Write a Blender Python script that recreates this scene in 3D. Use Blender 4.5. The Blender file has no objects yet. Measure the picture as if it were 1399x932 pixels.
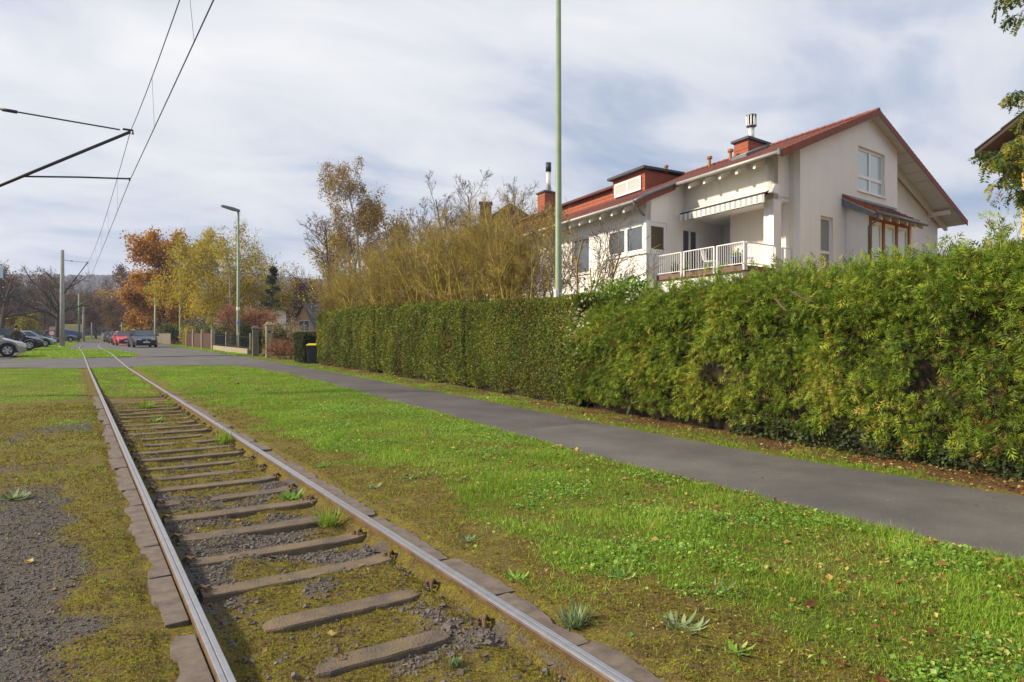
import bpy, math, random
import numpy as np
from mathutils import Vector, Matrix
R = math.radians
col = bpy.context.scene.collection
scene = bpy.context.scene

# ------------------------------------------------------------------ camera, sky, sun, exposure
TH = R(32.75)                       # the camera looks this far to the right of the rails (+Y)
F = 933.0; CAMZ = 1.6; HY = 455.0   # focal length and horizon in photograph pixels
cam_d = bpy.data.cameras.new('camera'); cam = bpy.data.objects.new('camera', cam_d); col.objects.link(cam)
cam.location = (0, 0, CAMZ); cam.rotation_euler = (R(90), 0, -TH)
cam_d.sensor_width = 36; cam_d.lens = 36 * F / 1399; cam_d.shift_y = -11 / 1399; cam_d.shift_x = -0.5/1399
cam_d.clip_end = 6000; cam_d.clip_start = 0.05
scene.camera = cam

SUN_AZ, SUN_EL = R(-66), R(33)      # azimuth from +Y towards +X
sun_d = bpy.data.lights.new('sun', 'SUN'); sun_d.energy = 4.3; sun_d.angle = R(4); sun_d.color = (1, 0.86, 0.66)
sun = bpy.data.objects.new('sun', sun_d); col.objects.link(sun)
sdir = Vector((math.sin(SUN_AZ) * math.cos(SUN_EL), math.cos(SUN_AZ) * math.cos(SUN_EL), math.sin(SUN_EL)))
sun.rotation_euler = (-sdir).to_track_quat('-Z', 'Y').to_euler(); sun.location = (0, 0, 30)

scene.view_settings.view_transform = 'Standard'; scene.view_settings.look = 'None'
scene.view_settings.exposure = 0.66; scene.view_settings.gamma = 1
scene.cycles.max_bounces = 4; scene.cycles.transparent_max_bounces = 8
scene.cycles.use_denoising = True

world = bpy.data.worlds.new('World'); scene.world = world; world.use_nodes = True
def build_world():
    nt = world.node_tree; N = nt.nodes; L = nt.links; N.clear()
    def n(t, **k):
        o = N.new(t)
        for a, b in k.items(): setattr(o, a, b)
        return o
    def m(op, a, b=None, c=None):
        o = n('ShaderNodeMath', operation=op)
        for i, v in enumerate((a, b, c)):
            if v is None: continue
            if isinstance(v, (int, float)): o.inputs[i].default_value = v
            else: L.new(v, o.inputs[i])
        return o.outputs[0]
    tc = n('ShaderNodeTexCoord')
    sky = n('ShaderNodeTexSky', sky_type='NISHITA', sun_disc=False, sun_elevation=SUN_EL, sun_rotation=SUN_AZ)
    sky.air_density = 1.2; sky.dust_density = 1.5
    sm = n('ShaderNodeVectorMath', operation='SCALE'); sm.inputs['Scale'].default_value = 0.10
    L.new(sky.outputs[0], sm.inputs[0])
    sep = n('ShaderNodeSeparateXYZ'); L.new(tc.outputs['Generated'], sep.inputs[0])
    den = m('ADD', m('MAXIMUM', sep.outputs[2], 0.0), 0.16)          # a flat cloud deck overhead
    cx = m('DIVIDE', sep.outputs[0], den); cy = m('DIVIDE', sep.outputs[1], den)
    def noise(scale, detail, rough, dist, sx, sy, seed):
        cmb = n('ShaderNodeCombineXYZ')
        L.new(m('MULTIPLY', cx, sx), cmb.inputs[0]); L.new(m('MULTIPLY', cy, sy), cmb.inputs[1]); cmb.inputs[2].default_value = seed
        rot = n('ShaderNodeVectorRotate', rotation_type='Z_AXIS'); rot.inputs['Angle'].default_value = 0.5
        L.new(cmb.outputs[0], rot.inputs[0])
        t = n('ShaderNodeTexNoise', noise_dimensions='3D'); L.new(rot.outputs[0], t.inputs['Vector'])
        t.inputs['Scale'].default_value = scale; t.inputs['Detail'].default_value = detail
        t.inputs['Roughness'].default_value = rough; t.inputs['Distortion'].default_value = dist
        return t.outputs[0]
    a = noise(0.85, 8, 0.50, 0.6, 0.8, 1.0, 3.1)                  # big soft layer
    b = noise(2.2, 7, 0.55, 0.9, 0.7, 1.1, 8.7)                     # streaks
    c = noise(0.42, 3, 0.5, 0.2, 1, 1, 21.3)                         # thin and thick areas
    dens = m('ADD', m('ADD', m('MULTIPLY', a, 0.66), m('MULTIPLY', b, 0.30)), m('MULTIPLY', c, 0.31))
    r1 = n('ShaderNodeValToRGB'); L.new(dens, r1.inputs[0])
    e = r1.color_ramp.elements
    e[0].position = 0.50; e[0].color = (0.40, 0.50, 0.76, 1)
    e[1].position = 0.775; e[1].color = (0.98, 0.98, 0.98, 1)
    k = e.new(0.575); k.color = (0.58, 0.65, 0.80, 1)
    k = e.new(0.665); k.color = (0.80, 0.82, 0.88, 1)
    # thinner cloud lets the blue sky through
    r2 = n('ShaderNodeValToRGB'); L.new(dens, r2.inputs[0])
    r2.color_ramp.elements[0].position = 0.50; r2.color_ramp.elements[0].color = (0.6, 0.6, 0.6, 1)
    r2.color_ramp.elements[1].position = 0.64; r2.color_ramp.elements[1].color = (1, 1, 1, 1)
    mx = n('ShaderNodeMix', data_type='RGBA'); L.new(r2.outputs[0], mx.inputs[0])
    L.new(sm.outputs[0], mx.inputs[6]); L.new(r1.outputs[0], mx.inputs[7])
    bg = n('ShaderNodeBackground'); bg.inputs[1].default_value = 0.625; L.new(mx.outputs[2], bg.inputs[0])
    out = n('ShaderNodeOutputWorld'); L.new(bg.outputs[0], out.inputs[0])
build_world()

# ------------------------------------------------------------------ measuring helpers (photograph pixel -> place)
CT, ST = math.cos(TH), math.sin(TH)
def sstep(a, b, x):
    t = np.clip((x - a) / (b - a), 0, 1); return t * t * (3 - 2 * t)
def terrain(Y): return 0.3 * sstep(34, 55, Y)
def at(px, py, d):
    l = (px - 700) / F * d
    return Vector((l * CT + d * ST, -l * ST + d * CT, CAMZ + (HY - py) / F * d))
def G(px, py, dz=0.0):
    z = dz
    for _ in range(30):
        p = at(px, py, F * (CAMZ - z) / (py - HY)); z = 0.5 * z + 0.5 * (float(terrain(p.y)) + dz)
    return p
aU = TH - math.atan(415 / 933); aV = TH + math.atan(1150 / 933)     # the white house stands askew to the street
UX, UY, VX, VY = math.sin(aU), math.cos(aU), math.sin(aV), math.cos(aV)
HC = at(1057, 455, 25.0)
def hq(u, v, z): return (HC.x + u * UX + v * VX, HC.y + u * UY + v * VY, z)

# ------------------------------------------------------------------ noise
def _hash(ix, iy, seed):
    h = (ix.astype(np.int64) * 374761393 + iy.astype(np.int64) * 668265263 + seed * 1442695041) & 0x7fffffff
    h = (h ^ (h >> 13)) * 1274126177 & 0x7fffffff
    return ((h ^ (h >> 16)) & 0xffff) / 65535.0
def vnoise(x, y, seed=0):
    ix = np.floor(x); iy = np.floor(y); fx = x - ix; fy = y - iy
    fx = fx * fx * (3 - 2 * fx); fy = fy * fy * (3 - 2 * fy)
    a = _hash(ix, iy, seed); b = _hash(ix + 1, iy, seed); c = _hash(ix, iy + 1, seed); d = _hash(ix + 1, iy + 1, seed)
    return (a * (1 - fx) + b * fx) * (1 - fy) + (c * (1 - fx) + d * fx) * fy
def fbm(x, y, s=1.0, oct=4, seed=0):
    x = np.asarray(x, float) * s; y = np.asarray(y, float) * s; t = 0; a = 0.5; w = 0
    for i in range(oct):
        t = t + a * vnoise(x, y, seed + i * 17); w += a; x = x * 2.03 + 11.7; y = y * 2.03 + 5.3; a *= 0.5
    return t / w

# ------------------------------------------------------------------ object helpers
ORG = {}
def tag(o, label=None, cat=None, group=None, kind=None):
    if label: o['label'] = label
    if cat: o['category'] = cat
    if group: o['group'] = group
    if kind: o['kind'] = kind
    return o
def empty(name, loc, label=None, cat=None, group=None, rz=0.0):
    o = bpy.data.objects.new(name, None); col.objects.link(o); o.empty_display_size = 0.2
    o.location = loc; o.rotation_euler = (0, 0, rz); ORG[o.name] = Vector(loc)
    return tag(o, label, cat, group)
def origin(o):
    return ORG.get(o.name, Vector((0, 0, 0)))
def link(name, me, parent=None, loc=(0, 0, 0)):
    o = bpy.data.objects.new(name, me); col.objects.link(o); o.location = loc
    if parent is not None: o.parent = parent; ORG[o.name] = origin(parent)
    return o
def npmesh(name, V, Fc, mat=None, parent=None, rnd=None, smooth=False, colr=None):
    V = np.asarray(V, np.float32).reshape(-1, 3)
    if parent is not None: V = V - np.array(origin(parent), np.float32)
    Fc = np.asarray(Fc, np.int32); k = Fc.shape[1]
    me = bpy.data.meshes.new(name)
    me.vertices.add(len(V)); me.vertices.foreach_set('co', V.ravel())
    me.loops.add(Fc.size); me.loops.foreach_set('vertex_index', Fc.ravel())
    me.polygons.add(len(Fc)); me.polygons.foreach_set('loop_start', np.arange(0, Fc.size, k, dtype=np.int32))
    me.polygons.foreach_set('use_smooth', np.full(len(Fc), smooth))
    if rnd is not None:
        at_ = me.attributes.new('rnd', 'FLOAT', 'POINT'); at_.data.foreach_set('value', np.asarray(rnd, np.float32))
    if colr is not None:
        at_ = me.attributes.new('mask', 'FLOAT_COLOR', 'POINT'); at_.data.foreach_set('color', np.asarray(colr, np.float32).ravel())
    me.update(); me.validate()
    if mat: me.materials.append(mat)
    return link(name, me, parent)
def copy_tree(o, parent=None):
    c = o.copy(); col.objects.link(c); c.parent = parent
    for ch in list(o.children): copy_tree(ch, c)
    return c

class MB:
    def __init__(s, xf=None): s.v = []; s.f = []; s.xf = xf
    def add(s, vs, fs):
        b = len(s.v); s.v += [s.xf(*p) if s.xf else tuple(p) for p in vs]; s.f += [tuple(i + b for i in f) for f in fs]; return s
    def box(s, x0, x1, y0, y1, z0, z1):
        return s.add([(x0, y0, z0), (x1, y0, z0), (x1, y1, z0), (x0, y1, z0), (x0, y0, z1), (x1, y0, z1), (x1, y1, z1), (x0, y1, z1)],
                     [(3, 2, 1, 0), (4, 5, 6, 7), (0, 1, 5, 4), (1, 2, 6, 5), (2, 3, 7, 6), (3, 0, 4, 7)])
    def quad(s, a, b, c, d): return s.add([a, b, c, d], [(0, 1, 2, 3)])
    def hexa(s, p): return s.add(p, [(3, 2, 1, 0), (4, 5, 6, 7), (0, 1, 5, 4), (1, 2, 6, 5), (2, 3, 7, 6), (3, 0, 4, 7)])
    def tube(s, pts, rad, n=8, cap=True):
        pts = [Vector(p) for p in pts]
        if not hasattr(rad, '__len__'): rad = [rad] * len(pts)
        vs = []; fs = []
        for i, p in enumerate(pts):
            d = (pts[min(i + 1, len(pts) - 1)] - pts[max(i - 1, 0)]).normalized()
            a = d.cross(Vector((0, 0, 1)));
            if a.length < 1e-3: a = Vector((1, 0, 0))
            a.normalize(); b = d.cross(a)
            for k in range(n):
                t = 2 * math.pi * k / n; vs.append(p + (a * math.cos(t) + b * math.sin(t)) * rad[i])
        for i in range(len(pts) - 1):
            for k in range(n): fs.append((i * n + k, i * n + (k + 1) % n, (i + 1) * n + (k + 1) % n, (i + 1) * n + k))
        if cap: fs.append(tuple(range(n))[::-1]); fs.append(tuple((len(pts) - 1) * n + k for k in range(n)))
        return s.add(vs, fs)
    def poly(s, p2, z0, z1):        # extruded outline
        n = len(p2)
        return s.add([(x, y, z0) for x, y in p2] + [(x, y, z1) for x, y in p2],
                     [tuple(range(n))[::-1], tuple(range(n, 2 * n))] + [(i, (i + 1) % n, n + (i + 1) % n, n + i) for i in range(n)])
    def lathe(s, prof, n=16, c=(0, 0, 0), axis='z'):
        vs = []; fs = []
        for r, h in prof:
            for k in range(n):
                t = 2 * math.pi * k / n; x, y = r * math.cos(t), r * math.sin(t)
                vs.append((c[0] + x, c[1] + y, c[2] + h) if axis == 'z' else ((c[0] + x, c[1] + h, c[2] + y) if axis == 'y' else (c[0] + h, c[1] + x, c[2] + y)))
        for i in range(len(prof) - 1):
            for k in range(n): fs.append((i * n + k, i * n + (k + 1) % n, (i + 1) * n + (k + 1) % n, (i + 1) * n + k))
        fs.append(tuple(range(n))[::-1]); fs.append(tuple((len(prof) - 1) * n + k for k in range(n)))
        return s.add(vs, fs)
    def build(s, name, mat, parent=None, smooth=False, bevel=0.0, local=False):
        o0 = origin(parent) if (parent is not None and not local) else Vector((0, 0, 0))
        me = bpy.data.meshes.new(name)
        me.from_pydata([tuple(Vector(p) - o0) for p in s.v], [], s.f)
        if smooth: me.polygons.foreach_set('use_smooth', [True] * len(me.polygons))
        me.update(); me.materials.append(mat)
        import bmesh
        bm = bmesh.new(); bm.from_mesh(me); bmesh.ops.recalc_face_normals(bm, faces=bm.faces)
        if bevel: bmesh.ops.bevel(bm, geom=list(bm.edges), offset=bevel, segments=1, affect='EDGES', clamp_overlap=True)
        bm.to_mesh(me); bm.free()
        return link(name, me, parent)

# ------------------------------------------------------------------ materials
def nmat(name):
    m = bpy.data.materials.new(name); m.use_nodes = True; nt = m.node_tree
    return m, nt, nt.nodes, nt.links, nt.nodes['Principled BSDF']
def ramp(N, stops):
    r = N.new('ShaderNodeValToRGB'); e = r.color_ramp.elements
    while len(e) < len(stops): e.new(0.5)
    for k, (p, c) in zip(e, stops): k.position = p; k.color = (*c, 1)
    return r
def noise_n(N, L, scale, detail=4, rough=0.6, vec=None, dist=0.0):
    t = N.new('ShaderNodeTexNoise'); t.inputs['Scale'].default_value = scale; t.inputs['Detail'].default_value = detail
    t.inputs['Roughness'].default_value = rough; t.inputs['Distortion'].default_value = dist
    if vec is not None: L.new(vec, t.inputs['Vector'])
    return t
def posvec(N):
    g = N.new('ShaderNodeNewGeometry'); return g.outputs['Position']
def mixc(N, L, fac, a, b, mode='MIX'):
    x = N.new('ShaderNodeMix'); x.data_type = 'RGBA'; x.blend_type = mode
    for sck, v in ((x.inputs[0], fac), (x.inputs[6], a), (x.inputs[7], b)):
        if isinstance(v, (int, float)): sck.default_value = v
        elif isinstance(v, tuple): sck.default_value = (*v, 1)
        else: L.new(v, sck)
    return x.outputs[2]
def plain(name, c, rough=0.7, var=0.25, scale=3.0, bump=0.0, bscale=40.0, metal=0.0, spec=0.4, c2=None):
    m, nt, N, L, P = nmat(name)
    c2 = c2 or tuple(x * (1 - var) for x in c)
    p = posvec(N)
    t = noise_n(N, L, scale, 6, 0.65, p)
    r = ramp(N, [(0.3, c2), (0.62, c)]); L.new(t.outputs[0], r.inputs[0]); L.new(r.outputs[0], P.inputs['Base Color'])
    P.inputs['Roughness'].default_value = rough; P.inputs['Metallic'].default_value = metal; P.inputs['Specular IOR Level'].default_value = spec
    if bump:
        b = noise_n(N, L, bscale, 4, 0.6, p); bn = N.new('ShaderNodeBump'); bn.inputs['Strength'].default_value = bump
        bn.inputs['Distance'].default_value = 0.02; L.new(b.outputs[0], bn.inputs['Height']); L.new(bn.outputs[0], P.inputs['Normal'])
    return m
def leafmat(name, stops, trans=0.35, rough=0.55, spec=0.25, big=0.0, inst=False):
    m, nt, N, L, P = nmat(name)
    a = N.new('ShaderNodeAttribute'); a.attribute_name = 'rnd'
    if inst: a.attribute_type = 'INSTANCER'
    src = a.outputs['Fac']
    if big:
        t = noise_n(N, L, big, 3, 0.5, posvec(N)); mm = N.new('ShaderNodeMath'); mm.operation = 'MULTIPLY_ADD'
        L.new(t.outputs[0], mm.inputs[0]); mm.inputs[1].default_value = 1.0
        m2 = N.new('ShaderNodeMath'); m2.operation = 'SUBTRACT'; L.new(src, m2.inputs[0]); m2.inputs[1].default_value = 0.5
        L.new(m2.outputs[0], mm.inputs[2]); src = mm.outputs[0]
    r = ramp(N, stops); L.new(src, r.inputs[0])
    L.new(r.outputs[0], P.inputs['Base Color']); P.inputs['Roughness'].default_value = rough; P.inputs['Specular IOR Level'].default_value = spec
    tr = N.new('ShaderNodeBsdfTranslucent'); L.new(r.outputs[0], tr.inputs['Color'])
    mx = N.new('ShaderNodeMixShader'); mx.inputs[0].default_value = trans
    L.new(P.outputs[0], mx.inputs[1]); L.new(tr.outputs[0], mx.inputs[2]); L.new(mx.outputs[0], N['Material Output'].inputs['Surface'])
    return m

def ground_material():
    m, nt, N, L, P = nmat('ground')
    p = posvec(N)
    a = N.new('ShaderNodeAttribute'); a.attribute_name = 'mask'
    sep = N.new('ShaderNodeSeparateColor'); L.new(a.outputs['Color'], sep.inputs[0])
    n1 = noise_n(N, L, 5.0, 8, 0.7, p); n2 = noise_n(N, L, 28.0, 6, 0.7, p); n3 = noise_n(N, L, 1.3, 4, 0.6, p); n4 = noise_n(N, L, 110.0, 3, 0.6, p); n5 = noise_n(N, L, 75.0, 4, 0.7, p)
    moss = ramp(N, [(0.26, (0.07, 0.045, 0.028)), (0.40, (0.155, 0.098, 0.050)), (0.55, (0.185, 0.155, 0.030)), (0.72, (0.34, 0.30, 0.026))]); L.new(n1.outputs[0], moss.inputs[0])
    mosf = ramp(N, [(0.35, (0.075, 0.052, 0.032)), (0.55, (0.17, 0.135, 0.034)), (0.7, (0.27, 0.27, 0.036))]); L.new(n2.outputs[0], mosf.inputs[0])
    mc = mixc(N, L, 0.5, moss.outputs[0], mosf.outputs[0])
    spk = ramp(N, [(0.33, (0.28, 0.22, 0.20)), (0.5, (0.95, 0.95, 0.9)), (0.68, (1.75, 1.85, 1.2))]); L.new(n5.outputs[0], spk.inputs[0])
    mc = mixc(N, L, 0.85, mc, spk.outputs[0], 'MULTIPLY')
    grass = ramp(N, [(0.3, (0.085, 0.072, 0.018)), (0.5, (0.115, 0.15, 0.020)), (0.7, (0.17, 0.24, 0.028))]); L.new(n2.outputs[0], grass.inputs[0])
    grv = ramp(N, [(0.3, (0.05, 0.042, 0.036)), (0.5, (0.115, 0.098, 0.088)), (0.7, (0.21, 0.185, 0.165))]); L.new(n4.outputs[0], grv.inputs[0])
    lit = ramp(N, [(0.3, (0.05, 0.026, 0.014)), (0.5, (0.13, 0.075, 0.035)), (0.7, (0.24, 0.16, 0.05))]); L.new(n2.outputs[0], lit.inputs[0])
    def edge(ch, nz, w=0.5, lo=0.35, hi=0.65):
        x = N.new('ShaderNodeMath'); x.operation = 'MULTIPLY_ADD'; L.new(nz, x.inputs[0]); x.inputs[1].default_value = w; 
        y = N.new('ShaderNodeMath'); y.operation = 'SUBTRACT'; L.new(ch, y.inputs[0]); y.inputs[1].default_value = w * 0.5
        L.new(y.outputs[0], x.inputs[2])
        q = N.new('ShaderNodeMapRange'); q.interpolation_type = 'SMOOTHSTEP'; q.inputs[1].default_value = lo; q.inputs[2].default_value = hi; L.new(x.outputs[0], q.inputs[0])
        return q.outputs[0]
    mott = ramp(N, [(0.38, (1, 1, 1)), (0.54, (0, 0, 0))]); L.new(n3.outputs[0], mott.inputs[0])
    gc = mixc(N, L, 0.7, grass.outputs[0], spk.outputs[0], 'MULTIPLY'); gc = mixc(N, L, mott.outputs[0], gc, mc)
    c = mixc(N, L, edge(sep.outputs[0], n1.outputs[0], 1.2), mc, gc)
    c = mixc(N, L, edge(sep.outputs[1], n1.outputs[0], 1.5, 0.2, 0.85), c, grv.outputs[0])
    c = mixc(N, L, edge(sep.outputs[2], n1.outputs[0], 0.9), c, lit.outputs[0])
    L.new(c, P.inputs['Base Color']); P.inputs['Roughness'].default_value = 0.95; P.inputs['Specular IOR Level'].default_value = 0.15
    b = N.new('ShaderNodeBump'); b.inputs['Strength'].default_value = 0.9; b.inputs['Distance'].default_value = 0.02
    s = N.new('ShaderNodeMath'); s.operation = 'ADD'; L.new(n2.outputs[0], s.inputs[0]); L.new(n4.outputs[0], s.inputs[1])
    L.new(s.outputs[0], b.inputs['Height']); L.new(b.outputs[0], P.inputs['Normal'])
    return m
def asphalt(name, dark, light, stain=0.25):
    m, nt, N, L, P = nmat(name); p = posvec(N)
    f = noise_n(N, L, 95, 5, 0.8, p); g = noise_n(N, L, 0.9, 5, 0.6, p); h = noise_n(N, L, 60, 2, 0.5, p)
    r = ramp(N, [(0.32, dark), (0.68, light)]); L.new(f.outputs[0], r.inputs[0])
    rg = ramp(N, [(0.35, (1 - stain,) * 3), (0.65, (1.08, 1.06, 1.03))]); L.new(g.outputs[0], rg.inputs[0])
    c = mixc(N, L, 1.0, r.outputs[0], rg.outputs[0], 'MULTIPLY')
    sp = ramp(N, [(0.68, (0, 0, 0)), (0.76, (1, 1, 1))]); L.new(h.outputs[0], sp.inputs[0])
    c = mixc(N, L, sp.outputs[0], c, tuple(min(1, x * 1.6) for x in light))
    L.new(c, P.inputs['Base Color']); P.inputs['Roughness'].default_value = 0.85; P.inputs['Specular IOR Level'].default_value = 0.3
    b = N.new('ShaderNodeBump'); b.inputs['Strength'].default_value = 0.45; b.inputs['Distance'].default_value = 0.006
    L.new(f.outputs[0], b.inputs['Height']); L.new(b.outputs[0], P.inputs['Normal'])
    return m
def render_wall(name, c, bump=0.35):
    m, nt, N, L, P = nmat(name); p = posvec(N)
    big = noise_n(N, L, 0.7, 6, 0.65, p); 
    mp = N.new('ShaderNodeMapping'); mp.inputs['Scale'].default_value = (5, 5, 0.5); L.new(p, mp.inputs[0])
    stk = noise_n(N, L, 1.0, 5, 0.6, mp.outputs[0])
    r = ramp(N, [(0.3, tuple(x * 0.94 for x in c)), (0.6, c)]); L.new(big.outputs[0], r.inputs[0])
    r2 = ramp(N, [(0.3, (0.95, 0.945, 0.94)), (0.55, (1, 1, 1))]); L.new(stk.outputs[0], r2.inputs[0])
    L.new(mixc(N, L, 1.0, r.outputs[0], r2.outputs[0], 'MULTIPLY'), P.inputs['Base Color'])
    P.inputs['Roughness'].default_value = 0.9; P.inputs['Specular IOR Level'].default_value = 0.2
    b = N.new('ShaderNodeBump'); b.inputs['Strength'].default_value = bump; b.inputs['Distance'].default_value = 0.02
    f = noise_n(N, L, 22, 4, 0.7, p); L.new(f.outputs[0], b.inputs['Height']); L.new(b.outputs[0], P.inputs['Normal'])
    return m
def glass(name, c, rough=0.06):
    m, nt, N, L, P = nmat(name)
    P.inputs['Base Color'].default_value = (*c, 1); P.inputs['Roughness'].default_value = rough; P.inputs['Specular IOR Level'].default_value = 0.8
    t = noise_n(N, L, 0.9, 2, 0.5, posvec(N)); b = N.new('ShaderNodeBump'); b.inputs['Strength'].default_value = 0.04; b.inputs['Distance'].default_value = 0.2
    L.new(t.outputs[0], b.inputs['Height']); L.new(b.outputs[0], P.inputs['Normal'])
    return m
def carpaint(name, c, metal=0.3):
    m, nt, N, L, P = nmat(name)
    P.inputs['Base Color'].default_value = (*c, 1); P.inputs['Roughness'].default_value = 0.3; P.inputs['Metallic'].default_value = metal
    P.inputs['Coat Weight'].default_value = 0.6; P.inputs['Coat Roughness'].default_value = 0.08
    t = noise_n(N, L, 1.7, 3, 0.5, posvec(N)); r = ramp(N, [(0.35, tuple(x * 0.85 for x in c)), (0.65, c)]); L.new(t.outputs[0], r.inputs[0]); L.new(r.outputs[0], P.inputs['Base Color'])
    return m
M = {}
M['ground'] = ground_material()
M['asphalt'] = asphalt('asphalt', (0.068, 0.061, 0.061), (0.140, 0.127, 0.126), 0.30)
M['asphalt_new'] = asphalt('asphalt_newer', (0.080, 0.077, 0.071), (0.160, 0.154, 0.142), 0.30)
M['asphalt_road'] = asphalt('asphalt_road', (0.085, 0.082, 0.084), (0.16, 0.155, 0.155), 0.3)
M['slab'] = plain('edging_slab', (0.17, 0.138, 0.112), 0.9, 0.4, 9, 0.25, 260, c2=(0.085, 0.068, 0.056))
M['paver'] = plain('red_paver', (0.30, 0.15, 0.10), 0.9, 0.35, 6, 0.3, 30)
M['rust'] = plain('rail_rust', (0.17, 0.105, 0.055), 0.75, 0.45, 9, 0.4, 60, 0.2, c2=(0.075, 0.045, 0.028))
M['steel'] = plain('polished_rail_steel', (0.56, 0.545, 0.54), 0.33, 0.2, 14, 0.0, 60, 1.0)
M['sleeper'] = plain('sleeper_steel', (0.185, 0.135, 0.080), 0.85, 0.5, 5, 0.7, 70, c2=(0.085, 0.070, 0.060))
M['stone'] = plain('ballast_stone', (0.15, 0.128, 0.115), 0.9, 0.5, 12, 0.4, 60, c2=(0.065, 0.052, 0.046))
M['wall'] = render_wall('white_render', (0.83, 0.82, 0.795))
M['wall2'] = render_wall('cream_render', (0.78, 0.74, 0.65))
M['yellow_wall'] = render_wall('yellow_render', (0.66, 0.48, 0.17))
M['pink_wall'] = render_wall('pink_brick_wall', (0.66, 0.43, 0.27))
M['plinth'] = render_wall('balcony_edge', (0.20, 0.125, 0.10))
M['white'] = plain('white_paint', (0.82, 0.82, 0.81), 0.4, 0.06, 5, 0, 60)
M['whitew'] = plain('white_wood', (0.74, 0.72, 0.67), 0.6, 0.12, 5, 0.1, 60)
M['soffit'] = plain('soffit_boards', (0.60, 0.61, 0.57), 0.7, 0.12, 5, 0.1, 60)
M['redwood'] = plain('red_wood', (0.28, 0.085, 0.055), 0.55, 0.3, 8, 0.2, 50)
M['tile'] = plain('red_roof_tile', (0.14, 0.042, 0.031), 0.8, 0.45, 2.2, 0.35, 30, c2=(0.075, 0.026, 0.022))
M['tile_side'] = plain('verge_tile_red', (0.24, 0.066, 0.036), 0.7, 0.35, 6, 0.25, 30)
M['tile_brown'] = plain('brown_roof_tile', (0.075, 0.048, 0.036), 0.8, 0.35, 2, 0.35, 20)
M['clad'] = plain('red_tile_cladding', (0.36, 0.10, 0.05), 0.75, 0.35, 5, 0.3, 25)
M['slate'] = plain('slate_roof', (0.075, 0.078, 0.09), 0.7, 0.3, 3, 0.25, 20)
M['zinc'] = plain('zinc', (0.20, 0.22, 0.235), 0.45, 0.25, 4, 0.1, 20, 0.6)
M['gutter'] = plain('gutter_metal', (0.40, 0.385, 0.34), 0.5, 0.2, 4, 0.1, 20, 0.3)
M['inox'] = plain('flue_metal', (0.78, 0.77, 0.74), 0.35, 0.15, 6, 0, 20, 0.5)
M['black'] = plain('black_metal', (0.03, 0.03, 0.033), 0.5, 0.3, 6, 0.1, 30)
M['clay'] = plain('clay_pipe', (0.40, 0.19, 0.08), 0.8, 0.3, 8)
M['brick'] = plain('dark_brick', (0.13, 0.065, 0.05), 0.85, 0.35, 9, 0.3, 30)
M['pane'] = glass('window_glass_dark', (0.085, 0.10, 0.12))
M['pane_w'] = glass('window_glass_warm', (0.11, 0.09, 0.055))
M['pane_l'] = glass('window_glass_curtained', (0.42, 0.55, 0.60), 0.12)
M['pane_b'] = glass('window_glass_bright', (0.50, 0.50, 0.44), 0.15)
M['blind'] = plain('roller_blind', (0.26, 0.29, 0.29), 0.4, 0.15, 4)
M['pole_green'] = plain('green_pole_paint', (0.22, 0.29, 0.185), 0.5, 0.2, 3, 0.1, 30)
M['mast_green'] = plain('mast_green_paint', (0.16, 0.30, 0.16), 0.6, 0.2, 3, 0.1, 30)
M['concrete'] = plain('mast_concrete', (0.36, 0.365, 0.34), 0.9, 0.25, 3, 0.3, 40)
M['sandstone'] = plain('sandstone', (0.37, 0.32, 0.21), 0.9, 0.3, 5, 0.4, 40)
M['sandstone_d'] = plain('weathered_sandstone', (0.17, 0.15, 0.12), 0.9, 0.4, 5, 0.4, 40)
M['wire'] = plain('wire_metal', (0.025, 0.025, 0.028), 0.6, 0.3, 5, 0, 20)
M['greylid'] = plain('lamp_head_grey', (0.16, 0.165, 0.16), 0.4, 0.2, 5)
M['glass_lamp'] = plain('lamp_lens', (0.55, 0.55, 0.52), 0.2, 0.1, 5)
M['bark'] = plain('dark_bark', (0.085, 0.068, 0.055), 0.9, 0.45, 4, 0.5, 25)
M['bark_o'] = plain('olive_lichen_bark', (0.46, 0.37, 0.06), 0.85, 0.4, 3, 0.4, 40, c2=(0.30, 0.22, 0.06))
M['bark_p'] = plain('purple_brown_twig', (0.19, 0.125, 0.105), 0.85, 0.35, 3, 0.3, 40)
M['bark_oliv_tw'] = plain('olive_twig', (0.40, 0.315, 0.055), 0.85, 0.4, 1.6, 0.3, 40, c2=(0.18, 0.115, 0.085))
M['bark_birch'] = plain('birch_bark', (0.42, 0.39, 0.35), 0.8, 0.6, 7, 0.3, 30, c2=(0.12, 0.10, 0.09))
M['bark_brown'] = plain('brown_twig', (0.13, 0.082, 0.055), 0.9, 0.4, 2, 0.3, 40)
M['bark_grey'] = plain('grey_twig', (0.16, 0.135, 0.115), 0.9, 0.4, 2, 0.3, 40)
M['hedge_core'] = plain('hedge_dark_core', (0.034, 0.026, 0.014), 0.95, 0.5, 6, 0.6, 20)  # dark brown of the added core that blocks light inside the hedges
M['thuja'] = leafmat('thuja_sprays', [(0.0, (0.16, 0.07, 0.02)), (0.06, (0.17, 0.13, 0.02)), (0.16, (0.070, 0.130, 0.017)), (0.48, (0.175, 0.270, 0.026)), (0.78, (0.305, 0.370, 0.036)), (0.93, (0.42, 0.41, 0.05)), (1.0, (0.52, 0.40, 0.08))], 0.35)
M['privet'] = leafmat('clipped_leaves', [(0.0, (0.22, 0.13, 0.022)), (0.25, (0.105, 0.135, 0.026)), (0.55, (0.16, 0.215, 0.030)), (0.85, (0.225, 0.265, 0.034)), (1.0, (0.36, 0.30, 0.045))], 0.25, big=0.8)
M['hedge_dark'] = leafmat('dark_yew_leaves', [(0.0, (0.020, 0.030, 0.008)), (0.5, (0.045, 0.065, 0.011)), (1.0, (0.10, 0.12, 0.02))], 0.2)
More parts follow.
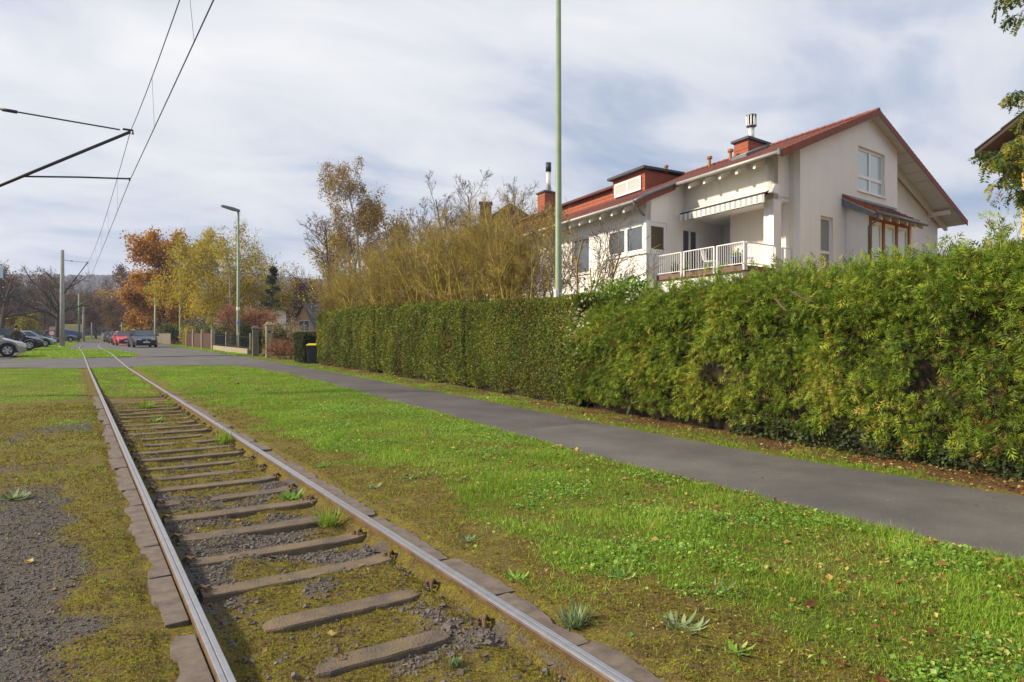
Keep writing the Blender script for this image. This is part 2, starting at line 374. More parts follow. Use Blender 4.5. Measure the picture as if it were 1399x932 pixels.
M['creeper'] = leafmat('bright_creeper_leaves', [(0.0, (0.08, 0.16, 0.02)), (1.0, (0.24, 0.34, 0.04))], 0.4)
M['ivy'] = leafmat('ivy_leaves', [(0.0, (0.025, 0.045, 0.015)), (1.0, (0.08, 0.11, 0.03))], 0.2)
M['grass'] = leafmat('grass_blades', [(0.0, (0.26, 0.17, 0.05)), (0.10, (0.15, 0.19, 0.02)), (0.5, (0.21, 0.375, 0.03)), (0.85, (0.34, 0.53, 0.055)), (1.0, (0.55, 0.57, 0.15))], 0.4)
M['grass_i'] = leafmat('grass_blades', [(0.0, (0.26, 0.17, 0.05)), (0.10, (0.15, 0.19, 0.02)), (0.5, (0.21, 0.375, 0.03)), (0.85, (0.34, 0.53, 0.055)), (1.0, (0.55, 0.57, 0.15))], 0.4, inst=True)
M['clover'] = leafmat('clover_leaves', [(0.0, (0.09, 0.20, 0.04)), (0.5, (0.20, 0.38, 0.05)), (0.85, (0.31, 0.52, 0.06)), (1.0, (0.48, 0.54, 0.16))], 0.35)
M['clover_i'] = leafmat('clover_leaves', [(0.0, (0.09, 0.20, 0.04)), (0.5, (0.20, 0.38, 0.05)), (0.85, (0.31, 0.52, 0.06)), (1.0, (0.48, 0.54, 0.16))], 0.35, inst=True)
M['moss'] = leafmat('moss_tufts', [(0.0, (0.10, 0.05, 0.035)), (0.25, (0.12, 0.085, 0.028)), (0.5, (0.165, 0.175, 0.026)), (0.75, (0.29, 0.275, 0.026)), (1.0, (0.48, 0.46, 0.04))], 0.3, big=6.0)
M['moss_i'] = leafmat('moss_tufts', [(0.0, (0.10, 0.05, 0.035)), (0.25, (0.12, 0.085, 0.028)), (0.5, (0.165, 0.175, 0.026)), (0.75, (0.29, 0.275, 0.026)), (1.0, (0.48, 0.46, 0.04))], 0.3, big=6.0, inst=True)
M['weed'] = leafmat('grey_green_weed', [(0.0, (0.12, 0.20, 0.06)), (0.6, (0.22, 0.30, 0.13)), (1.0, (0.42, 0.46, 0.28))], 0.3)
M['litter'] = leafmat('fallen_leaves', [(0.0, (0.07, 0.030, 0.018)), (0.3, (0.22, 0.075, 0.030)), (0.55, (0.36, 0.19, 0.055)), (0.8, (0.50, 0.35, 0.09)), (1.0, (0.60, 0.47, 0.17))], 0.3)
M['litter_i'] = leafmat('fallen_leaves', [(0.0, (0.07, 0.030, 0.018)), (0.3, (0.22, 0.075, 0.030)), (0.55, (0.36, 0.19, 0.055)), (0.8, (0.50, 0.35, 0.09)), (1.0, (0.60, 0.47, 0.17))], 0.3, inst=True)
M['oak'] = leafmat('orange_oak_leaves', [(0.0, (0.10, 0.04, 0.012)), (0.35, (0.40, 0.18, 0.016)), (0.7, (0.58, 0.29, 0.022)), (1.0, (0.70, 0.42, 0.04))], 0.4, big=0.35)
M['ylw'] = leafmat('yellow_birch_leaves', [(0.0, (0.22, 0.19, 0.025)), (0.4, (0.42, 0.34, 0.028)), (0.75, (0.58, 0.46, 0.034)), (1.0, (0.72, 0.58, 0.06))], 0.45, big=0.3)
M['birch_o'] = leafmat('amber_birch_leaves', [(0.0, (0.20, 0.15, 0.08)), (0.4, (0.40, 0.27, 0.085)), (1.0, (0.60, 0.42, 0.13))], 0.4)
M['redsh'] = leafmat('russet_leaves', [(0.0, (0.18, 0.07, 0.045)), (0.5, (0.33, 0.14, 0.075)), (1.0, (0.46, 0.24, 0.11))], 0.35)
M['brownleaf'] = leafmat('brown_leaves', [(0.0, (0.09, 0.05, 0.03)), (0.5, (0.17, 0.09, 0.045)), (1.0, (0.27, 0.15, 0.06))], 0.35)
M['conifer'] = leafmat('conifer_needles', [(0.0, (0.02, 0.035, 0.015)), (0.6, (0.045, 0.07, 0.022)), (1.0, (0.10, 0.12, 0.03))], 0.2)
M['green_b'] = leafmat('green_bush_leaves', [(0.0, (0.04, 0.07, 0.015)), (0.6, (0.10, 0.14, 0.02)), (1.0, (0.30, 0.27, 0.03))], 0.35)
M['robinia'] = leafmat('pinnate_leaves', [(0.0, (0.05, 0.10, 0.025)), (0.55, (0.13, 0.19, 0.025)), (0.8, (0.34, 0.31, 0.03)), (1.0, (0.55, 0.42, 0.035))], 0.4)
M['cream_fl'] = leafmat('cream_seed_heads', [(0.0, (0.16, 0.12, 0.05)), (0.45, (0.34, 0.28, 0.16)), (1.0, (0.62, 0.54, 0.38))], 0.3)
#__PART2__
# ------------------------------------------------------------------ the ground and its zones
rng = np.random.default_rng(7)
def ip(Y, pts):
    pts = sorted(pts); return np.interp(Y, [p[0] for p in pts], [p[1] for p in pts])
def path_l(Y): return ip(Y, [(-8, 5.75), (2, 5.66), (4, 5.72), (6.2, 5.72), (11.2, 6.15), (20, 6.75), (27.5, 7.2), (33, 7.0), (35.2, 6.6), (36.3, 5.0)])
def path_r(Y): return ip(Y, [(-8, 7.85), (3, 7.80), (5.5, 7.65), (9.7, 7.85), (15, 8.25), (25.4, 8.8), (34, 9.1), (43, 9.0), (48.8, 8.2), (62, 7.9), (85, 8.5), (114, 9.5), (180, 12)])
def hedge_x(Y): return ip(Y, [(-4, 8.35), (3.1, 8.38), (5.8, 8.6), (8.7, 8.7), (11.8, 9.05), (17.5, 9.6), (25.8, 10.1), (35, 10.35)])
def track_c(Y): return ip(Y, [(-50, 1.347), (40, 1.335), (55, 1.25), (65, 1.19), (72, 1.22), (80, 1.42), (88, 1.66), (98, 2.05), (110, 2.6), (140, 4.6), (180, 8.5)])
def park_r(Y): return ip(Y, [(40, -2.95), (65, -2.85), (87, -2.55), (112, -1.7), (150, -0.6)])
def road_l(Y): return ip(Y, [(45, 3.0), (49.4, 3.6), (54, 3.3), (61, 2.7), (64.5, 0.3), (70, -0.3), (110, 0.6), (180, 6.0)])
def wob(Y, amp, s, seed): return (fbm(np.asarray(Y, float), np.full_like(np.asarray(Y, float), seed * 3.7), s, 4, seed) - 0.5) * 2 * amp

def zones(X, Y):
    """grass, gravel, litter strength at a place of the ground (what grows or lies there)"""
    n1 = fbm(X, Y, 0.9, 4, 3); n2 = fbm(X, Y, 2.7, 4, 9)
    # right verge: moss beside the rail, grass towards the path
    edge = 3.22 - 0.01 * np.clip(Y, 0, 25) + (n1 - 0.5) * 2.2 + (n2 - 0.5) * 1.0
    edge = edge - 0.75 * sstep(12, 28, Y)
    g_r = sstep(-0.45, 0.4, X - edge)
    # left side: worn grey strip with moss, greener further on
    g_l = sstep(10, 32, Y + (n1 - 0.5) * 34 + (n2 - 0.5) * 16 - (X + 0.6) * 2.5) * sstep(0.35, 0.0, X + (n2 - 0.5) * 0.4)
    g_in = sstep(19, 28, Y + (n1 - 0.5) * 10)
    inside = (X > 0.62) & (X < 2.07)
    grass = np.where(inside, g_in, np.where(X >= 2.07, g_r, g_l))
    grass = np.where(Y > 44, np.maximum(grass, 0.9), grass)
    gr_l = sstep(0.22, -0.14, X + 0.028 * np.clip(Y - 4, 0, 9) + (n2 - 0.5) * 0.6) * sstep(11.0, 7.0, Y + (n1 - 0.5) * 5)
    patch = sstep(0.45, 0.62, fbm(X, Y * 0.35, 0.8, 3, 31)) * sstep(11, 13.5, Y) * sstep(22, 18, Y) * (X < 0.3)
    gr_in = sstep(0.50, 0.66, fbm(X, Y, 1.6, 3, 41)) * 0.8 * sstep(3.9, 4.8, Y) * sstep(9.0, 6.5, Y) + sstep(0.66, 0.76, fbm(X, Y, 2.2, 3, 43)) * 0.7
    gravel = np.where(inside, gr_in, np.where(X < 0.62, np.maximum(gr_l * 0.9, patch * 0.9), 0))
    hx = hedge_x(Y)
    litter = sstep(-0.55, -0.1, X - hx + 0.12 * sstep(12, 6, Y) * 1.0) * (Y < 36) + 0.35 * sstep(0.05, 0.3, X - path_r(Y)) * (Y < 36) * (n2 > 0.5)
    litter = litter + 0.75 * (Y > 60) * (X > 8)
    return grass, gravel, np.clip(litter, 0, 1)
def ground_z(X, Y, rough=True):
    z = terrain(Y)
    tc = track_c(Y); rel = X - tc
    fade = sstep(37, 34.5, Y)
    fill = sstep(14, 25, Y)
    depth = 0.105 - 0.06 * fill
    z = z - depth * fade * sstep(0.735, 0.66, np.abs(rel)) - 0.022 * fade * sstep(1.02, 0.96, np.abs(rel)) * sstep(0.66, 0.735, np.abs(rel))
    onp = sstep(-0.15, 0.02, X - path_l(Y)) * sstep(0.15, -0.02, X - path_r(Y)) * (Y < 37.5)
    if rough:
        n = (fbm(X, Y, 3.2, 4, 5) - 0.5) * 0.05 + (fbm(X, Y, 0.7, 2, 15) - 0.5) * 0.05
        z = z + n * (1 - onp) * sstep(45, 36, Y) * np.where(np.abs(rel) < 0.72, 0.8, 1)
        z = z + 0.028 * sstep(0.45, 0.62, fbm(X, Y, 2.0, 3, 77)) * (np.abs(rel) < 0.64) * fade     # moss cushions over the sleepers
    z = z - 0.05 * onp - 0.02 * (Y > 37)
    z = z + 0.25 * sstep(0.3, 3.0, X - hedge_x(np.clip(Y, -4, 35)))* (Y < 38)
    return z
def lines(*segs):
    out = []
    for a, b, s in segs: out += list(np.arange(a, b, s))
    return np.array(out)
xs = np.concatenate([lines((-2500, -400, 300), (-400, -60, 40), (-60, -12, 6), (-12, -3, 0.5), (-3, 3.6, 0.06), (3.6, 10.5, 0.12), (10.5, 20, 0.7), (20, 80, 5), (80, 400, 40), (400, 2600, 300))])
ys = np.concatenate([lines((-60, -10, 10), (-10, 1, 0.7), (1, 9, 0.07), (9, 22, 0.14), (22, 42, 0.4), (42, 80, 1.2), (80, 200, 6), (200, 600, 40), (600, 3001, 300))])
XX, YY = np.meshgrid(xs, ys); ZZ = ground_z(XX, YY)
far = np.hypot(XX, YY - 60)
g_, gv_, lt_ = zones(XX, YY)
nx, ny = len(xs), len(ys)
idx = np.arange(nx * ny).reshape(ny, nx)
FF = np.stack([idx[:-1, :-1], idx[:-1, 1:], idx[1:, 1:], idx[1:, :-1]], -1).reshape(-1, 4)
ground = npmesh('ground', np.stack([XX, YY, ZZ], -1), FF, M['ground'], smooth=True, colr=np.stack([g_, gv_, lt_, np.ones_like(g_)], -1))
tag(ground, kind='structure')

def ribbon(name, y0, y1, step, fl, fr, mat, dz, cols=6, amp=0.0, ampr=None, kind='structure'):
    Y = np.arange(y0, y1 + 1e-6, step)
    l = fl(Y) + wob(Y, amp, 2.2, 5); r = fr(Y) + wob(Y, amp if ampr is None else ampr, 2.2, 8)
    t = np.linspace(0, 1, cols)
    X = l[:, None] * (1 - t) + r[:, None] * t; Yg = np.repeat(Y[:, None], cols, 1)
    crown = 0.012 * (1 - (2 * t - 1) ** 2)
    Z = terrain(Yg) + dz + crown[None]
    V = np.stack([X, Yg, Z], -1); i = np.arange(X.size).reshape(X.shape)
    Fq = np.stack([i[:-1, :-1], i[:-1, 1:], i[1:, 1:], i[1:, :-1]], -1).reshape(-1, 4)
    # a thickness: skirt on both sides
    sk = V[:, [0, -1]].copy(); sk[..., 2] -= 0.06
    b = X.size; si = b + np.arange(sk.shape[0] * 2).reshape(-1, 2)
    Fs = np.concatenate([np.stack([i[:-1, 0], i[1:, 0], si[1:, 0], si[:-1, 0]], -1), np.stack([i[:-1, -1], si[:-1, 1], si[1:, 1], i[1:, -1]], -1)])
    return tag(npmesh(name, np.concatenate([V.reshape(-1, 3), sk.reshape(-1, 3)]), np.concatenate([Fq, Fs]), mat, smooth=False), kind=kind)
SEAM = 9.35
ribbon('path', -8, SEAM, 0.05, path_l, path_r, M['asphalt_new'], 0.006, amp=0.05, ampr=0.045)
ribbon('path', SEAM + 0.01, 36.4, 0.08, path_l, path_r, M['asphalt'], 0.0, amp=0.05, ampr=0.045)
cross_l = lambda Y: np.full_like(Y, -40.0)
ribbon('crossing', 36.42, 46.0, 0.4, lambda Y: ip(Y, [(36, 0.9), (36.9, -0.6), (38.2, -2.2), (39.5, -9), (41, -40)]), path_r, M['asphalt_road'], 0.0, cols=40, amp=0.03)
ribbon('road', 46.02, 185, 0.6, road_l, path_r, M['asphalt_road'], 0.0, cols=8, amp=0.08)
ribbon('parking_ground', 46.02, 150, 0.8, cross_l, park_r, M['asphalt'], 0.004, cols=8, amp=0.1)
# red paved strip between the road and the parked cars
ribbon('paved_strip', 86, 128, 1.0, lambda Y: ip(Y, [(86, 4.4), (128, 3.6)]), lambda Y: ip(Y, [(86, 4.9), (128, 4.7)]), M['paver'], 0.014, cols=2)

# ------------------------------------------------------------------ the tram track
track = empty('tram_track', (1.347, 3, 0), 'single tram track with shiny rails and brown sleepers sunk in moss', 'tram track')
def rail(side):
    Y = np.concatenate([np.arange(-6, 40, 0.5), np.arange(40, 130, 2.0)])
    X = track_c(Y) + side * 0.752; Zt = terrain(Y) + 0.032
    prof = [(-0.065, -0.155), (-0.065, -0.142), (-0.012, -0.125), (-0.009, -0.05), (-0.034, -0.040), (-0.036, -0.010), (-0.030, -0.001), (0.030, -0.001), (0.036, -0.010), (0.034, -0.040), (0.009, -0.05), (0.012, -0.125), (0.065, -0.142), (0.065, -0.155)]
    k = len(prof); V = np.array([[(x + a, y, z + b) for a, b in prof] for x, y, z in zip(X, Y, Zt)])
    i = np.arange(len(Y) * k).reshape(len(Y), k); j = np.roll(i, -1, 1)
    Fq = np.stack([i[:-1], j[:-1], j[1:], i[1:]], -1).reshape(-1, 4)
    r = npmesh('rail', V.reshape(-1, 3), Fq, M['rust'], track)
    for a, b in ((-0.031, -0.004), (0.000, 0.031)):       # two polished running bands with a thin dark line between
        lo = min(a, b)
        prof2 = [(a, -0.004), (a, 0.0), (a + 0.003, 0.0022), (b - 0.003, 0.0022), (b, 0.0), (b, -0.004)]
        V = np.array([[(x + p, y, z + q) for p, q in prof2] for x, y, z in zip(X, Y, Zt)]); k2 = len(prof2)
        i = np.arange(len(Y) * k2).reshape(len(Y), k2)
        Fq = np.stack([i[:-1, :-1], i[:-1, 1:], i[1:, 1:], i[1:, :-1]], -1).reshape(-1, 4)
        npmesh('running_band', V.reshape(-1, 3), Fq, M['steel'], r, smooth=False)
    # bright worn inner edge of the head
    a = -side * 0.0365
    V = np.array([[(x + a, y, z - 0.014), (x + a * 0.86, y, z + 0.0005)] for x, y, z in zip(X, Y, Zt)]); i = np.arange(len(Y) * 2).reshape(-1, 2)
    npmesh('worn_edge', V.reshape(-1, 3), np.stack([i[:-1, 0], i[:-1, 1], i[1:, 1], i[1:, 0]], -1), M['steel'], r)
    return r
rail(-1); rail(1)
rs = random.Random(4)
sl_y = [3.375, 4.055, 4.76, 5.43, 6.10, 6.78, 7.46] + [7.46 + 0.665 * k for k in range(1, 27)]
for k, y in enumerate(sl_y):
    x0, x1 = 0.70, 1.98
    if k == 0: x0, x1 = 1.0, 1.75
    elif k == 1: x0, x1 = 0.92, 1.88
    elif k > 1: x0 += rs.uniform(-0.04, 0.03); x1 += rs.uniform(-0.03, 0.05)
    if 11 < k < 18 and rs.random() < 0.4: x0 += rs.uniform(0, 0.2); x1 -= rs.uniform(0, 0.25)
    w = 0.085 + rs.uniform(-0.012, 0.012); zt = -0.066 + rs.uniform(-0.006, 0.006) + (0.012 if k == 0 else (-0.004 if k == 1 else 0.0))
    mb = MB(); n = 12; rows = []
    for i in range(n + 1):
        t = i / n; x = x0 + (x1 - x0) * t
        taper = (1.0 if k > 1 else min(1, 0.62 + 5.0 * min(t, 1 - t))) * (1 + .10 * float(fbm(np.array([x * 9]), np.array([k * 3.3]), 1, 3, 2)[0] - .5))
        e = max(0, abs(t - 0.5) - 0.40) / 0.10
        zc = zt + (0.012 * e if k > 1 else -0.01 * e); yc = y + rs.uniform(-0.004, 0.004) + (0.02 * e if t > 0.5 else 0)
        hw = w * taper * rs.uniform(0.96, 1.03)
        rows.append([(x, yc - hw * 1.02, zc - 0.09), (x, yc - hw, zc - 0.010), (x, yc - hw * 0.92, zc), (x, yc + hw * 0.92, zc), (x, yc + hw, zc - 0.010), (x, yc + hw * 1.02, zc - 0.09)])
    vs = [p for r in rows for p in r]; fs = [(i * 6 + j, i * 6 + j + 1, i * 6 + 7 + j, i * 6 + 6 + j) for i in range(n) for j in range(5)]
    fs += [tuple(range(6)), tuple(n * 6 + j for j in range(6))[::-1]]
    mb.add(vs, fs).build('sleeper', M['sleeper'], track)
    # rail clips at both ends
    for sx in (-1, 1):
        if k < 2 and sx < 0: continue
        cx = 1.347 + sx * 0.655
        c = MB(); c.tube([(cx - 0.035 * sx, y - 0.03, -0.075), (cx - 0.03 * sx, y - 0.01, -0.035), (cx, y + 0.02, -0.03), (cx + 0.02 * sx, y + 0.035, -0.06)], 0.013, 6)
        c.lathe([(0.024, 0), (0.024, 0.03), (0.014, 0.032), (0.014, 0.05)], 6, (cx - 0.045 * sx, y + 0.03, -0.085))
        c.build('rail_clip', M['rust'], track)
def edging(side, cuts, wmin, wmax, seed):
    r = random.Random(seed)
    for a, b in zip(cuts[:-1], cuts[1:]):
        a += 0.003; b -= 0.003
        if r.random() < 0.12: a += r.uniform(.05, .2)
        if b - a < 0.1: continue
        inn = 1.347 + side * 0.805; n = max(5, int((b - a) / 0.045)); out = []; ph = r.uniform(0, 9)
        w0 = r.uniform(wmin, wmax)
        for i in range(n + 1):
            t = i / n; w = w0 + r.uniform(-0.008, 0.008) + float(fbm(np.array([(a + (b - a) * t) * 3.0]), np.array([ph]), 1.0, 4, seed)[0] - .5) * .13
            if i in (0, n): w -= r.uniform(0.005, 0.03)
            out.append((inn + side * w, a + (b - a) * t + r.uniform(-0.01, 0.01)))
        poly = [(inn, a + 0.01), *out, (inn, b - 0.01)]
        if side < 0: poly = poly[::-1]
        top = 0.006 + r.uniform(-0.007, 0.004)
        MB().poly(poly, -0.07, top).build('edging_slab', M['slab'], track)
edging(-1, [2.2, 3.1, 3.98, 5.0, 5.75, 6.3, 7.2, 7.95, 8.7, 9.3] + [9.3 + 0.75 * k for k in range(1, 16)], 0.095, 0.145, 3)
edging(1, [1.3, 2.75, 3.55, 4.3, 5.6, 6.6, 7.5, 8.6, 9.5] + [9.5 + 0.95 * k for k in range(1, 12)], 0.09, 0.155, 5)

# ------------------------------------------------------------------ scattering of small growth
def frames(nrm, spin):
    n = nrm / np.linalg.norm(nrm, axis=1, keepdims=True)
    ref = np.where(np.abs(n[:, 2:3]) > 0.95, np.array([[1.0, 0, 0]]), np.array([[0, 0, 1.0]]))
    a = np.cross(ref, n); a /= np.linalg.norm(a, axis=1, keepdims=True); b = np.cross(n, a)
    c, s = np.cos(spin)[:, None], np.sin(spin)[:, None]
    return a * c + b * s, -a * s + b * c, n
def scatter(name, T, Fc, pos, X, Y, Z, scale, mat, parent=None, rnd=None, rg=rng, kind=None, label=None, cat=None):
    """one mesh of many small faces: T in local axes (X, Y, Z per instance)"""
    T = np.asarray(T, np.float32); Fc = np.asarray(Fc, np.int32); n = len(pos)
    if np.ndim(scale) == 1: scale = np.repeat(scale[:, None], 3, 1)
    if rnd is None: rnd = rg.random(n)
    if kind == 'stuff': return tag(point_scatter(name, T, Fc, pos, X, Y, Z, scale, mat, rnd), label, cat, None, kind)
    tl = T[None] * scale[:, None, :]
    V = pos[:, None, :] + tl[..., 0:1] * X[:, None] + tl[..., 1:2] * Y[:, None] + tl[..., 2:3] * Z[:, None]
    k = len(T); Fa = (Fc[None] + (np.arange(n) * k)[:, None, None]).reshape(-1, Fc.shape[1])
    o = npmesh(name, V.reshape(-1, 3), Fa, mat, parent, np.repeat(rnd, k))
    return tag(o, label, cat, None, kind)
def point_scatter(name, T, Fc, pos, X, Y, Z, scale, mat, rnd):
    """uncountable growth: one object, its points carry turn, size and tint, geometry nodes set the little shape on each"""
    tm = bpy.data.meshes.new(name + '_piece'); tm.from_pydata([tuple(map(float, p)) for p in T], [], [tuple(map(int, f)) for f in Fc]); tm.update(); tm.materials.append(INST.get(mat.name, mat))
    to = bpy.data.objects.new(name + '_piece', tm)
    m00, m01, m02, m10, m11, m12, m20, m21, m22 = X[:, 0], Y[:, 0], Z[:, 0], X[:, 1], Y[:, 1], Z[:, 1], X[:, 2], Y[:, 2], Z[:, 2]
    w = np.sqrt(np.maximum(0, 1 + m00 + m11 + m22)) / 2; x = np.sqrt(np.maximum(0, 1 + m00 - m11 - m22)) / 2; y = np.sqrt(np.maximum(0, 1 - m00 + m11 - m22)) / 2; z = np.sqrt(np.maximum(0, 1 - m00 - m11 + m22)) / 2
    q = np.stack([w, np.copysign(x, m21 - m12), np.copysign(y, m02 - m20), np.copysign(z, m10 - m01)], -1); q /= np.linalg.norm(q, axis=1, keepdims=True)
    me = bpy.data.meshes.new(name); me.vertices.add(len(pos)); me.vertices.foreach_set('co', np.asarray(pos, np.float32).ravel())
    for nm, ty, key, arr in (('rot', 'QUATERNION', 'value', q), ('scl', 'FLOAT_VECTOR', 'vector', scale), ('rnd', 'FLOAT', 'value', rnd)):
        me.attributes.new(nm, ty, 'POINT').data.foreach_set(key, np.asarray(arr, np.float32).ravel())
    me.update(); me.materials.append(tm.materials[0]); o = link(name, me)
    ng = bpy.data.node_groups.new(name + '_scatter', 'GeometryNodeTree'); ng.interface.new_socket('Geometry', in_out='INPUT', socket_type='NodeSocketGeometry'); ng.interface.new_socket('Geometry', in_out='OUTPUT', socket_type='NodeSocketGeometry')
    N = ng.nodes; L = ng.links; gi = N.new('NodeGroupInput'); go = N.new('NodeGroupOutput'); ip_ = N.new('GeometryNodeInstanceOnPoints'); oi = N.new('GeometryNodeObjectInfo'); oi.inputs['Object'].default_value = to
    r = N.new('GeometryNodeInputNamedAttribute'); r.data_type = 'QUATERNION'; r.inputs['Name'].default_value = 'rot'; s = N.new('GeometryNodeInputNamedAttribute'); s.data_type = 'FLOAT_VECTOR'; s.inputs['Name'].default_value = 'scl'
    L.new(gi.outputs[0], ip_.inputs['Points']); L.new(oi.outputs['Geometry'], ip_.inputs['Instance']); L.new(r.outputs[0], ip_.inputs['Rotation']); L.new(s.outputs[0], ip_.inputs['Scale']); L.new(ip_.outputs[0], go.inputs[0])
    o.modifiers.new('scatter', 'NODES').node_group = ng
    return o
INST = {M[k].name: M[k + '_i'] for k in ('grass', 'clover', 'moss', 'litter')}
BL_T = [(-0.5, 0, 0), (0.5, 0, 0), (-0.38, 0.10, 0.55), (0.38, 0.10, 0.55), (0, 0.42, 1.0)]
BL_F = [(0, 1, 3), (0, 3, 2), (2, 3, 4)]
LF_T = [(0, 0, 0), (0.42, 0.5, 0.12), (0, 1, 0), (-0.42, 0.5, 0.12)]
LF_F = [(0, 1, 2), (0, 2, 3)]
def blades(n, fx, fy, keep, hmin, hmax, wid):
    Y = fy(rng.random(n)); X = fx(rng.random(n), Y)
    k = keep(X, Y) > rng.random(n); X, Y = X[k], Y[k]
    return X, Y
def put_grass(name, X, Y, h, w, mat, label, lean=0.5):
    n = len(X); d = np.hypot(X, Y)
    pos = np.stack([X, Y, ground_z(X, Y) - 0.004], -1)
    nr = np.stack([rng.normal(0, lean * 0.5, n), rng.normal(0, lean * 0.5, n), np.ones(n)], -1)
    a, b, c = frames(nr, rng.random(n) * 6.28)
    hh = h * rng.uniform(0.5, 1.3, n) * (0.7 + 0.7 * fbm(X, Y, 1.7, 3, 61)); ww = w * (0.8 + 0.05 * d) * rng.uniform(0.7, 1.3, n)
    return scatter(name, BL_T, BL_F, pos, a, b, c, np.stack([ww, hh * 0.9, hh], -1), mat, rnd=np.clip(rng.normal(0.55, 0.2, n) + (fbm(X, Y, 1.1, 3, 71) - 0.5) * 0.6, 0, 1), kind='stuff', label=label, cat='grass')
def put_leaves(name, X, Y, size, mat, label, cat, zoff=0.02, tilt=0.5, kind='stuff', rnd=None, asp=(0.8, 1.2)):
    n = len(X); d = np.hypot(X, Y)
    pos = np.stack([X, Y, np.maximum(ground_z(X, Y), -0.2) + rng.random(n) * zoff + 0.003], -1)
    nr = np.stack([rng.normal(0, tilt, n), rng.normal(0, tilt, n), np.ones(n)], -1)
    a, b, c = frames(nr, rng.random(n) * 6.28); s = size * np.exp(rng.normal(-0.05, 0.38, n)) * (0.9 + 0.02 * d)
    return scatter(name, LF_T, LF_F, pos, a, b, c, np.stack([s * rng.uniform(*asp, n), s, s], -1), mat, kind=kind, label=label, cat=cat, rnd=rnd)

# right verge
def mk_right():
    n = 260000
    Y = 1.0 + 35.5 * rng.random(n) ** 2.0; X = 2.38 + rng.random(n) * (path_l(Y) + 0.05 - 2.38)
    g, _, _ = zones(X, Y); dens = g * (0.32 + 1.0 * sstep(0.36, 0.62, fbm(X, Y, 1.4, 4, 81))) + 0.035
    k = dens > rng.random(n)
    put_grass('grass', X[k], Y[k], 0.042, 0.0042, M['grass'], 'short bright green grass between the tram track and the path', 0.9)
    n = 150000
    Y = 1.0 + 20 * rng.random(n) ** 1.9; X = 2.40 + rng.random(n) * (path_l(Y) - 2.42)
    g, _, _ = zones(X, Y); dens = (0.25 + g) * sstep(0.50, 0.64, fbm(X, Y, 1.3, 4, 85)) * sstep(2.5, 3.5, X) * 0.8 + 0.03 * g + 0.015
    k = dens > rng.random(n)
    put_leaves('clover', X[k], Y[k], 0.019, M['clover'], 'patches of clover and small broad leaves in the verge', 'clover', 0.03, 0.45)
mk_right()
def mk_left():
    n = 110000
    Y = 1.5 + 36 * rng.random(n) ** 0.95; X = 0.32 - rng.random(n) ** 1.6 * (1.2 + 0.11 * Y)
    g, gv, _ = zones(X, Y); k = (g * 0.8 + 0.06 * (1 - gv)) > rng.random(n)
    put_grass('grass', X[k], Y[k], 0.034, 0.0045, M['grass'], 'thin short grass on the worn ground left of the track', 1.0)
    n = 50000
    Y = 15 + 21 * rng.random(n); X = 0.70 + rng.random(n) * 1.29
    g, gv, _ = zones(X, Y); k = (g * 0.9) * sstep(0.35, 0.55, fbm(X, Y, 1.5, 3, 91)) > rng.random(n)
    put_grass('grass', X[k], Y[k], 0.06, 0.005, M['grass'], 'grass grown over the sleepers between the rails', 0.9)
    # beyond the crossing
    n = 60000
    Y = 46.2 + 60 * rng.random(n) ** 1.5; X = np.where(rng.random(n) < 0.5, park_r(Y) + 0.3 + rng.random(n) * (road_l(Y) - park_r(Y) - 0.4), road_l(Y) * 0 + 0.5 + rng.random(n) * 2.4)
    k = (X < road_l(Y)) & (X > park_r(Y) + 0.25); X, Y = X[k], Y[k]
    put_grass('grass', X, Y, 0.06, 0.012, M['grass'], 'grass around the masts beyond the asphalt crossing', 0.9)
    # strip between path and hedge, and along the road's far side
    n = 60000
    Y = 1 + 35 * rng.random(n) ** 1.3; X = path_r(Y) + 0.02 + rng.random(n) ** 1.5 * (hedge_x(Y) - path_r(Y) + 0.1)
    k = sstep(0.44, 0.60, fbm(X, Y, 1.3, 3, 95)) * (0.4 + 0.5 * sstep(8, 13, Y)) > rng.random(n)
    put_grass('grass', X[k], Y[k], 0.045, 0.005, M['grass'], 'narrow grass strip at the foot of the hedges', 0.9)
    n = 20000
    Y = 46 + 70 * rng.random(n) ** 1.5; X = path_r(Y) + 0.1 + rng.random(n) * 1.3
    put_grass('grass', X, Y, 0.08, 0.014, M['grass'], 'grass strip along the garden fence across the road', 0.9)
mk_left()
def mk_clumps():
    # taller tufts in the verge, and blades leaning over the path's edges
    n = 90000; Y = 1.0 + 30 * rng.random(n) ** 1.8; X = 2.7 + rng.random(n) * (path_l(Y) - 2.75); g, _, _ = zones(X, Y)
    k = g * sstep(0.54, 0.66, fbm(X, Y, 2.3, 3, 111)) > rng.random(n)
    put_grass('grass', X[k], Y[k], 0.085, 0.0042, M['grass'], 'longer grass tufts scattered through the green verge', 0.8)
    n = 26000; Y = 1.0 + 34 * rng.random(n) ** 1.6; s = rng.random(n) < 0.6
    X = np.where(s, path_l(Y) + rng.normal(-0.02, 0.04, n), path_r(Y) + rng.normal(0.03, 0.045, n)); k = fbm(X * 0, Y, 1.9, 3, 121) > rng.uniform(0.35, 0.7, n)
    put_grass('grass', X[k], Y[k], 0.06, 0.004, M['grass'], 'ragged grass fringe growing over the edges of the path', 1.1)
    n = 130; Y = 1.5 + 30 * rng.random(n) ** 1.5; X = path_l(Y) + rng.random(n) ** 0.6 * (path_r(Y) - path_l(Y)); m_ = len(X)
    pos = np.stack([X, Y, np.full(n, 0.024)], -1); a, b, c = frames(np.stack([rng.normal(0, .15, n), rng.normal(0, .15, n), np.ones(n)], -1), rng.random(n) * 6.28); s_ = 0.028 * rng.uniform(.6, 1.4, n)
    scatter('fallen_leaves', LF_T, LF_F, pos, a, b, c, np.stack([s_ * .8, s_, s_], -1), M['litter'], kind='stuff', label='stray leaves lying on the asphalt path', cat='leaves')
mk_clumps()
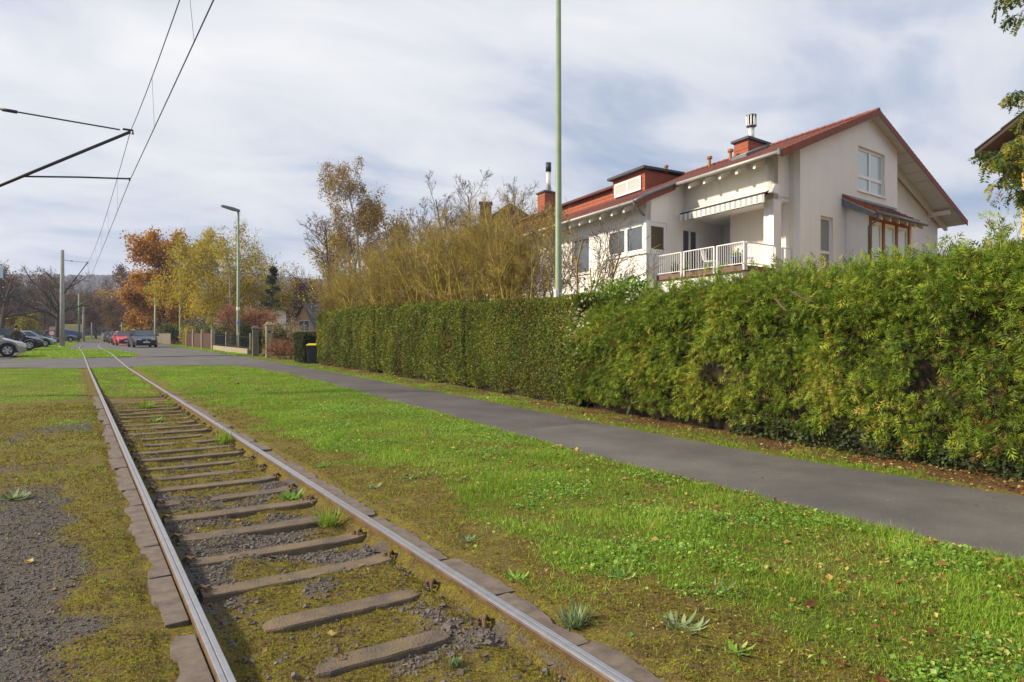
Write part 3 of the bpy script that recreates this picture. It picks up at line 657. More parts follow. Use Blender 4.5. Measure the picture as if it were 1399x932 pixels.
def mk_moss():
    MT = [(.15, -.2, 0), (.15, .2, 0), (1.0, .1, .7), (-.2, .1, 0), (.1, .25, 0), (-.1, 1.0, .6), (-.1, -.2, 0), (-.2, .15, 0), (-.9, -.3, .8), (.2, -.1, 0), (-.1, -.2, 0), (.3, -.8, .75), (-.15, -.15, .1), (.15, .15, .1), (.05, 0, 1.3)]
    MF = [(0, 1, 2), (3, 4, 5), (6, 7, 8), (9, 10, 11), (12, 13, 14)]
    n = 240000
    q = rng.random(n); Y = 1.6 + 17 * rng.random(n) ** 2.2
    X = np.where(q < 0.40, 0.66 + 1.37 * rng.random(n), np.where(q < 0.72, 2.36 + 1.9 * rng.random(n), 0.42 - 1.6 * rng.random(n) ** 1.2))
    g, gv, _ = zones(X, Y); k = np.clip(1 - 0.8 * g - 0.9 * gv, 0, 1) * sstep(0.30, 0.55, fbm(X, Y, 4.0, 3, 101)) > rng.random(n)
    X, Y = X[k], Y[k]; n = len(X); d = np.hypot(X, Y)
    pos = np.stack([X, Y, ground_z(X, Y) - 0.002], -1)
    a, b, c = frames(np.stack([rng.normal(0, 0.3, n), rng.normal(0, 0.3, n), np.ones(n)], -1), rng.random(n) * 6.28)
    s = 0.0085 * rng.uniform(0.5, 1.6, n) * (0.70 + 0.06 * d)
    scatter('moss', MT, MF, pos, a, b, c, np.stack([s, s, s * rng.uniform(0.8, 1.8, n)], -1), M['moss'], kind='stuff', label='olive yellow moss carpet beside and between the rails', cat='moss')
mk_moss()
def mk_stones():
    ST_ = np.array([(-1, -1, -.6), (1, -1, -.7), (1.1, .9, -.6), (-.9, 1, -.6), (-.6, -.7, .6), (.8, -.5, .75), (.5, .8, .5), (-.7, .6, .7)]) * 0.5
    SF = [(0, 1, 5, 4), (1, 2, 6, 5), (2, 3, 7, 6), (3, 0, 4, 7), (4, 5, 6, 7)]
    def go(X, Y, size, label):
        n = len(X); pos = np.stack([X, Y, ground_z(X, Y) + 0.002], -1)
        a, b, c = frames(np.stack([rng.normal(0, 0.5, n), rng.normal(0, 0.5, n), np.ones(n)], -1), rng.random(n) * 6.28)
        s = size * np.exp(rng.normal(0, 0.35, n))
        scatter('gravel', ST_, SF, pos, a, b, c, np.stack([s, s * rng.uniform(.6, 1.1, n), s * rng.uniform(.4, .8, n)], -1), M['stone'], kind='stuff', label=label, cat='gravel')
    n = 26000
    Y = 2.6 + 16 * rng.random(n) ** 1.6; X = 0.67 + 1.36 * rng.random(n); _, gv, _ = zones(X, Y)
    k = np.clip(gv * 0.9 + 0.05 + 0.14 * (np.abs(X - 1.347) > 0.6), 0, 1) > rng.random(n)
    go(X[k], Y[k], 0.023, 'dark ballast stones lying between the sleepers')
    n = 30000
    Y = 2.2 + 15 * rng.random(n) ** 2.2; X = 0.35 - 1.7 * rng.random(n); _, gv, _ = zones(X, Y)
    k = (gv * 0.9 + 0.03) > rng.random(n)
    go(X[k], Y[k], 0.015, 'fine grey gravel on the worn strip left of the track')
mk_stones()
def mk_litter():
    n = 8200
    Y = 1.2 + 33 * rng.random(n) ** 1.6; q = rng.random(n)
    X = np.where(q < 0.30, 2.5 + rng.random(n) * (path_l(Y) - 2.4), np.where(q < 0.93, path_r(Y) + 0.0 + (hedge_x(Y) - path_r(Y) + 0.15) * rng.random(n) ** 0.7, np.where(q < 0.975, 0.7 + 1.3 * rng.random(n), 0.3 - 1.0 * rng.random(n))))
    put_leaves('fallen_leaves', X, Y, 0.030, M['litter'], 'fallen brown and yellow leaves lying on the verges', 'leaves', 0.03, 0.35, asp=(0.5, 1.1))
    n = 2600
    Y = 1.2 + 8 * rng.random(n) ** 1.3; X = path_l(Y) - 0.05 - rng.random(n) ** 1.5 * 2.2
    put_leaves('fallen_leaves', X, Y, 0.030, M['litter'], 'fallen pale leaves scattered over the green verge by the path', 'leaves', 0.035, 0.4, asp=(0.5, 1.1))
    for (px, py, s, sp) in ((40, 771, 0.075, 0.3), (455, 868, 0.055, 1.2)):
        p = G(px, py, 0.0 if px < 100 else -0.09); gz = float(ground_z(np.array([p.x]), np.array([p.y]))[0])
        mb = MB(); vs = [(0, 0, 0)]
        pr = [(0.0, 1.0), (0.5, 0.75), (0.62, 0.3), (0.45, -0.3), (0.0, -0.75), (-0.5, -0.25), (-0.6, 0.35), (-0.4, 0.8)]
        c, sn = math.cos(sp), math.sin(sp)
        for k, (a, b) in enumerate(pr): vs.append(((a * c - b * sn) * s * 0.6, (a * sn + b * c) * s * 0.6, 0.012 + 0.008 * (k % 3)))
        fs = [(0, 1 + k, 1 + (k + 1) % 8) for k in range(8)]
        o = mb.add([(x + p.x, y + p.y, z + gz + 0.004) for x, y, z in vs], fs).build('maple_leaf' if px < 100 else 'pale_leaf', M['litter'])
        a_ = o.data.attributes.new('rnd', 'FLOAT', 'POINT'); a_.data.foreach_set('value', [0.85 if px < 100 else 1.0] * len(o.data.vertices))
        tag(o, 'single curled yellow leaf lying on the grey gravel' if px < 100 else 'single pale leaf lying on the moss between the rails', 'leaf')
mk_litter()
def weed(name, px, py, n, length, width, mat, label, cat, upright=0.5, dz=0.0, group=None):
    p = G(px, py, dz); gz = float(ground_z(np.array([p.x]), np.array([p.y]))[0])
    an = rng.random(n) * 6.28; up = np.clip(rng.normal(upright, 0.22, n), 0.02, 1.3)
    d = np.stack([np.cos(an) * np.cos(up), np.sin(an) * np.cos(up), np.sin(up)], -1)
    side = np.stack([-np.sin(an), np.cos(an), np.zeros(n)], -1); nr = np.cross(side, d)
    T = [(-0.3, 0, 0), (0.3, 0, 0), (-0.5, 0.45, 0.10), (0.5, 0.45, 0.10), (-0.32, 0.8, 0.04), (0.32, 0.8, 0.04), (0, 1.0, -0.06)]
    Fq = [(0, 1, 3), (0, 3, 2), (2, 3, 5), (2, 5, 4), (4, 5, 6)]
    L_ = length * rng.uniform(0.5, 1.15, n); pos = np.stack([p.x + rng.normal(0, length * 0.18, n), p.y + rng.normal(0, length * 0.18, n), np.full(n, gz)], -1)
    r = empty(name, (p.x, p.y, gz), label, cat, group)
    scatter('leaves', T, Fq, pos, side, d, nr, np.stack([np.full(n, width), L_, L_], -1), mat, r, rnd=rng.random(n))
    return r
weed('weed_plant', 785, 852, 150, 0.12, 0.010, M['weed'], 'silvery grey-green bushy weed growing against the rail edging', 'weed', 0.7)
weed('weed_plant', 932, 856, 46, 0.15, 0.024, M['weed'], 'flat grey-green thistle rosette in the mossy verge', 'weed', 0.15)
weed('weed_plant', 622, 905, 160, 0.055, 0.004, M['weed'], 'small round blue-green cushion plant between the rails', 'weed', 0.9, -0.07)
weed('grass_tuft', 448, 716, 140, 0.19, 0.006, M['grass'], 'bright green grass tuft between sleepers near the rail', 'grass tuft', 0.9, -0.08)
weed('weed_plant', 400, 682, 26, 0.13, 0.05, M['clover'], 'leafy green dandelion beside a sleeper end', 'weed', 0.45, -0.08)
weed('grass_tuft', 306, 606, 110, 0.24, 0.010, M['grass'], 'feathery green tuft growing against the inside of the rail', 'grass tuft', 1.1, -0.08)
weed('grass_tuft', 200, 556, 190, 0.24, 0.010, M['grass'], 'wide bright grass tuft in the middle of the track', 'grass tuft', 0.8, -0.05)
weed('grass_tuft', 232, 552, 90, 0.18, 0.010, M['grass'], 'small grass tuft in the track beside a wider tuft', 'grass tuft', 0.9, -0.05)
weed('weed_plant', 212, 574, 40, 0.14, 0.03, M['clover'], 'low green weed on the sleepers behind the feathery tuft', 'weed', 0.4, -0.05)
weed('weed_plant', 20, 682, 50, 0.16, 0.03, M['weed'], 'dark green spreading weed on the worn ground left of the rail', 'weed', 0.3)
for k, (px, py, s) in enumerate(((440, 640, .12), (512, 668, .12), (705, 792, .11), (560, 655, .13), (1005, 890, .12), (640, 740, .1), (850, 792, .12), (985, 812, .13))):
    weed('weed_plant', px, py, 30, s, 0.02, M['weed'] if k % 2 else M['clover'], 'small leafy rosette weed in the moss between rail and grass', 'weed', 0.2, 0, 'rosette weeds in the verge moss')
#__PART3__
# ------------------------------------------------------------------ hedges
FR_T = [(0, 0, 0)]; FR_F = []
for t_, s_, w_ in ((0.08, -1, .34), (0.18, 1, .40), (0.34, -1, .38), (0.44, 1, .34), (0.58, -1, .28), (0.66, 1, .24)):
    b_ = len(FR_T); FR_T += [(0.03 * s_, t_, 0), (s_ * w_, t_ + 0.34, -0.07), (s_ * 0.12, t_ + 0.25, 0.0)]; FR_F.append((b_, b_ + 1, b_ + 2))
b_ = len(FR_T); FR_T += [(-0.07, 0.6, 0), (0.07, 0.6, 0), (0, 1.08, -0.06), (-0.045, 0, 0), (0.045, 0, 0)]; FR_F += [(b_, b_ + 1, b_ + 2)]
def hedge_surface(n, y0, y1, hf, depth, lumps, amp, seed, rg, ends=True, round_=0.2, front=None, low=0.0, zs=1.0):
    """random points on the skin of a hedge: position, outward normal"""
    front = front or hedge_x
    hm = 2.5; L = y1 - y0; a = np.array([L * hm, L * depth, depth * hm if ends else 0.0, depth * hm if ends else 0.0, L * hm * 0.10])
    w = rg.choice(5, n, p=a / a.sum()); r1, r2 = rg.random(n), rg.random(n)
    Y = np.where(w == 2, y0, np.where(w == 3, y1, y0 + L * r1))
    h = hf(Y); fx = front(Y)
    Xd = np.where(w == 0, 0.0, np.where(w == 1, depth * r2, np.where(w == 4, depth, depth * r1)))
    Z = np.where(w == 1, h, low + (h - low) * (r2 if True else 0))
    nr = np.zeros((n, 3)); nr[w == 0, 0] = -1; nr[w == 4, 0] = 1; nr[w == 1, 2] = 1; nr[w == 2, 1] = -1; nr[w == 3, 1] = 1
    # round the long edges and let the foot draw in
    e = np.clip((Z - (h - round_)) / round_, 0, 1); f = np.clip((round_ - Xd) / round_, 0, 1)
    Xd = np.where(w == 0, Xd + round_ * (1 - np.sqrt(np.clip(1 - e ** 2, 0, 1))), Xd); Z = np.where(w == 1, Z - round_ * (1 - np.sqrt(np.clip(1 - f ** 2, 0, 1))), Z)
    nr[:, 2] += np.where(w == 0, e, 0); nr[:, 0] -= np.where(w == 1, f, 0)
    Xd = Xd + np.where(w == 0, 0.12 * np.clip((0.5 - Z) / 0.5, 0, 1), 0)
    nr /= np.linalg.norm(nr, axis=1, keepdims=True)
    k = fbm(Y + Xd * 0.7, Z * zs + Xd * 0.8, 1 / lumps, 3, seed) - 0.5 + 0.35 * (fbm(Y + Xd, Z, 3.2 / lumps, 2, seed + 5) - 0.5)
    pos = np.stack([fx + Xd, Y, Z], -1) + nr * (k * 2 * amp)[:, None]
    pos[:, 2] = np.maximum(pos[:, 2], 0.02)
    return pos, nr, k
def hedge_core(parent, y0, y1, hf, depth, inset, front=None, mat=None, ti=None):  # closed dark box added inside the hedge to block light, in place of twigs
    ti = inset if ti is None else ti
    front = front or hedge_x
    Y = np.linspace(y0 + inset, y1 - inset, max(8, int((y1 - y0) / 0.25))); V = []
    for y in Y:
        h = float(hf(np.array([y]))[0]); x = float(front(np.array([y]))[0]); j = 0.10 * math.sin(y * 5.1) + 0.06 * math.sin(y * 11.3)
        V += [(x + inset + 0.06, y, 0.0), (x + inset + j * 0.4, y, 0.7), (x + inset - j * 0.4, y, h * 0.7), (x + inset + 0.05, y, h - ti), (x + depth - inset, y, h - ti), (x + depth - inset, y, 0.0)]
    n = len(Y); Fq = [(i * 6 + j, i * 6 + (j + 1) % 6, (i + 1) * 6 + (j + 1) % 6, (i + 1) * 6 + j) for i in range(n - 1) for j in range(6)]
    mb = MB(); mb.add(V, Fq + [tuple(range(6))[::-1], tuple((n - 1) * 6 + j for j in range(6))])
    return mb.build('light_blocking_core', mat or M['hedge_core'], parent)
def put_on_skin(name, T, Fc, pos, nr, size, mat, parent, rg, out=0.6, up=0.0, jit=0.8, rnd=None, flat=0.4, asp=(0.8, 1.2)):
    n = len(pos)
    d = nr * out + rg.normal(0, jit, (n, 3)) + np.array([0, 0, up]); d /= np.linalg.norm(d, axis=1, keepdims=True)
    q = nr * flat + rg.normal(0, 0.5, (n, 3)); s = np.cross(d, q); s /= np.linalg.norm(s, axis=1, keepdims=True); m_ = np.cross(s, d)
    L_ = size * rg.uniform(0.6, 1.3, n)
    return scatter(name, T, Fc, pos, s, d, m_, np.stack([L_ * rg.uniform(*asp, n), L_, L_], -1), mat, parent, rnd=rnd if rnd is not None else rg.random(n))
def put_twigs(name, segs, mat, parent, n=3):
    p0 = np.array([s[0] for s in segs], float); p1 = np.array([s[1] for s in segs], float)
    r0 = np.array([s[2] for s in segs]); r1 = np.array([s[3] for s in segs])
    d = p1 - p0; d /= np.maximum(np.linalg.norm(d, axis=1, keepdims=True), 1e-6)
    a, b, _ = frames(d, np.zeros(len(d)))
    V = []
    for p, r in ((p0, r0), (p1, r1)):
        for k in range(n):
            t = 2 * math.pi * k / n; V.append(p + (a * math.cos(t) + b * math.sin(t)) * r[:, None])
    V = np.stack(V, 1)
    f = np.array([(k, (k + 1) % n, n + (k + 1) % n, n + k) for k in range(n)])
    Fa = (f[None] + (np.arange(len(p0)) * 2 * n)[:, None, None]).reshape(-1, 4)
    return npmesh(name, V.reshape(-1, 3), Fa, mat, parent, smooth=True)

hr = np.random.default_rng(21)
def thuja_h(Y): return ip(Y, [(-4, 2.42), (3, 2.44), (5, 2.40), (7, 2.38), (8.6, 2.34), (9.8, 2.16), (10.8, 2.0), (11.75, 1.82)]) + (fbm(Y, Y * 0 + 4, 1.1, 3, 12) - 0.5) * 0.30
th = empty('thuja_hedge', (9.2, 6, 0), 'shaggy light green thuja hedge with loose drooping sprays beside the path', 'hedge')
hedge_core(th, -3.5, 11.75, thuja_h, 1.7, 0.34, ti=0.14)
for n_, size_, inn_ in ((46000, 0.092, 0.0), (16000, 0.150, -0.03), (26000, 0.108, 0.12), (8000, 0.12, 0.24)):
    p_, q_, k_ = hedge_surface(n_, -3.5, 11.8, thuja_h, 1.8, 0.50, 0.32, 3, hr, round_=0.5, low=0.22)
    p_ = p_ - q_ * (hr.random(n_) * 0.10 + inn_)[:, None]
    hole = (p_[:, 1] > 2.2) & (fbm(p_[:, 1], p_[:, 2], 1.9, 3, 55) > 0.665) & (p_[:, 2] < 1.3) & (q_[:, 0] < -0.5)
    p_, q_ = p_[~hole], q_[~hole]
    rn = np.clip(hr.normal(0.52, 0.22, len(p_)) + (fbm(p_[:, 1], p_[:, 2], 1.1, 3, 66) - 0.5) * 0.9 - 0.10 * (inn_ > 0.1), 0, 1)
    rn = np.where(hr.random(len(p_)) < 0.012, hr.random(len(p_)) * 0.08, rn)
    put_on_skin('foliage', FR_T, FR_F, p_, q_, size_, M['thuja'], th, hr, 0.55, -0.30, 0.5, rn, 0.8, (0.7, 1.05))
p_, q_, k_ = hedge_surface(46000, -3.5, 11.8, thuja_h, 1.8, 0.58, 0.27, 3, hr, round_=0.5, low=0.22)
tp = (p_[:, 2] > thuja_h(p_[:, 1]) - 0.55) & (p_[:, 0] - hedge_x(p_[:, 1]) < 0.95); p_, q_ = p_[tp], q_[tp]; p_ = p_ - q_ * (hr.random(len(p_)) * 0.14)[:, None]
put_on_skin('foliage', FR_T, FR_F, p_, q_, 0.105, M['thuja'], th, hr, 0.5, -0.1, 0.6, np.clip(hr.normal(0.5, 0.2, len(p_)), 0, 1), 0.8, (0.75, 1.1))
# upright shoots that stand above the thuja top
sg = []; lp = []; ln = []
for k in range(260):
    y = hr.uniform(-2, 11.2); 
    if hr.random() < 0.35: y = hr.uniform(2.0, 6.5)
    x = float(hedge_x(np.array([y]))[0]) + hr.uniform(0.15, 1.6); z = float(thuja_h(np.array([y]))[0]) - 0.15
    L_ = hr.uniform(0.10, 0.32) * (1.5 if (2.2 < y < 3.6 and hr.random() < 0.5) else 1); d = np.array([hr.normal(0, .22), hr.normal(0, .22), 1.0]); p = np.array([x, y, z])
    for j in range(5):
        p2 = p + d * L_ / 3.2 + hr.normal(0, .012, 3); sg.append((p, p2, 0.006 * (1 - j / 6), 0.006 * (1 - (j + 1) / 6)))
        for _ in range(3): lp.append(p2 + hr.normal(0, 0.03, 3)); ln.append(np.array([hr.normal(0, 1), hr.normal(0, 1), 0.5]))
        p = p2
put_twigs('shoot_stems', sg, M['bark_oliv_tw'], th)
lp = np.array(lp); ln = np.array(ln); ln /= np.linalg.norm(ln, axis=1, keepdims=True)
put_on_skin('shoots', FR_T, FR_F, lp, ln, 0.13, M['thuja'], th, hr, 0.5, 0.5, 0.3, np.clip(hr.normal(0.5, 0.2, len(lp)), 0, 1), 0.3)
# bare twigs and cut branches that show in gaps of the hedge
sg = []
for k in range(230):
    y = hr.uniform(1.5, 11.5); zz = hr.uniform(0.1, 1.0) if k < 200 else hr.uniform(0.3, 2.6); p = np.array([float(hedge_x(np.array([y]))[0]) + hr.uniform(-0.02, 0.2), y, zz]); d = np.array([hr.normal(-.2, .4), hr.normal(0, 1), hr.normal(0.1, .6)]); d /= np.linalg.norm(d)
    for j in range(4):
        p2 = p + d * 0.06; sg.append((p, p2, .004, .003)); d = d + hr.normal(0, .3, 3); d /= np.linalg.norm(d); p = p2
for (px, py, x2, y2) in ((1185, 480, 1222, 486), (1060, 408, 1075, 425), (1080, 398, 1112, 413)):
    a = at(px, py, 9.25); b = at(x2, y2, 8.9); c = (a + b) / 2 + Vector((0, 0, -0.02)); sg += [(a, c, .016, .014), (c, b, .014, .009)]
put_twigs('bare_twigs', sg, M['bark_brown'], th, 4)
# ground ivy at the foot
p_, q_, _ = hedge_surface(2600, 1.0, 7.2, lambda y: y * 0 + 0.34, 0.4, 0.4, 0.08, 9, hr, False, 0.15, front=lambda y: hedge_x(y) - 0.02)
iv = empty('ivy', (8.4, 4, 0), 'low dark ivy creeping along the foot of the thuja hedge', 'ivy')
put_on_skin('leaves', LF_T, LF_F, p_, q_, 0.05, M['ivy'], iv, hr, 0.3, 0, 0.5, None, 1.2, (0.9, 1.4))
# bright creeper on the near end of the clipped hedge
pc = at(850, 396, 13.6); n_ = 900
p_ = np.array([(pc.x, pc.y, pc.z)]) + hr.normal(0, 1, (n_, 3)) * np.array([0.25, 0.40, 0.10]); q_ = np.tile(np.array([[-0.5, -0.3, 0.8]]), (n_, 1)); q_ /= np.linalg.norm(q_[0])
cr = empty('creeper', pc, 'bright green leafy creeper sprawling over the top of the thuja hedge end', 'creeper')
put_on_skin('leaves', LF_T, LF_F, p_, q_, 0.07, M['creeper'], cr, hr, 0.3, 0.2, 0.6, None, 1.0, (0.9, 1.3))
pc = at(797, 452, 14.3); n_ = 160
p_ = np.array([(pc.x - .1, pc.y, pc.z)]) + hr.normal(0, 1, (n_, 3)) * np.array([0.12, 0.18, 0.35]); q_ = np.tile(np.array([[-0.9, -0.3, 0.3]]), (n_, 1))
cf = empty('seed_plant', pc, 'pale cream seed heads hanging where the two hedges meet', 'plant')
tag(put_on_skin('seed_heads', LF_T, LF_F, p_, q_, 0.055, M['cream_fl'], cf, hr, 0.5, 0.1, 0.6, hr.uniform(0.5, 1, n_), 1.0, (0.9, 1.3)), kind='stuff')

def clipped(y0, y1, hf, label, seed, n, size, amp=0.05, depth=1.15, mat=None, front=None, brown=0.0, lumps=0.6):
    r = np.random.default_rng(seed); fr = front or hedge_x
    e = empty('clipped_hedge', (float(fr(np.array([y0]))[0]) + depth / 2, (y0 + y1) / 2, float(terrain(y0))), label, 'hedge')
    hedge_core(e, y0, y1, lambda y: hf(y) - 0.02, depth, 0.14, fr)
    for sub, inn in ((0.75, 0.0), (0.35, 0.09)):
        m_ = int(n * sub); p, q, k = hedge_surface(m_, y0, y1, hf, depth, lumps, amp, seed, r, True, 0.16, fr, 0.05, 0.4)
        p = p - q * (inn + 0.03 * r.random(m_))[:, None]
        foot = p[:, 2] > 0.05 + 0.35 * np.clip(fbm(p[:, 1], p[:, 1] * 0, 1.3, 2, 88) - 0.42, 0, 1)
        p, q = p[foot], q[foot]
        rn = np.clip(r.normal(0.5, 0.22, len(p)) + brown * (fbm(p[:, 1], p[:, 2], 0.7, 3, seed + 3) - 0.5), 0, 1)
        put_on_skin('foliage', LF_T, LF_F, p, q, size, mat or M['privet'], e, r, 0.5, 0.1, 0.6, rn, 0.9, (0.6, 1.0))
    return e
clipped(11.55, 17.4, lambda y: ip(y, [(11, 2.40), (17.4, 2.44)]) + (fbm(y, y * 0, 1.2, 2, 3) - .5) * .10, 'smooth clipped green hedge next to the shaggy thuja hedge', 31, 62000, 0.050, 0.07, 1.5, brown=-0.9)
clipped(17.55, 25.6, lambda y: ip(y, [(17, 2.46), (25.6, 2.62)]) + (fbm(y, y * 0, 1.2, 2, 4) - .5) * .16, 'clipped hedge of bluish green bushes between two other clipped hedges', 32, 56000, 0.062, 0.17, 1.5, brown=1.1, lumps=0.7)
clipped(25.85, 34.3, lambda y: ip(y, [(25, 2.68), (34.4, 2.62)]) + (fbm(y, y * 0, 1.2, 2, 5) - .5) * .12, 'rusty green clipped hedge ending beside the wheelie bin', 33, 44000, 0.072, 0.17, 1.5, brown=1.3, lumps=0.7)
g0 = G(412, 497)
clipped(36.0, 37.5, lambda y: y * 0 + 1.62, 'small dark green clipped hedge block behind the wheelie bin', 34, 7000, 0.06, 0.03, 1.2, M['hedge_dark'], lambda y: y * 0 + 10.05)

# ------------------------------------------------------------------ trees and shrubs
def branch(segs, tips, rg, p, d, L, r, lev, P):
    """grow one branch; P holds per-level lists"""
    n = P['nseg'][lev]; step = L / n; d = d / np.linalg.norm(d); r_end = r * P['taper'][lev]
    kids = P['kids'][lev] if lev < len(P['kids']) else 0
    ks = sorted(rg.uniform(P['start'][lev], 1.0, kids)) if kids else []
    ki = 0
    for i in range(n):
        d = d + rg.normal(0, P['wander'][lev], 3) + np.array([0, 0, P['grav'][lev]]); d /= np.linalg.norm(d)
        p2 = p + d * step; ra = r + (r_end - r) * i / n; rb = r + (r_end - r) * (i + 1) / n
        segs.append((p, p2, ra, rb, lev))
        while ki < len(ks) and ks[ki] <= (i + 1) / n:
            t = ks[ki]; ki += 1
            a = rg.uniform(0, 2 * math.pi); s = np.cross(d, np.array([math.cos(a), math.sin(a), 0.31])); s /= max(np.linalg.norm(s), 1e-6)
            ang = P['angle'][lev] * rg.uniform(0.75, 1.25); nd = d * math.cos(ang) + s * math.sin(ang)
            base = p + d * step * (t * n - i)
            lf = P['lenf'][lev]; ll = (lf(t) if callable(lf) else lf * L * (1.15 - 0.5 * t)) * rg.uniform(0.7, 1.2)
            branch(segs, tips, rg, base, nd, ll, max(P['rmin'], (ra * P['rf'][lev])), lev + 1, P)
        p = p2
    if lev >= P['leaf_lev']: tips.append((p, d, L))
def make_tree(name, base, seed, P, h, trunk_r, label, cat='tree', group=None, bark=None, twig=None, leaf=None, nleaf=0, lsize=0.1, jit=0.35, lean=(0, 0), leaf_sel=None, droop=0.0, stems=1, stem_spread=0.0, stem_r=0.0, clump=0.0):
    rg = np.random.default_rng(seed); segs = []; tips = []
    base = np.array(base, float)
    for k in range(stems):
        a = 2 * math.pi * k / max(stems, 1) + rg.uniform(-.4, .4); rr = stem_r * math.sqrt(rg.random())
        d = np.array([lean[0] + math.cos(a) * stem_spread * rg.uniform(.4, 1.2), lean[1] + math.sin(a) * stem_spread * rg.uniform(.4, 1.2), 1.0])
        branch(segs, tips, rg, base + np.array([math.cos(a) * rr, math.sin(a) * rr, -0.1]), d, h * P['trunk'] * (rg.uniform(0.8, 1.1) if stems > 1 else 1), trunk_r * (rg.uniform(.6, 1.15) if stems > 1 else 1), 0, P)
    e = empty(name, base, label, cat, group)
    big = [s for s in segs if s[4] <= P.get('big_lev', 1)]; small = [s for s in segs if s[4] > P.get('big_lev', 1)]
    put_twigs('trunk' if stems == 1 else 'stems', big, bark or M['bark'], e, 6)
    if small: put_twigs('twigs', small, twig or bark or M['bark'], e, 3)
    if leaf is not None and nleaf:
        tp = np.array([t[0] for t in tips]); td = np.array([t[1] for t in tips]); tl = np.array([t[2] for t in tips])
        if leaf_sel is not None:
            k = leaf_sel(tp - base, rg); tp, td, tl = tp[k], td[k], tl[k]
        i = rg.integers(0, len(tp), nleaf)
        pos = tp[i] - td[i] * (rg.random(nleaf) * tl[i])[:, None] + rg.normal(0, jit, (nleaf, 3)); pos[:, 2] -= droop * rg.random(nleaf)
        q = rg.normal(0, 1, (nleaf, 3)) + np.array([0, 0, 0.4]); q /= np.linalg.norm(q, axis=1, keepdims=True)
        put_on_skin('crown', LF_T, LF_F, pos, q, lsize, leaf, e, rg, 0.3, -0.4, 0.6, np.clip(rg.normal(0.5, 0.22, nleaf) + (rg.random(len(tp))[i] - 0.5) * 0.35, 0, 1), 0.6, (0.7, 1.1))
    return e
def PP(kids, lenf, angle, wander, grav, start, rf, taper, nseg, trunk=0.8, rmin=0.012, leaf_lev=2, big_lev=1):
    return dict(kids=kids, lenf=lenf, angle=angle, wander=wander, grav=grav, start=start, rf=rf, taper=taper, nseg=nseg, trunk=trunk, rmin=rmin, leaf_lev=leaf_lev, big_lev=big_lev)
def base_at(px, d, z=None): 
    p = at(px, 455, d); return (p.x, p.y, float(terrain(p.y)) if z is None else z)

# row of yellowish multi-stemmed shrubs behind the clipped hedges
PS = PP([8, 8, 7], [0.46, 0.46, 0.50], [0.42, 0.55, 0.65], [0.07, 0.11, 0.15, 0.18], [0.015, 0.04, 0.02, 0.0], [0.40, 0.15, 0.1], [0.6, 0.55, 0.6], [0.45, 0.4, 0.4, 0.5], [7, 5, 4, 3], 0.80, 0.006, 9, 1)
row = [17.1, 18.2, 19.3, 20.7, 22.3, 23.9, 25.6, 27.4, 29.3, 31.3, 33.4, 35.4]
sp = [make_tree('multi_stem_shrub', (0, 0, 0), 100 + k, PS, 6.6, 0.050, 'leafless shrub with many olive yellow stems in the row behind the clipped hedges', 'shrub', 'olive stemmed shrubs behind the hedges',
              M['bark_o'], M['bark_oliv_tw'], stems=10, stem_spread=0.20, stem_r=0.65) for k in range(3)]
for k, y in enumerate(row):
    o = sp[k] if k < 3 else copy_tree(sp[k % 3])
    x = float(hedge_x(np.array([y]))[0]) + 1.95 + rs.uniform(-.25, .25); s = float(ip(np.array([y]), [(16, 0.78), (18.5, .90), (21, .95), (25, .95), (30, .92), (36, .84)])[0])
    o.location = (x, y, .05); o.scale = (s, s, s); o.rotation_euler = (0, 0, k * 1.9)
# darker bare bushes
PB = PP([6, 6, 5], [0.5, 0.5, 0.5], [0.6, 0.65, 0.7], [0.10, 0.14, 0.18, 0.2], [0.02, 0.02, 0.02, 0.0], [0.2, 0.15, 0.1], [0.6, 0.6, 0.6], [0.45, 0.4, 0.4, 0.5], [6, 5, 4, 3], 0.8, 0.006, 9, 1)
b = at(786, 455, 17.9); make_tree('bare_bush', (b.x, b.y, 0.2), 131, PB, 4.5, 0.045, 'dark leafless bush in front of the white house wall beside the lamp post', 'bush', None, M['bark_oliv_tw'], M['bark_grey'], stems=10, stem_spread=0.5, stem_r=0.4)

# purple brown bare trees behind the shrub row
PU = PP([14, 7, 5, 3], [lambda t: 3.2 * (1.2 - t * 0.7), 0.5, 0.5, 0.5], [0.75, 0.6, 0.6, 0.6], [0.05, 0.10, 0.14, 0.18, 0.2], [0.0, 0.05, 0.04, 0.03, 0.0], [0.22, 0.15, 0.15, 0.1], [0.5, 0.55, 0.6, 0.6], [0.25, 0.4, 0.4, 0.4, 0.5], [10, 6, 4, 3, 2], 0.95, 0.010, 3, 1)
for k, (px, d, h, m_) in enumerate(((608, 42, 10.2, 'bark_grey'), (650, 44, 10.9, 'bark_grey'), (705, 50, 12.2, 'bark_grey'), (560, 38, 7.6, 'bark_p'), (452, 42, 8.0, 'bark_p'), (588, 36, 7.0, 'bark_p'), (478, 38, 6.6, 'bark_p'), (730, 48, 9.8, 'bark_grey'))):
    make_tree('bare_tree', base_at(px, d, 0.2), 150 + k, PU, h, 0.13, ['grey leafless tree with upright twigs behind the shrub row', 'purple brown leafless tree rising behind the shrub row'][m_ == 'bark_p'], 'tree', ['grey bare trees behind the shrubs', 'purple brown bare trees behind the shrubs'][m_ == 'bark_p'], M['bark'], M[m_])
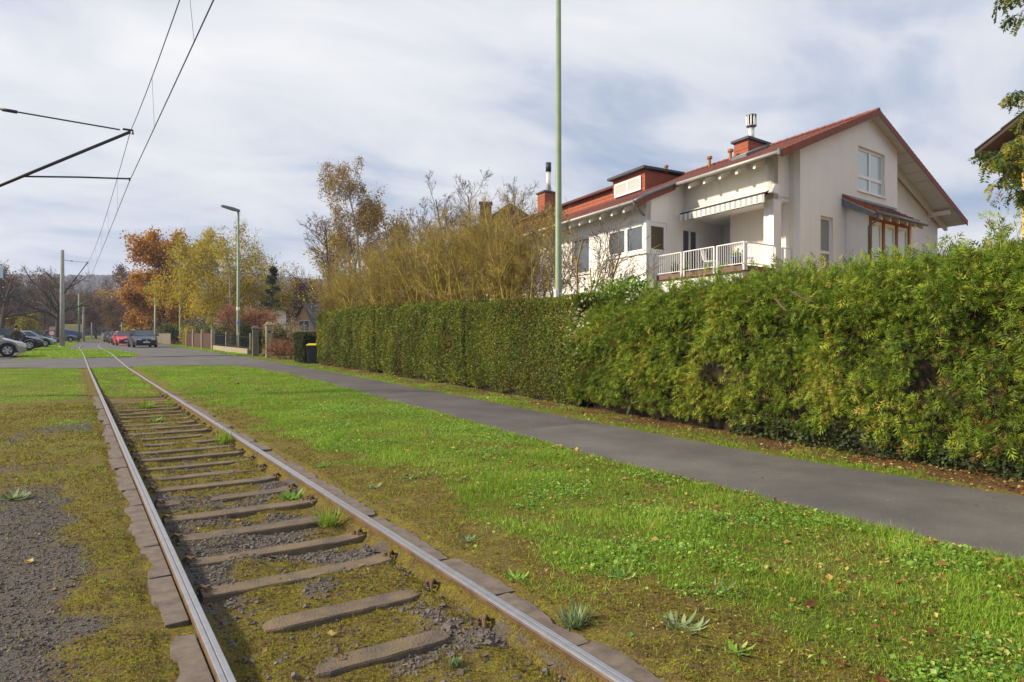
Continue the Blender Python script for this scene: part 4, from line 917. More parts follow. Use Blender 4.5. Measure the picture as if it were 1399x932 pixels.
# tall weeping birch with sparse amber leaves
PW = PP([18, 9, 7], [lambda t: 3.6 * (1.15 - t * 0.62), 0.55, 0.75], [0.7, 0.6, 0.5], [0.05, 0.10, 0.10, 0.05], [0.0, 0.06, -0.16, -0.42], [0.35, 0.25, 0.15], [0.5, 0.5, 0.5], [0.2, 0.3, 0.4, 0.5], [10, 7, 6, 7], 1.0, 0.010, 2, 1)
make_tree('weeping_birch', base_at(500, 45, 0.3), 171, PW, 11.0, 0.16, 'tall weeping birch with thin amber leaves rising above the bare shrubs', 'tree', None, M['bark_birch'], M['bark_grey'], M['birch_o'], 8000, 0.11, 0.10, droop=0.25)
make_tree('weeping_birch', base_at(543, 47, 0.3), 172, PW, 9.6, 0.14, 'smaller orange leaved birch beside the tall weeping birch', 'tree', None, M['bark_birch'], M['bark_grey'], M['birch_o'], 8500, 0.14, 0.18, droop=0.4)
make_tree('birch', base_at(446, 50), 173, PU, 8.0, 0.12, 'young tree with golden leaves at the far end of the shrub row', 'tree', None, M['bark'], M['bark_brown'], M['ylw'], 4200, 0.16, 0.3)
# big trees beyond the road
PO = PP([26, 8, 5], [lambda t: 1.7 + 3.6 * math.sin(min(1, (t - 0.1) / 0.9 * 0.86 + 0.14) * math.pi) ** 0.5, 0.45, 0.5], [1.0, 0.7, 0.7], [0.03, 0.08, 0.14, 0.16], [0.0, 0.05, 0.03, 0.0], [0.10, 0.2, 0.1], [0.35, 0.5, 0.5], [0.15, 0.3, 0.4, 0.5], [12, 6, 4, 3], 0.96, 0.02, 2, 1)
make_tree('oak_tree', base_at(225, 96), 181, PO, 13.0, 0.32, 'tall oak in full orange autumn leaf beyond the road', 'tree', None, M['bark'], M['bark'], M['oak'], 28000, 0.30, 0.45)
make_tree('oak_tree', base_at(241, 106), 182, PO, 13.6, 0.30, 'rusty brown oak standing behind the tall orange oak', 'tree', None, M['bark'], M['bark'], M['oak'], 17000, 0.30, 0.45)
PY = PP([20, 8, 5], [lambda t: 1.5 + 4.2 * math.sin(min(1, t * 0.8 + 0.12) * math.pi) ** 0.8, 0.5, 0.6], [0.85, 0.65, 0.6], [0.05, 0.10, 0.12, 0.08], [0.0, 0.05, -0.06, -0.22], [0.15, 0.2, 0.1], [0.4, 0.5, 0.5], [0.15, 0.3, 0.4, 0.5], [10, 6, 5, 4], 0.96, 0.015, 2, 1)
low = lambda q, rg: (q[:, 2] < 7.2) | (rg.random(len(q)) < 0.30)
make_tree('yellow_birch', base_at(285, 78), 183, PY, 10.9, 0.20, 'yellow weeping birch beside the orange oak', 'tree', None, M['bark_birch'], M['bark_grey'], M['ylw'], 13000, 0.19, 0.28, leaf_sel=low, droop=0.7)
make_tree('yellow_birch', base_at(318, 72), 184, PY, 10.6, 0.20, 'wide yellow birch with bare silvery tips behind the russet shrub', 'tree', None, M['bark_birch'], M['bark_grey'], M['ylw'], 12000, 0.19, 0.28, leaf_sel=low, droop=0.7)
make_tree('yellow_birch', base_at(350, 80), 185, PY, 9.2, 0.18, 'olive yellow birch between the russet shrub and the spruce', 'tree', None, M['bark_birch'], M['bark_grey'], M['ylw'], 8000, 0.18, 0.28, leaf_sel=low, droop=0.5)
PR = PP([5, 5, 4], [0.5, 0.5, 0.5], [0.6, 0.65, 0.7], [0.10, 0.14, 0.18, 0.2], [0.02, 0.02, 0.02, 0.0], [0.15, 0.15, 0.1], [0.6, 0.6, 0.6], [0.45, 0.4, 0.4, 0.5], [6, 5, 4, 3], 0.8, 0.010, 1, 1)
make_tree('russet_shrub', base_at(335, 58), 186, PR, 3.7, 0.06, 'rounded russet red shrub behind the garden railing', 'shrub', None, M['bark_brown'], M['bark_brown'], M['redsh'], 9000, 0.10, 0.22, stems=8, stem_spread=0.55, stem_r=0.6)
make_tree('russet_shrub', base_at(362, 62), 187, PR, 3.6, 0.06, 'smaller amber brown shrub behind the gate pillars', 'shrub', None, M['bark_brown'], M['bark_brown'], M['birch_o'], 5000, 0.10, 0.22, stems=7, stem_spread=0.5, stem_r=0.5)
make_tree('russet_shrub', base_at(392, 40.5), 188, PR, 1.35, 0.03, 'low russet bush in front of the small dark hedge block', 'shrub', None, M['bark_brown'], M['bark_brown'], M['redsh'], 5200, 0.055, 0.14, stems=9, stem_spread=0.8, stem_r=0.45)
make_tree('flowering_bush', base_at(391, 45), 189, PR, 2.35, 0.03, 'bush covered in cream seed heads beside the gate pillar', 'bush', None, M['bark_brown'], M['bark_brown'], M['cream_fl'], 5200, 0.085, 0.18, stems=8, stem_spread=0.55, stem_r=0.6)
make_tree('green_bush', base_at(375, 44.5), 190, PR, 1.9, 0.03, 'green and yellow bush right behind the gate pillar', 'bush', None, M['bark_brown'], M['bark_brown'], M['green_b'], 3800, 0.085, 0.16, stems=7, stem_spread=0.35, stem_r=0.4)
make_tree('green_bush', base_at(332, 50), 191, PR, 2.2, 0.03, 'narrow dark green bush behind the open gate', 'bush', None, M['bark_brown'], M['bark_brown'], M['hedge_dark'], 4200, 0.09, 0.18, stems=6, stem_spread=0.2, stem_r=0.3)
for k, (px, d, h, m_, lab) in enumerate(((292, 68, 2.4, 'green_b', 'leafy yellow green bush behind the fence posts'), (240, 88, 2.6, 'green_b', 'green bush at the foot of the oak behind the board fence'), (188, 120, 2.6, 'ylw', 'rounded bright yellow bush by the far lamp post'),
                                         (270, 72, 2.0, 'ylw', 'low yellow bush below the yellow birch'), (30, 110, 5.0, 'ylw', 'yellow leaved tree behind the parked silver cars'))):
    make_tree('garden_bush', base_at(px, d), 200 + k, PR, h, 0.05, lab, 'bush', None, M['bark_brown'], M['bark_brown'], M[m_], 4500, 0.16 * (d / 80), 0.3, stems=7, stem_spread=0.6, stem_r=0.6)
# spruce
PSp = PP([70, 10], [lambda t: 0.25 + 1.5 * (1 - t), 0.32], [1.55, 0.9], [0.01, 0.05, 0.1], [0.0, -0.01, -0.05], [0.08, 0.1], [0.22, 0.5], [0.1, 0.3, 0.5], [14, 5, 3], 1.0, 0.008, 1, 1)
make_tree('spruce', base_at(371, 68), 210, PSp, 7.9, 0.14, 'slim dark green spruce standing between the birches', 'tree', None, M['bark'], M['bark'], M['conifer'], 9000, 0.12, 0.08)
# spreading bare trees on the left beside the parking ground
PL = PP([9, 7, 6, 4], [lambda t: 5.6 * (1.25 - 0.6 * t), 0.55, 0.5, 0.5], [0.95, 0.6, 0.65, 0.7], [0.06, 0.13, 0.16, 0.18, 0.2], [0.0, 0.03, 0.02, 0.03, 0.0], [0.32, 0.2, 0.15, 0.1], [0.6, 0.6, 0.55, 0.55], [0.35, 0.35, 0.4, 0.4, 0.5], [8, 7, 5, 4, 3], 0.62, 0.014, 9, 2)
make_tree('bare_tree', base_at(78, 92), 221, PL, 12.6, 0.38, 'big leafless tree with wide crooked limbs behind the concrete mast', 'tree', None, M['bark'], M['bark_grey'])
make_tree('bare_tree', base_at(2, 98), 222, PL, 15.5, 0.36, 'tall leafless tree with dense dark twigs behind the parked cars', 'tree', None, M['bark'], M['bark'])
make_tree('brown_tree', base_at(8, 112), 223, PO, 9.5, 0.25, 'reddish brown leaved tree below the tall leafless tree', 'tree', None, M['bark'], M['bark'], M['brownleaf'], 9000, 0.28, 0.5)
PF = PP([16, 8, 6], [lambda t: 1.5 + 4.0 * math.sin(min(1, t * 0.85 + 0.1) * math.pi), 0.5, 0.5], [0.7, 0.6, 0.65], [0.04, 0.10, 0.14, 0.18], [0.0, 0.05, 0.03, 0.0], [0.15, 0.2, 0.1], [0.45, 0.5, 0.5], [0.2, 0.35, 0.4, 0.5], [9, 5, 4, 3], 0.95, 0.035, 2, 1)
make_tree('bare_tree', base_at(171, 150), 224, PF, 15.5, 0.28, 'tall brown leafless tree standing left of the orange oak', 'tree', None, M['bark_brown'], M['bark_brown'], M['brownleaf'], 2500, 0.3, 0.5)
make_tree('yellow_tree', base_at(163, 165), 225, PO, 9.0, 0.2, 'amber leaved tree behind the kiosk cabinet', 'tree', None, M['bark'], M['bark'], M['birch_o'], 8000, 0.36, 0.6)
# brown winter wood behind the cars: a few grown trees, copied
protos = [make_tree('wood_tree', base_at(60, 150), 231, PF, 12.0, 0.25, 'brown leafless tree in the wood edge behind the parking ground', 'tree', 'brown trees of the wood edge', M['bark_brown'], M['bark_brown'], M['brownleaf'], 3500, 0.34, 0.6),
          make_tree('wood_tree', base_at(110, 160), 232, PF, 11.0, 0.25, 'brown leafless tree in the wood edge behind the parking ground', 'tree', 'brown trees of the wood edge', M['bark_brown'], M['bark_grey'], None, 0),
          make_tree('wood_tree', base_at(140, 190), 233, PF, 12.0, 0.25, 'brown leafless tree in the wood edge behind the parking ground', 'tree', 'brown trees of the wood edge', M['bark_brown'], M['bark_brown'], M['brownleaf'], 5000, 0.34, 0.6)]
rw = random.Random(9)
for k in range(46):
    px = rw.uniform(-60, 210) if k < 34 else rw.uniform(330, 460); d = rw.uniform(135, 230) if k < 34 else rw.uniform(105, 160)
    o = copy_tree(protos[k % 3]); p = base_at(px, d); o.location = p; s = rw.uniform(0.55, 0.80) * (1.0 if d < 190 else 1.1); o.scale = (s * 1.1, s * 1.1, s); o.rotation_euler = (0, 0, rw.uniform(0, 6.28))

# wooded hill
def hill():
    px = np.linspace(-1100, 1600, 110); V = []; rows = 14
    for j in range(rows):
        t = j / (rows - 1); d = 320 + 900 * t
        for x in px:
            p = at(x, 455, d); hgt = (fbm(np.array([p.x]), np.array([p.y]), 0.004, 3, 8)[0] - 0.35) * 26
            V.append((p.x, p.y, 0.2 + (92 * (t ** 1.25) * (0.9 + 0.1 * math.sin(x * 0.006 + 1.0)) + hgt * t) if j else -1.0))
    n = len(px); V = np.array(V); i = np.arange(rows * n).reshape(rows, n)
    Fq = np.stack([i[:-1, :-1], i[:-1, 1:], i[1:, 1:], i[1:, :-1]], -1).reshape(-1, 4)
    tag(npmesh('hill', V, Fq, M['bark_brown'], smooth=True), kind='structure')
    r = np.random.default_rng(5); m_ = 15000
    jj = r.random(m_) ** 0.8 * (rows - 1.01); xx = r.uniform(0.02, 0.98, m_) * (n - 1.01); xx = np.where(r.random(m_) < 0.6, r.uniform(0.38, 0.62, m_) * (n - 1), xx)
    j0 = jj.astype(int); x0 = xx.astype(int); fj = (jj - j0)[:, None]; fx = (xx - x0)[:, None]; Vg = V.reshape(rows, n, 3)
    p = (Vg[j0, x0] * (1 - fx) + Vg[j0, x0 + 1] * fx) * (1 - fj) + (Vg[j0 + 1, x0] * (1 - fx) + Vg[j0 + 1, x0 + 1] * fx) * fj
    T = []; 
    for ring, (rr, zz) in enumerate(((0.25, 0.1), (0.55, 0.5), (0.42, 0.8))):
        for k in range(5): a = 2 * math.pi * (k + ring * .5) / 5; T.append((rr * math.cos(a), rr * math.sin(a), zz))
    T.append((0, 0, 1.0)); Fc = []
    for ring in range(2):
        for k in range(5): a, b = ring * 5 + k, ring * 5 + (k + 1) % 5; Fc += [(a, b, b + 5), (a, b + 5, a + 5)]
    Fc += [(10 + k, 10 + (k + 1) % 5, 15) for k in range(5)]
    a, b, c = frames(np.stack([r.normal(0, .05, m_), r.normal(0, .05, m_), np.ones(m_)], -1), r.random(m_) * 6.28)
    T = np.array(T); hh = r.uniform(9, 17, m_)
    scatter('hill_wood', T, Fc, p, a, b, c, np.stack([hh * r.uniform(.5, .8, m_), hh * r.uniform(.5, .8, m_), hh], -1), M['hillwood'], kind='stuff', label='bare brown wood covering the hill', cat='wood', rg=r)
M['hillwood'] = leafmat('bare_wood', [(0.0, (0.055, 0.038, 0.032)), (0.5, (0.085, 0.058, 0.045)), (0.85, (0.115, 0.078, 0.05)), (1.0, (0.17, 0.10, 0.05))], 0.0, 0.9, inst=True)
hill()

# branches of a robinia standing just outside on the right
def robinia():
    rg = np.random.default_rng(77); tb = at(1600, 455, 10.5); base = np.array((tb.x, tb.y, 0.0)); e = empty('robinia_tree', base, 'robinia with hanging yellow green feathered leaves in front of the yellow house', 'tree')
    feather = []; segs = []; pos = []; top = base + np.array([0, 0, 6.5]); segs += [(base, base + np.array([0.1, 0, 3.2]), .20, .16), (base + np.array([0.1, 0, 3.2]), top, .16, .09)]
    tw = []
    limbs = [((1399, 250), (1342, 205), 9.2), ((1399, 190), (1352, 225), 9.0), ((1420, 150), (1375, 130), 9.3), ((1430, -10), (1358, 6), 9.0), ((1430, 20), (1386, 22), 9.1), ((1420, 285), (1380, 262), 9.2), ((1425, 120), (1392, 180), 9.0), ((1420, 210), (1360, 250), 9.1)]
    for (a, b, d) in limbs:
        m_ = np.array(at(a[0], a[1], d)); q = np.array(at(b[0], b[1], d - 0.2)); st = base + np.array([0, 0, 3.5 + 0.012 * max(0, 300 - a[1])])
        pv = st
        for i in range(1, 9):
            t = i / 8; cc = st + (m_ - st) * t + np.array([0, 0, 0.45 * math.sin(t * 3.14) ** 0.8]) + (rg.normal(0, .05, 3) if i < 8 else 0); segs.append((pv, cc, .05 * (1 - t * .75), .05 * (1 - (t + .1) * .75))); pv = cc
            if i in (3, 4, 5, 6): feather.append((cc, .45))
        n = 7; prev = m_
        for i in range(1, n + 1):
            t = i / n; c = m_ + (q - m_) * t + np.array([0, 0, 0.10 * math.sin(t * 3)]) + rg.normal(0, .02, 3); tw.append((prev, c, .006, .004)); prev = c
            for _ in range(3):
                fd = np.array([rg.normal(0, .45), rg.normal(0, .45), rg.uniform(-1.3, -0.3)]); fd /= np.linalg.norm(fd); L_ = rg.uniform(.16, .30); sd = np.cross(fd, rg.normal(0, 1, 3)); sd /= np.linalg.norm(sd)
                tw.append((c, c + fd * L_, .002, .001))
                col_ = rg.random()
                for k in range(7):
                    for s in (-1, 1): pos.append((c + fd * L_ * (0.2 + 0.8 * k / 7), sd * s + fd * 0.5, col_))
    # its own crown outside the frame
    sg2 = []; tips = []; branch(sg2, tips, rg, base + np.array([0, 0, 2.6]), np.array([0.25, -0.1, 1.0]), 4.4, .12, 0, PP([12, 6], [lambda t: 1.7 * (1.1 - .5 * t), .5], [.9, .7], [.05, .12, .15], [0, .04, 0], [.15, .2], [.5, .5], [.3, .35, .5], [8, 5, 4], 1.0, .008, 1, 9))
    segs += [s[:4] for s in sg2]; feather += [(np.array(t[0]), .3) for t in tips]
    for c0, sp_ in feather:
        for _ in range(7):
            c = c0 + rg.normal(0, sp_ * .4, 3); fd = np.array([rg.normal(0, .6), rg.normal(0, .6), rg.uniform(-1.1, -.1)]); fd /= np.linalg.norm(fd); L_ = rg.uniform(.16, .30); sd = np.cross(fd, rg.normal(0, 1, 3)); sd /= np.linalg.norm(sd); tw += [(c0, c, .004, .003), (c, c + fd * L_, .002, .001)]; col_ = rg.random()
            for k in range(7):
                for s in (-1, 1): pos.append((c + fd * L_ * (0.2 + 0.8 * k / 7), sd * s + fd * 0.5, col_))
    pos = [q_ for q_ in pos]
    put_twigs('trunk', segs, M['bark'], e, 6); put_twigs('twigs', tw, M['bark_grey'], e, 3)
    p = np.array([x[0] for x in pos]); d = np.array([x[1] for x in pos]); d /= np.linalg.norm(d, axis=1, keepdims=True); n = len(p)
    q = rg.normal(0, .6, (n, 3)) + np.array([-.6, -.5, .5]); s = np.cross(d, q); s /= np.linalg.norm(s, axis=1, keepdims=True); m_ = np.cross(s, d); L_ = rg.uniform(.05, .075, n)
    scatter('crown', LF_T, LF_F, p, s, d, m_, np.stack([L_ * .6, L_, L_], -1), M['robinia'], e, rnd=np.clip(np.array([x[2] for x in pos]) + rg.normal(0, .12, n), 0, 1))
robinia()
#__PART4__
# ------------------------------------------------------------------ the white house
ZR, VR, MA, MB_ = 10.85, 6.82, 0.389, 0.345          # ridge height, ridge line, the two roof pitches
def roof_a(v): return ZR - MA * (VR - v)
def roof_b(v): return ZR - MB_ * (v - VR)
house = empty('white_house', hq(6, 5, 0), 'large white rendered house with red tiled roof, loggia balcony and gable', 'house')
class HB(MB):
    def __init__(s): super().__init__(hq)
def hb(name, mat, u0, u1, v0, v1, z0, z1, parent=None, bevel=0.0):
    return HB().box(u0, u1, v0, v1, z0, z1).build(name, mat, parent or house, bevel=bevel)
def wall(name, mat, plane, c, a0, a1, z0, zt, holes, inward, parent=None, reveal=0.17, extra=()):
    """a wall sheet with real openings and reveals; plane 'u' or 'v' = c; zt(a) is its upper edge"""
    P = (lambda a, z, k=0.0: (c + inward * k, a, z)) if plane == 'u' else (lambda a, z, k=0.0: (a, c + inward * k, z))
    ac = sorted({a0, a1, *extra, *[h[0] for h in holes], *[h[1] for h in holes]}); mb = HB()
    for x0, x1 in zip(ac[:-1], ac[1:]):
        m_ = (x0 + x1) / 2; hs = sorted([h for h in holes if h[0] < m_ < h[1]], key=lambda h: h[2]); z = z0
        for h in hs:
            if h[2] > z: mb.quad(P(x0, z), P(x1, z), P(x1, h[2]), P(x0, h[2]))
            z = h[3]
        if zt(x0) > z: mb.quad(P(x0, z), P(x1, z), P(x1, zt(x1)), P(x0, zt(x0)))
        mb.quad(P(x0, z0, 0.3), P(x1, z0, 0.3), P(x1, zt(x1), 0.3), P(x0, zt(x0), 0.3)) if not hs else None
    for (x0, x1, y0, y1) in holes:
        for p, q in (((x0, y0), (x1, y0)), ((x1, y0), (x1, y1)), ((x1, y1), (x0, y1)), ((x0, y1), (x0, y0))):
            mb.quad(P(*p), P(*q), P(*q, reveal), P(*p, reveal))
    for e in (a0, a1): mb.quad(P(e, z0), P(e, zt(e)), P(e, zt(e), 0.3), P(e, z0, 0.3))
    return mb.build(name, mat, parent or house)
def window(plane, c, a0, a1, z0, z1, inward, cols=1, rows=(1.0,), pane=None, fr=None, depth=0.10, fw=0.085, sill=True, name='window', parent=None, blind=0.0):
    pane = pane or M['pane']; fr = fr or M['white']; par = parent or house
    k0, k1 = depth, depth + 0.07
    def bx(mb, x0, x1, y0, y1, d0, d1):
        lo, hi = sorted((c + inward * d0, c + inward * d1))
        return mb.box(lo, hi, x0, x1, y0, y1) if plane == 'u' else mb.box(x0, x1, lo, hi, y0, y1)
    f = HB(); bx(f, a0, a0 + fw, z0, z1, k0, k1); bx(f, a1 - fw, a1, z0, z1, k0, k1)
    bx(f, a0 + fw, a1 - fw, z1 - fw, z1, k0, k1); bx(f, a0 + fw, a1 - fw, z0, z0 + fw, k0, k1)
    w = (a1 - a0) / cols; cuts = [z0]
    for r in rows: cuts.append(cuts[-1] + (z1 - z0) * r)
    for i in range(1, cols): bx(f, a0 + w * i - fw * 0.65, a0 + w * i + fw * 0.65, z0 + fw, z1 - fw, k0 - 0.012, k1)
    for z in cuts[1:-1]:
        for i in range(cols): bx(f, a0 + w * i + fw * 0.65, a0 + w * (i + 1) - fw * 0.65, z - fw * 0.6, z + fw * 0.6, k0 - 0.006, k1)
    o = f.build(name, fr, par)
    for i in range(cols):
        for lo, hi in zip(cuts[:-1], cuts[1:]):
            g = HB(); bx(g, a0 + w * i + fw * 0.5, a0 + w * (i + 1) - fw * 0.5, lo + fw * 0.4, hi - fw * 0.4, k0 + 0.035, k0 + 0.05); g.build('pane', pane, o)
            if blind and hi == cuts[-1]:
                g = HB(); bx(g, a0 + w * i + fw * 0.7, a0 + w * (i + 1) - fw * 0.7, hi - fw * 0.5 - (hi - lo) * blind, hi - fw * 0.5, k0 + 0.022, k0 + 0.032); g.build('blind', M['blind'], o)
    if sill:
        s = HB(); bx(s, a0 - 0.06, a1 + 0.06, z0 - 0.055, z0 - 0.004, -0.06, k0 + 0.02); s.build('sill', M['white'], o)
    return o
V2 = -2.55; UC2 = 5.12; UL = 31.5        # street front of the left block, its corner, far end
BF = 3.96                                # balcony floor level
# street front (left block)
Z2 = roof_a(V2) - 0.10
h_s2 = [(UC2 + 0.02, 8.15, 4.93, 6.22), (9.75, 11.4, 4.45, 6.22), (12.6, 13.7, 4.45, 6.22), (15.0, 17.0, 4.6, 6.2), (18.4, 19.6, 4.2, 6.2), (21, 22.6, 4.6, 6.2)]
wall('wall', M['wall'], 'v', V2, UC2, UL, 0.0, lambda a: Z2, h_s2[1:] + [(UC2 + 0.001, 8.15, 4.93, 6.22)], 1)
window('v', V2, UC2 + 0.02, 8.15, 4.93, 6.22, 1, 2, depth=0.03, fw=0.17)
for a in h_s2[1:]: window('v', V2, a[0], a[1], a[2], a[3], 1, 1 if a[1] - a[0] < 1.8 else 2)
# the block's return face with the corner window and the balcony door
wall('wall', M['wall'], 'u', UC2, V2 + 0.003, 2.9, 0.0, lambda a: roof_a(a) - 0.12, [(V2 + 0.02, -1.22, 4.93, 6.22), (-0.10, 1.02, BF + 0.05, 6.16)], 1)
window('u', UC2, V2 + 0.02, -1.22, 4.93, 6.22, 1, 1, depth=0.03, fw=0.17, pane=M['pane_w'])
hb('corner_post', M['white'], UC2 - 0.012, UC2 + 0.16, V2 - 0.012, V2 + 0.16, 4.90, 6.25)
window('u', UC2, -0.10, 1.02, BF + 0.05, 6.16, 1, 2, sill=False, name='balcony_door')
# upper street wall above the loggia, loggia ceiling, back wall
Z1 = roof_a(0.0) - 0.10; LC = 6.52
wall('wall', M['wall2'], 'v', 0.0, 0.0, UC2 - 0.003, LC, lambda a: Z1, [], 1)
hb('loggia_ceiling', M['wall'], 0.0, UC2 - 0.004, 0.301, 2.9, LC + 0.002, LC + 0.15)
wall('wall', M['wall'], 'v', 2.9, 0.0, UC2 - 0.003, BF, lambda a: LC, [(0.6, 1.9, BF + 0.05, 6.1), (2.0, 4.3, BF + 0.05, 6.1)], 1)
window('v', 2.9, 0.6, 1.9, BF + 0.05, 6.1, 1, 1, sill=False, name='balcony_door', blind=0.3)
window('v', 2.9, 2.0, 4.3, BF + 0.05, 6.1, 1, 1, sill=False, name='patio_window', blind=0.35)
hb('loggia_floor', M['wall'], 0.02, UC2 - 0.004, 0.02, 2.9, BF - 0.25, BF)
hb('ceiling_lamp', M['white'], 2.6, 2.85, 1.2, 1.45, LC - 0.07, LC)
# the pier and the bay's gable piece with its side opening
hb('pier', M['wall'], 0.004, 0.50, 0.004, 0.50, BF - 0.3, LC)
GU = -0.5                                # main gable plane
wall('gable_wall', M['wall'], 'u', 0.0, 0.0, 1.12, 0.0, lambda a: roof_a(a) - 0.10, [(0.53, 1.115, BF - 0.6, 6.62)], 1)
# main gable
def ztop(a): return (roof_a(a) if a < VR else roof_b(a)) - 0.10
win_hi = (5.82, 8.36, 7.50, 9.36); win_lo = (2.66, 3.66, 3.9, 6.12)
wall('gable_wall', M['wall'], 'u', GU, 1.12, 9.65, 0.0, ztop, [win_hi, win_lo], 1, extra=(VR,))
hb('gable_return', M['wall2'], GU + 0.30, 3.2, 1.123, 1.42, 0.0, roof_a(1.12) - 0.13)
wall('gable_wall', M['wall'], 'u', 0.35, 9.60, 16.5, 0.0, lambda a: roof_b(a) - 0.10, [(12.6, 13.6, 4.2, 5.8)], 1)
hb('gable_return', M['wall'], GU + 0.31, 0.65, 9.35, 9.647, 0.0, roof_b(9.65) - 0.12)
window('u', 0.35, 12.6, 13.6, 4.2, 5.8, 1, 1)
window('u', GU, *win_hi, 1, 2, (0.36, 0.64), M['pane_l'], depth=0.12, fw=0.12)
window('u', GU, *win_lo, 1, 1, (0.38, 0.62), M['blind'], depth=0.12, fw=0.10)
# back and far walls
wall('wall', M['wall'], 'v', 16.5, 0.36, UL, 0.0, lambda a: roof_b(16.5) - 0.1, [], -1)
wall('wall', M['wall'], 'u', UL, V2, 16.5, 0.0, lambda a: ztop(a) if a > V2 else Z2, [], -1, extra=(VR,))
# balcony slab, parapet and railing
VB = -2.0
hb('balcony_slab', M['plinth'], -0.10, UC2 - 0.005, VB, -0.001, BF - 0.18, BF)
hb('balcony_parapet', M['wall'], 0.10, UC2 - 0.006, VB + 0.12, 0.0, 0.0, BF - 0.181)
def railing(p0, p1, base, posts=True, nb=9):
    """one railing field between two points (u,v)"""
    r = HB(); (u0, v0), (u1, v1) = p0, p1; h = base + 0.80
    def bar(a, b, ra): MBt = None
    f = MB(); P = lambda t, z: Vector(hq(u0 + (u1 - u0) * t, v0 + (v1 - v0) * t, z))
    f.tube([P(0, h), P(1, h)], 0.024, 6); f.tube([P(0, base + 0.06), P(1, base + 0.06)], 0.018, 6)
    o = f.build('railing', M['white'], house)
    for t in (0, 1): MB().tube([P(t, base - 0.17), P(t, h + 0.01)], 0.038, 6).build('post', M['white'], o)
    for k in range(1, nb): MB().tube([P(k / nb, base + 0.06), P(k / nb, h)], 0.011, 5).build('baluster', M['white'], o)
VRL = VB - 0.04
for a, b in ((UC2 - 0.10, 3.35), (3.18, 1.45), (1.28, -0.08)): railing((a, VRL), (b, VRL), BF, nb=12)
railing((-0.12, VRL + 0.1), (-0.12, -0.05), BF, nb=12)
railing((-0.04, 0.56), (-0.04, 1.1), BF, nb=5)
# flower pots and furniture on the balcony
def pot(u, v, r_, h_, mat, label):
    c = Vector(hq(u, v, BF)); e = MB().lathe([(r_ * .7, 0), (r_, h_ * .9), (r_ * 1.1, h_ * .92), (r_ * 1.1, h_), (r_ * .85, h_), (r_ * .85, h_ * .85)], 12, (0, 0, 0)).build('flower_pot', mat, None, True)
    e.location = c; ORG[e.name] = c; tag(e, label, 'flower pot'); n = 60
    pp = np.array([(c.x, c.y, c.z + h_)]) + hr.normal(0, 1, (n, 3)) * np.array([.12, .12, .09]); qq = np.tile(np.array([[0, 0, 1.0]]), (n, 1))
    o = put_on_skin('plant', LF_T, LF_F, pp, qq, 0.12, M['creeper'], None, hr, .4, .2, .6); me = o.data
    o.parent = e; o.location = -c
M['blue_pot'] = plain('blue_glaze', (0.05, 0.09, 0.28), 0.25, 0.2, 6)
pot(4.1, -1.7, 0.16, 0.30, M['blue_pot'], 'blue flower pot with a green plant behind the balcony railing')
pot(0.5, -1.7, 0.20, 0.36, M['blue_pot'], 'larger blue flower pot by the corner of the balcony railing')
def chair(u, v, rz, label):
    c = hq(u, v, BF); e = empty('balcony_chair', c, label, 'chair', 'white balcony chairs', rz)
    MB().box(-.24, .24, -.24, .24, .42, .46).build('seat', M['white'], e, local=True)
    MB().add([(-.24, .22, .46), (.24, .22, .46), (.22, .34, .92), (-.22, .34, .92), (-.24, .25, .46), (.24, .25, .46), (.22, .37, .92), (-.22, .37, .92)], [(0, 1, 2, 3), (4, 5, 6, 7), (0, 1, 5, 4), (2, 3, 7, 6), (1, 2, 6, 5), (3, 0, 4, 7)]).build('backrest', M['white'], e, local=True)
    for x in (-.21, .21):
        for y in (-.21, .21): MB().tube([(x, y, 0), (x, y, .42)], .018, 6).build('leg', M['white'], e, local=True)
chair(2.6, -0.9, 0.4, 'white plastic balcony chair behind the middle railing field'); chair(0.9, -0.6, -0.8, 'white plastic balcony chair near the balcony corner pier')
# awning
aw = HB(); aw.box(0.02, UC2 - 0.25, -0.22, -0.005, LC + 0.16, LC + 0.30)
awn = empty('awning', hq(2.5, -0.2, LC), 'rolled-in awning with grey and white striped valance above the balcony', 'awning')
HB().box(-0.10, UC2 - 0.25, -0.20, -0.004, LC + 0.20, LC + 0.32).build('cassette', M['black'], awn)
HB().add([(-0.30, -0.55, LC + 0.12), (-0.12, -0.55, LC + 0.12), (-0.12, 0.0 - 0.004, LC + 0.12), (-0.30, -0.004, LC + 0.12), (-0.30, -0.30, LC + 0.45), (-0.12, -0.30, LC + 0.45), (-0.12, -0.004, LC + 0.45), (-0.30, -0.004, LC + 0.45)], [(3, 2, 1, 0), (4, 5, 6, 7), (0, 1, 5, 4), (1, 2, 6, 5), (2, 3, 7, 6), (3, 0, 4, 7)]).build('end_cap', M['inox'], awn)
HB().box(0.0, UC2 - 0.30, -0.62, -0.56, LC + 0.10, LC + 0.17).build('front_bar', M['black'], awn)
HB().hexa([(0.0, -0.20, LC + 0.31), (UC2 - 0.3, -0.20, LC + 0.31), (UC2 - 0.3, -0.6, LC + 0.15), (0.0, -0.6, LC + 0.15), (0.0, -0.20, LC + 0.325), (UC2 - 0.3, -0.20, LC + 0.325), (UC2 - 0.3, -0.6, LC + 0.165), (0.0, -0.6, LC + 0.165)]).build('cloth', M['whitew'], awn)
M['grey_cloth'] = plain('grey_awning_cloth', (0.42, 0.42, 0.40), 0.8, 0.1, 4); M['white_cloth'] = plain('white_awning_cloth', (0.80, 0.79, 0.75), 0.8, 0.06, 4)
nst = 34; w_ = (UC2 - 0.32) / nst
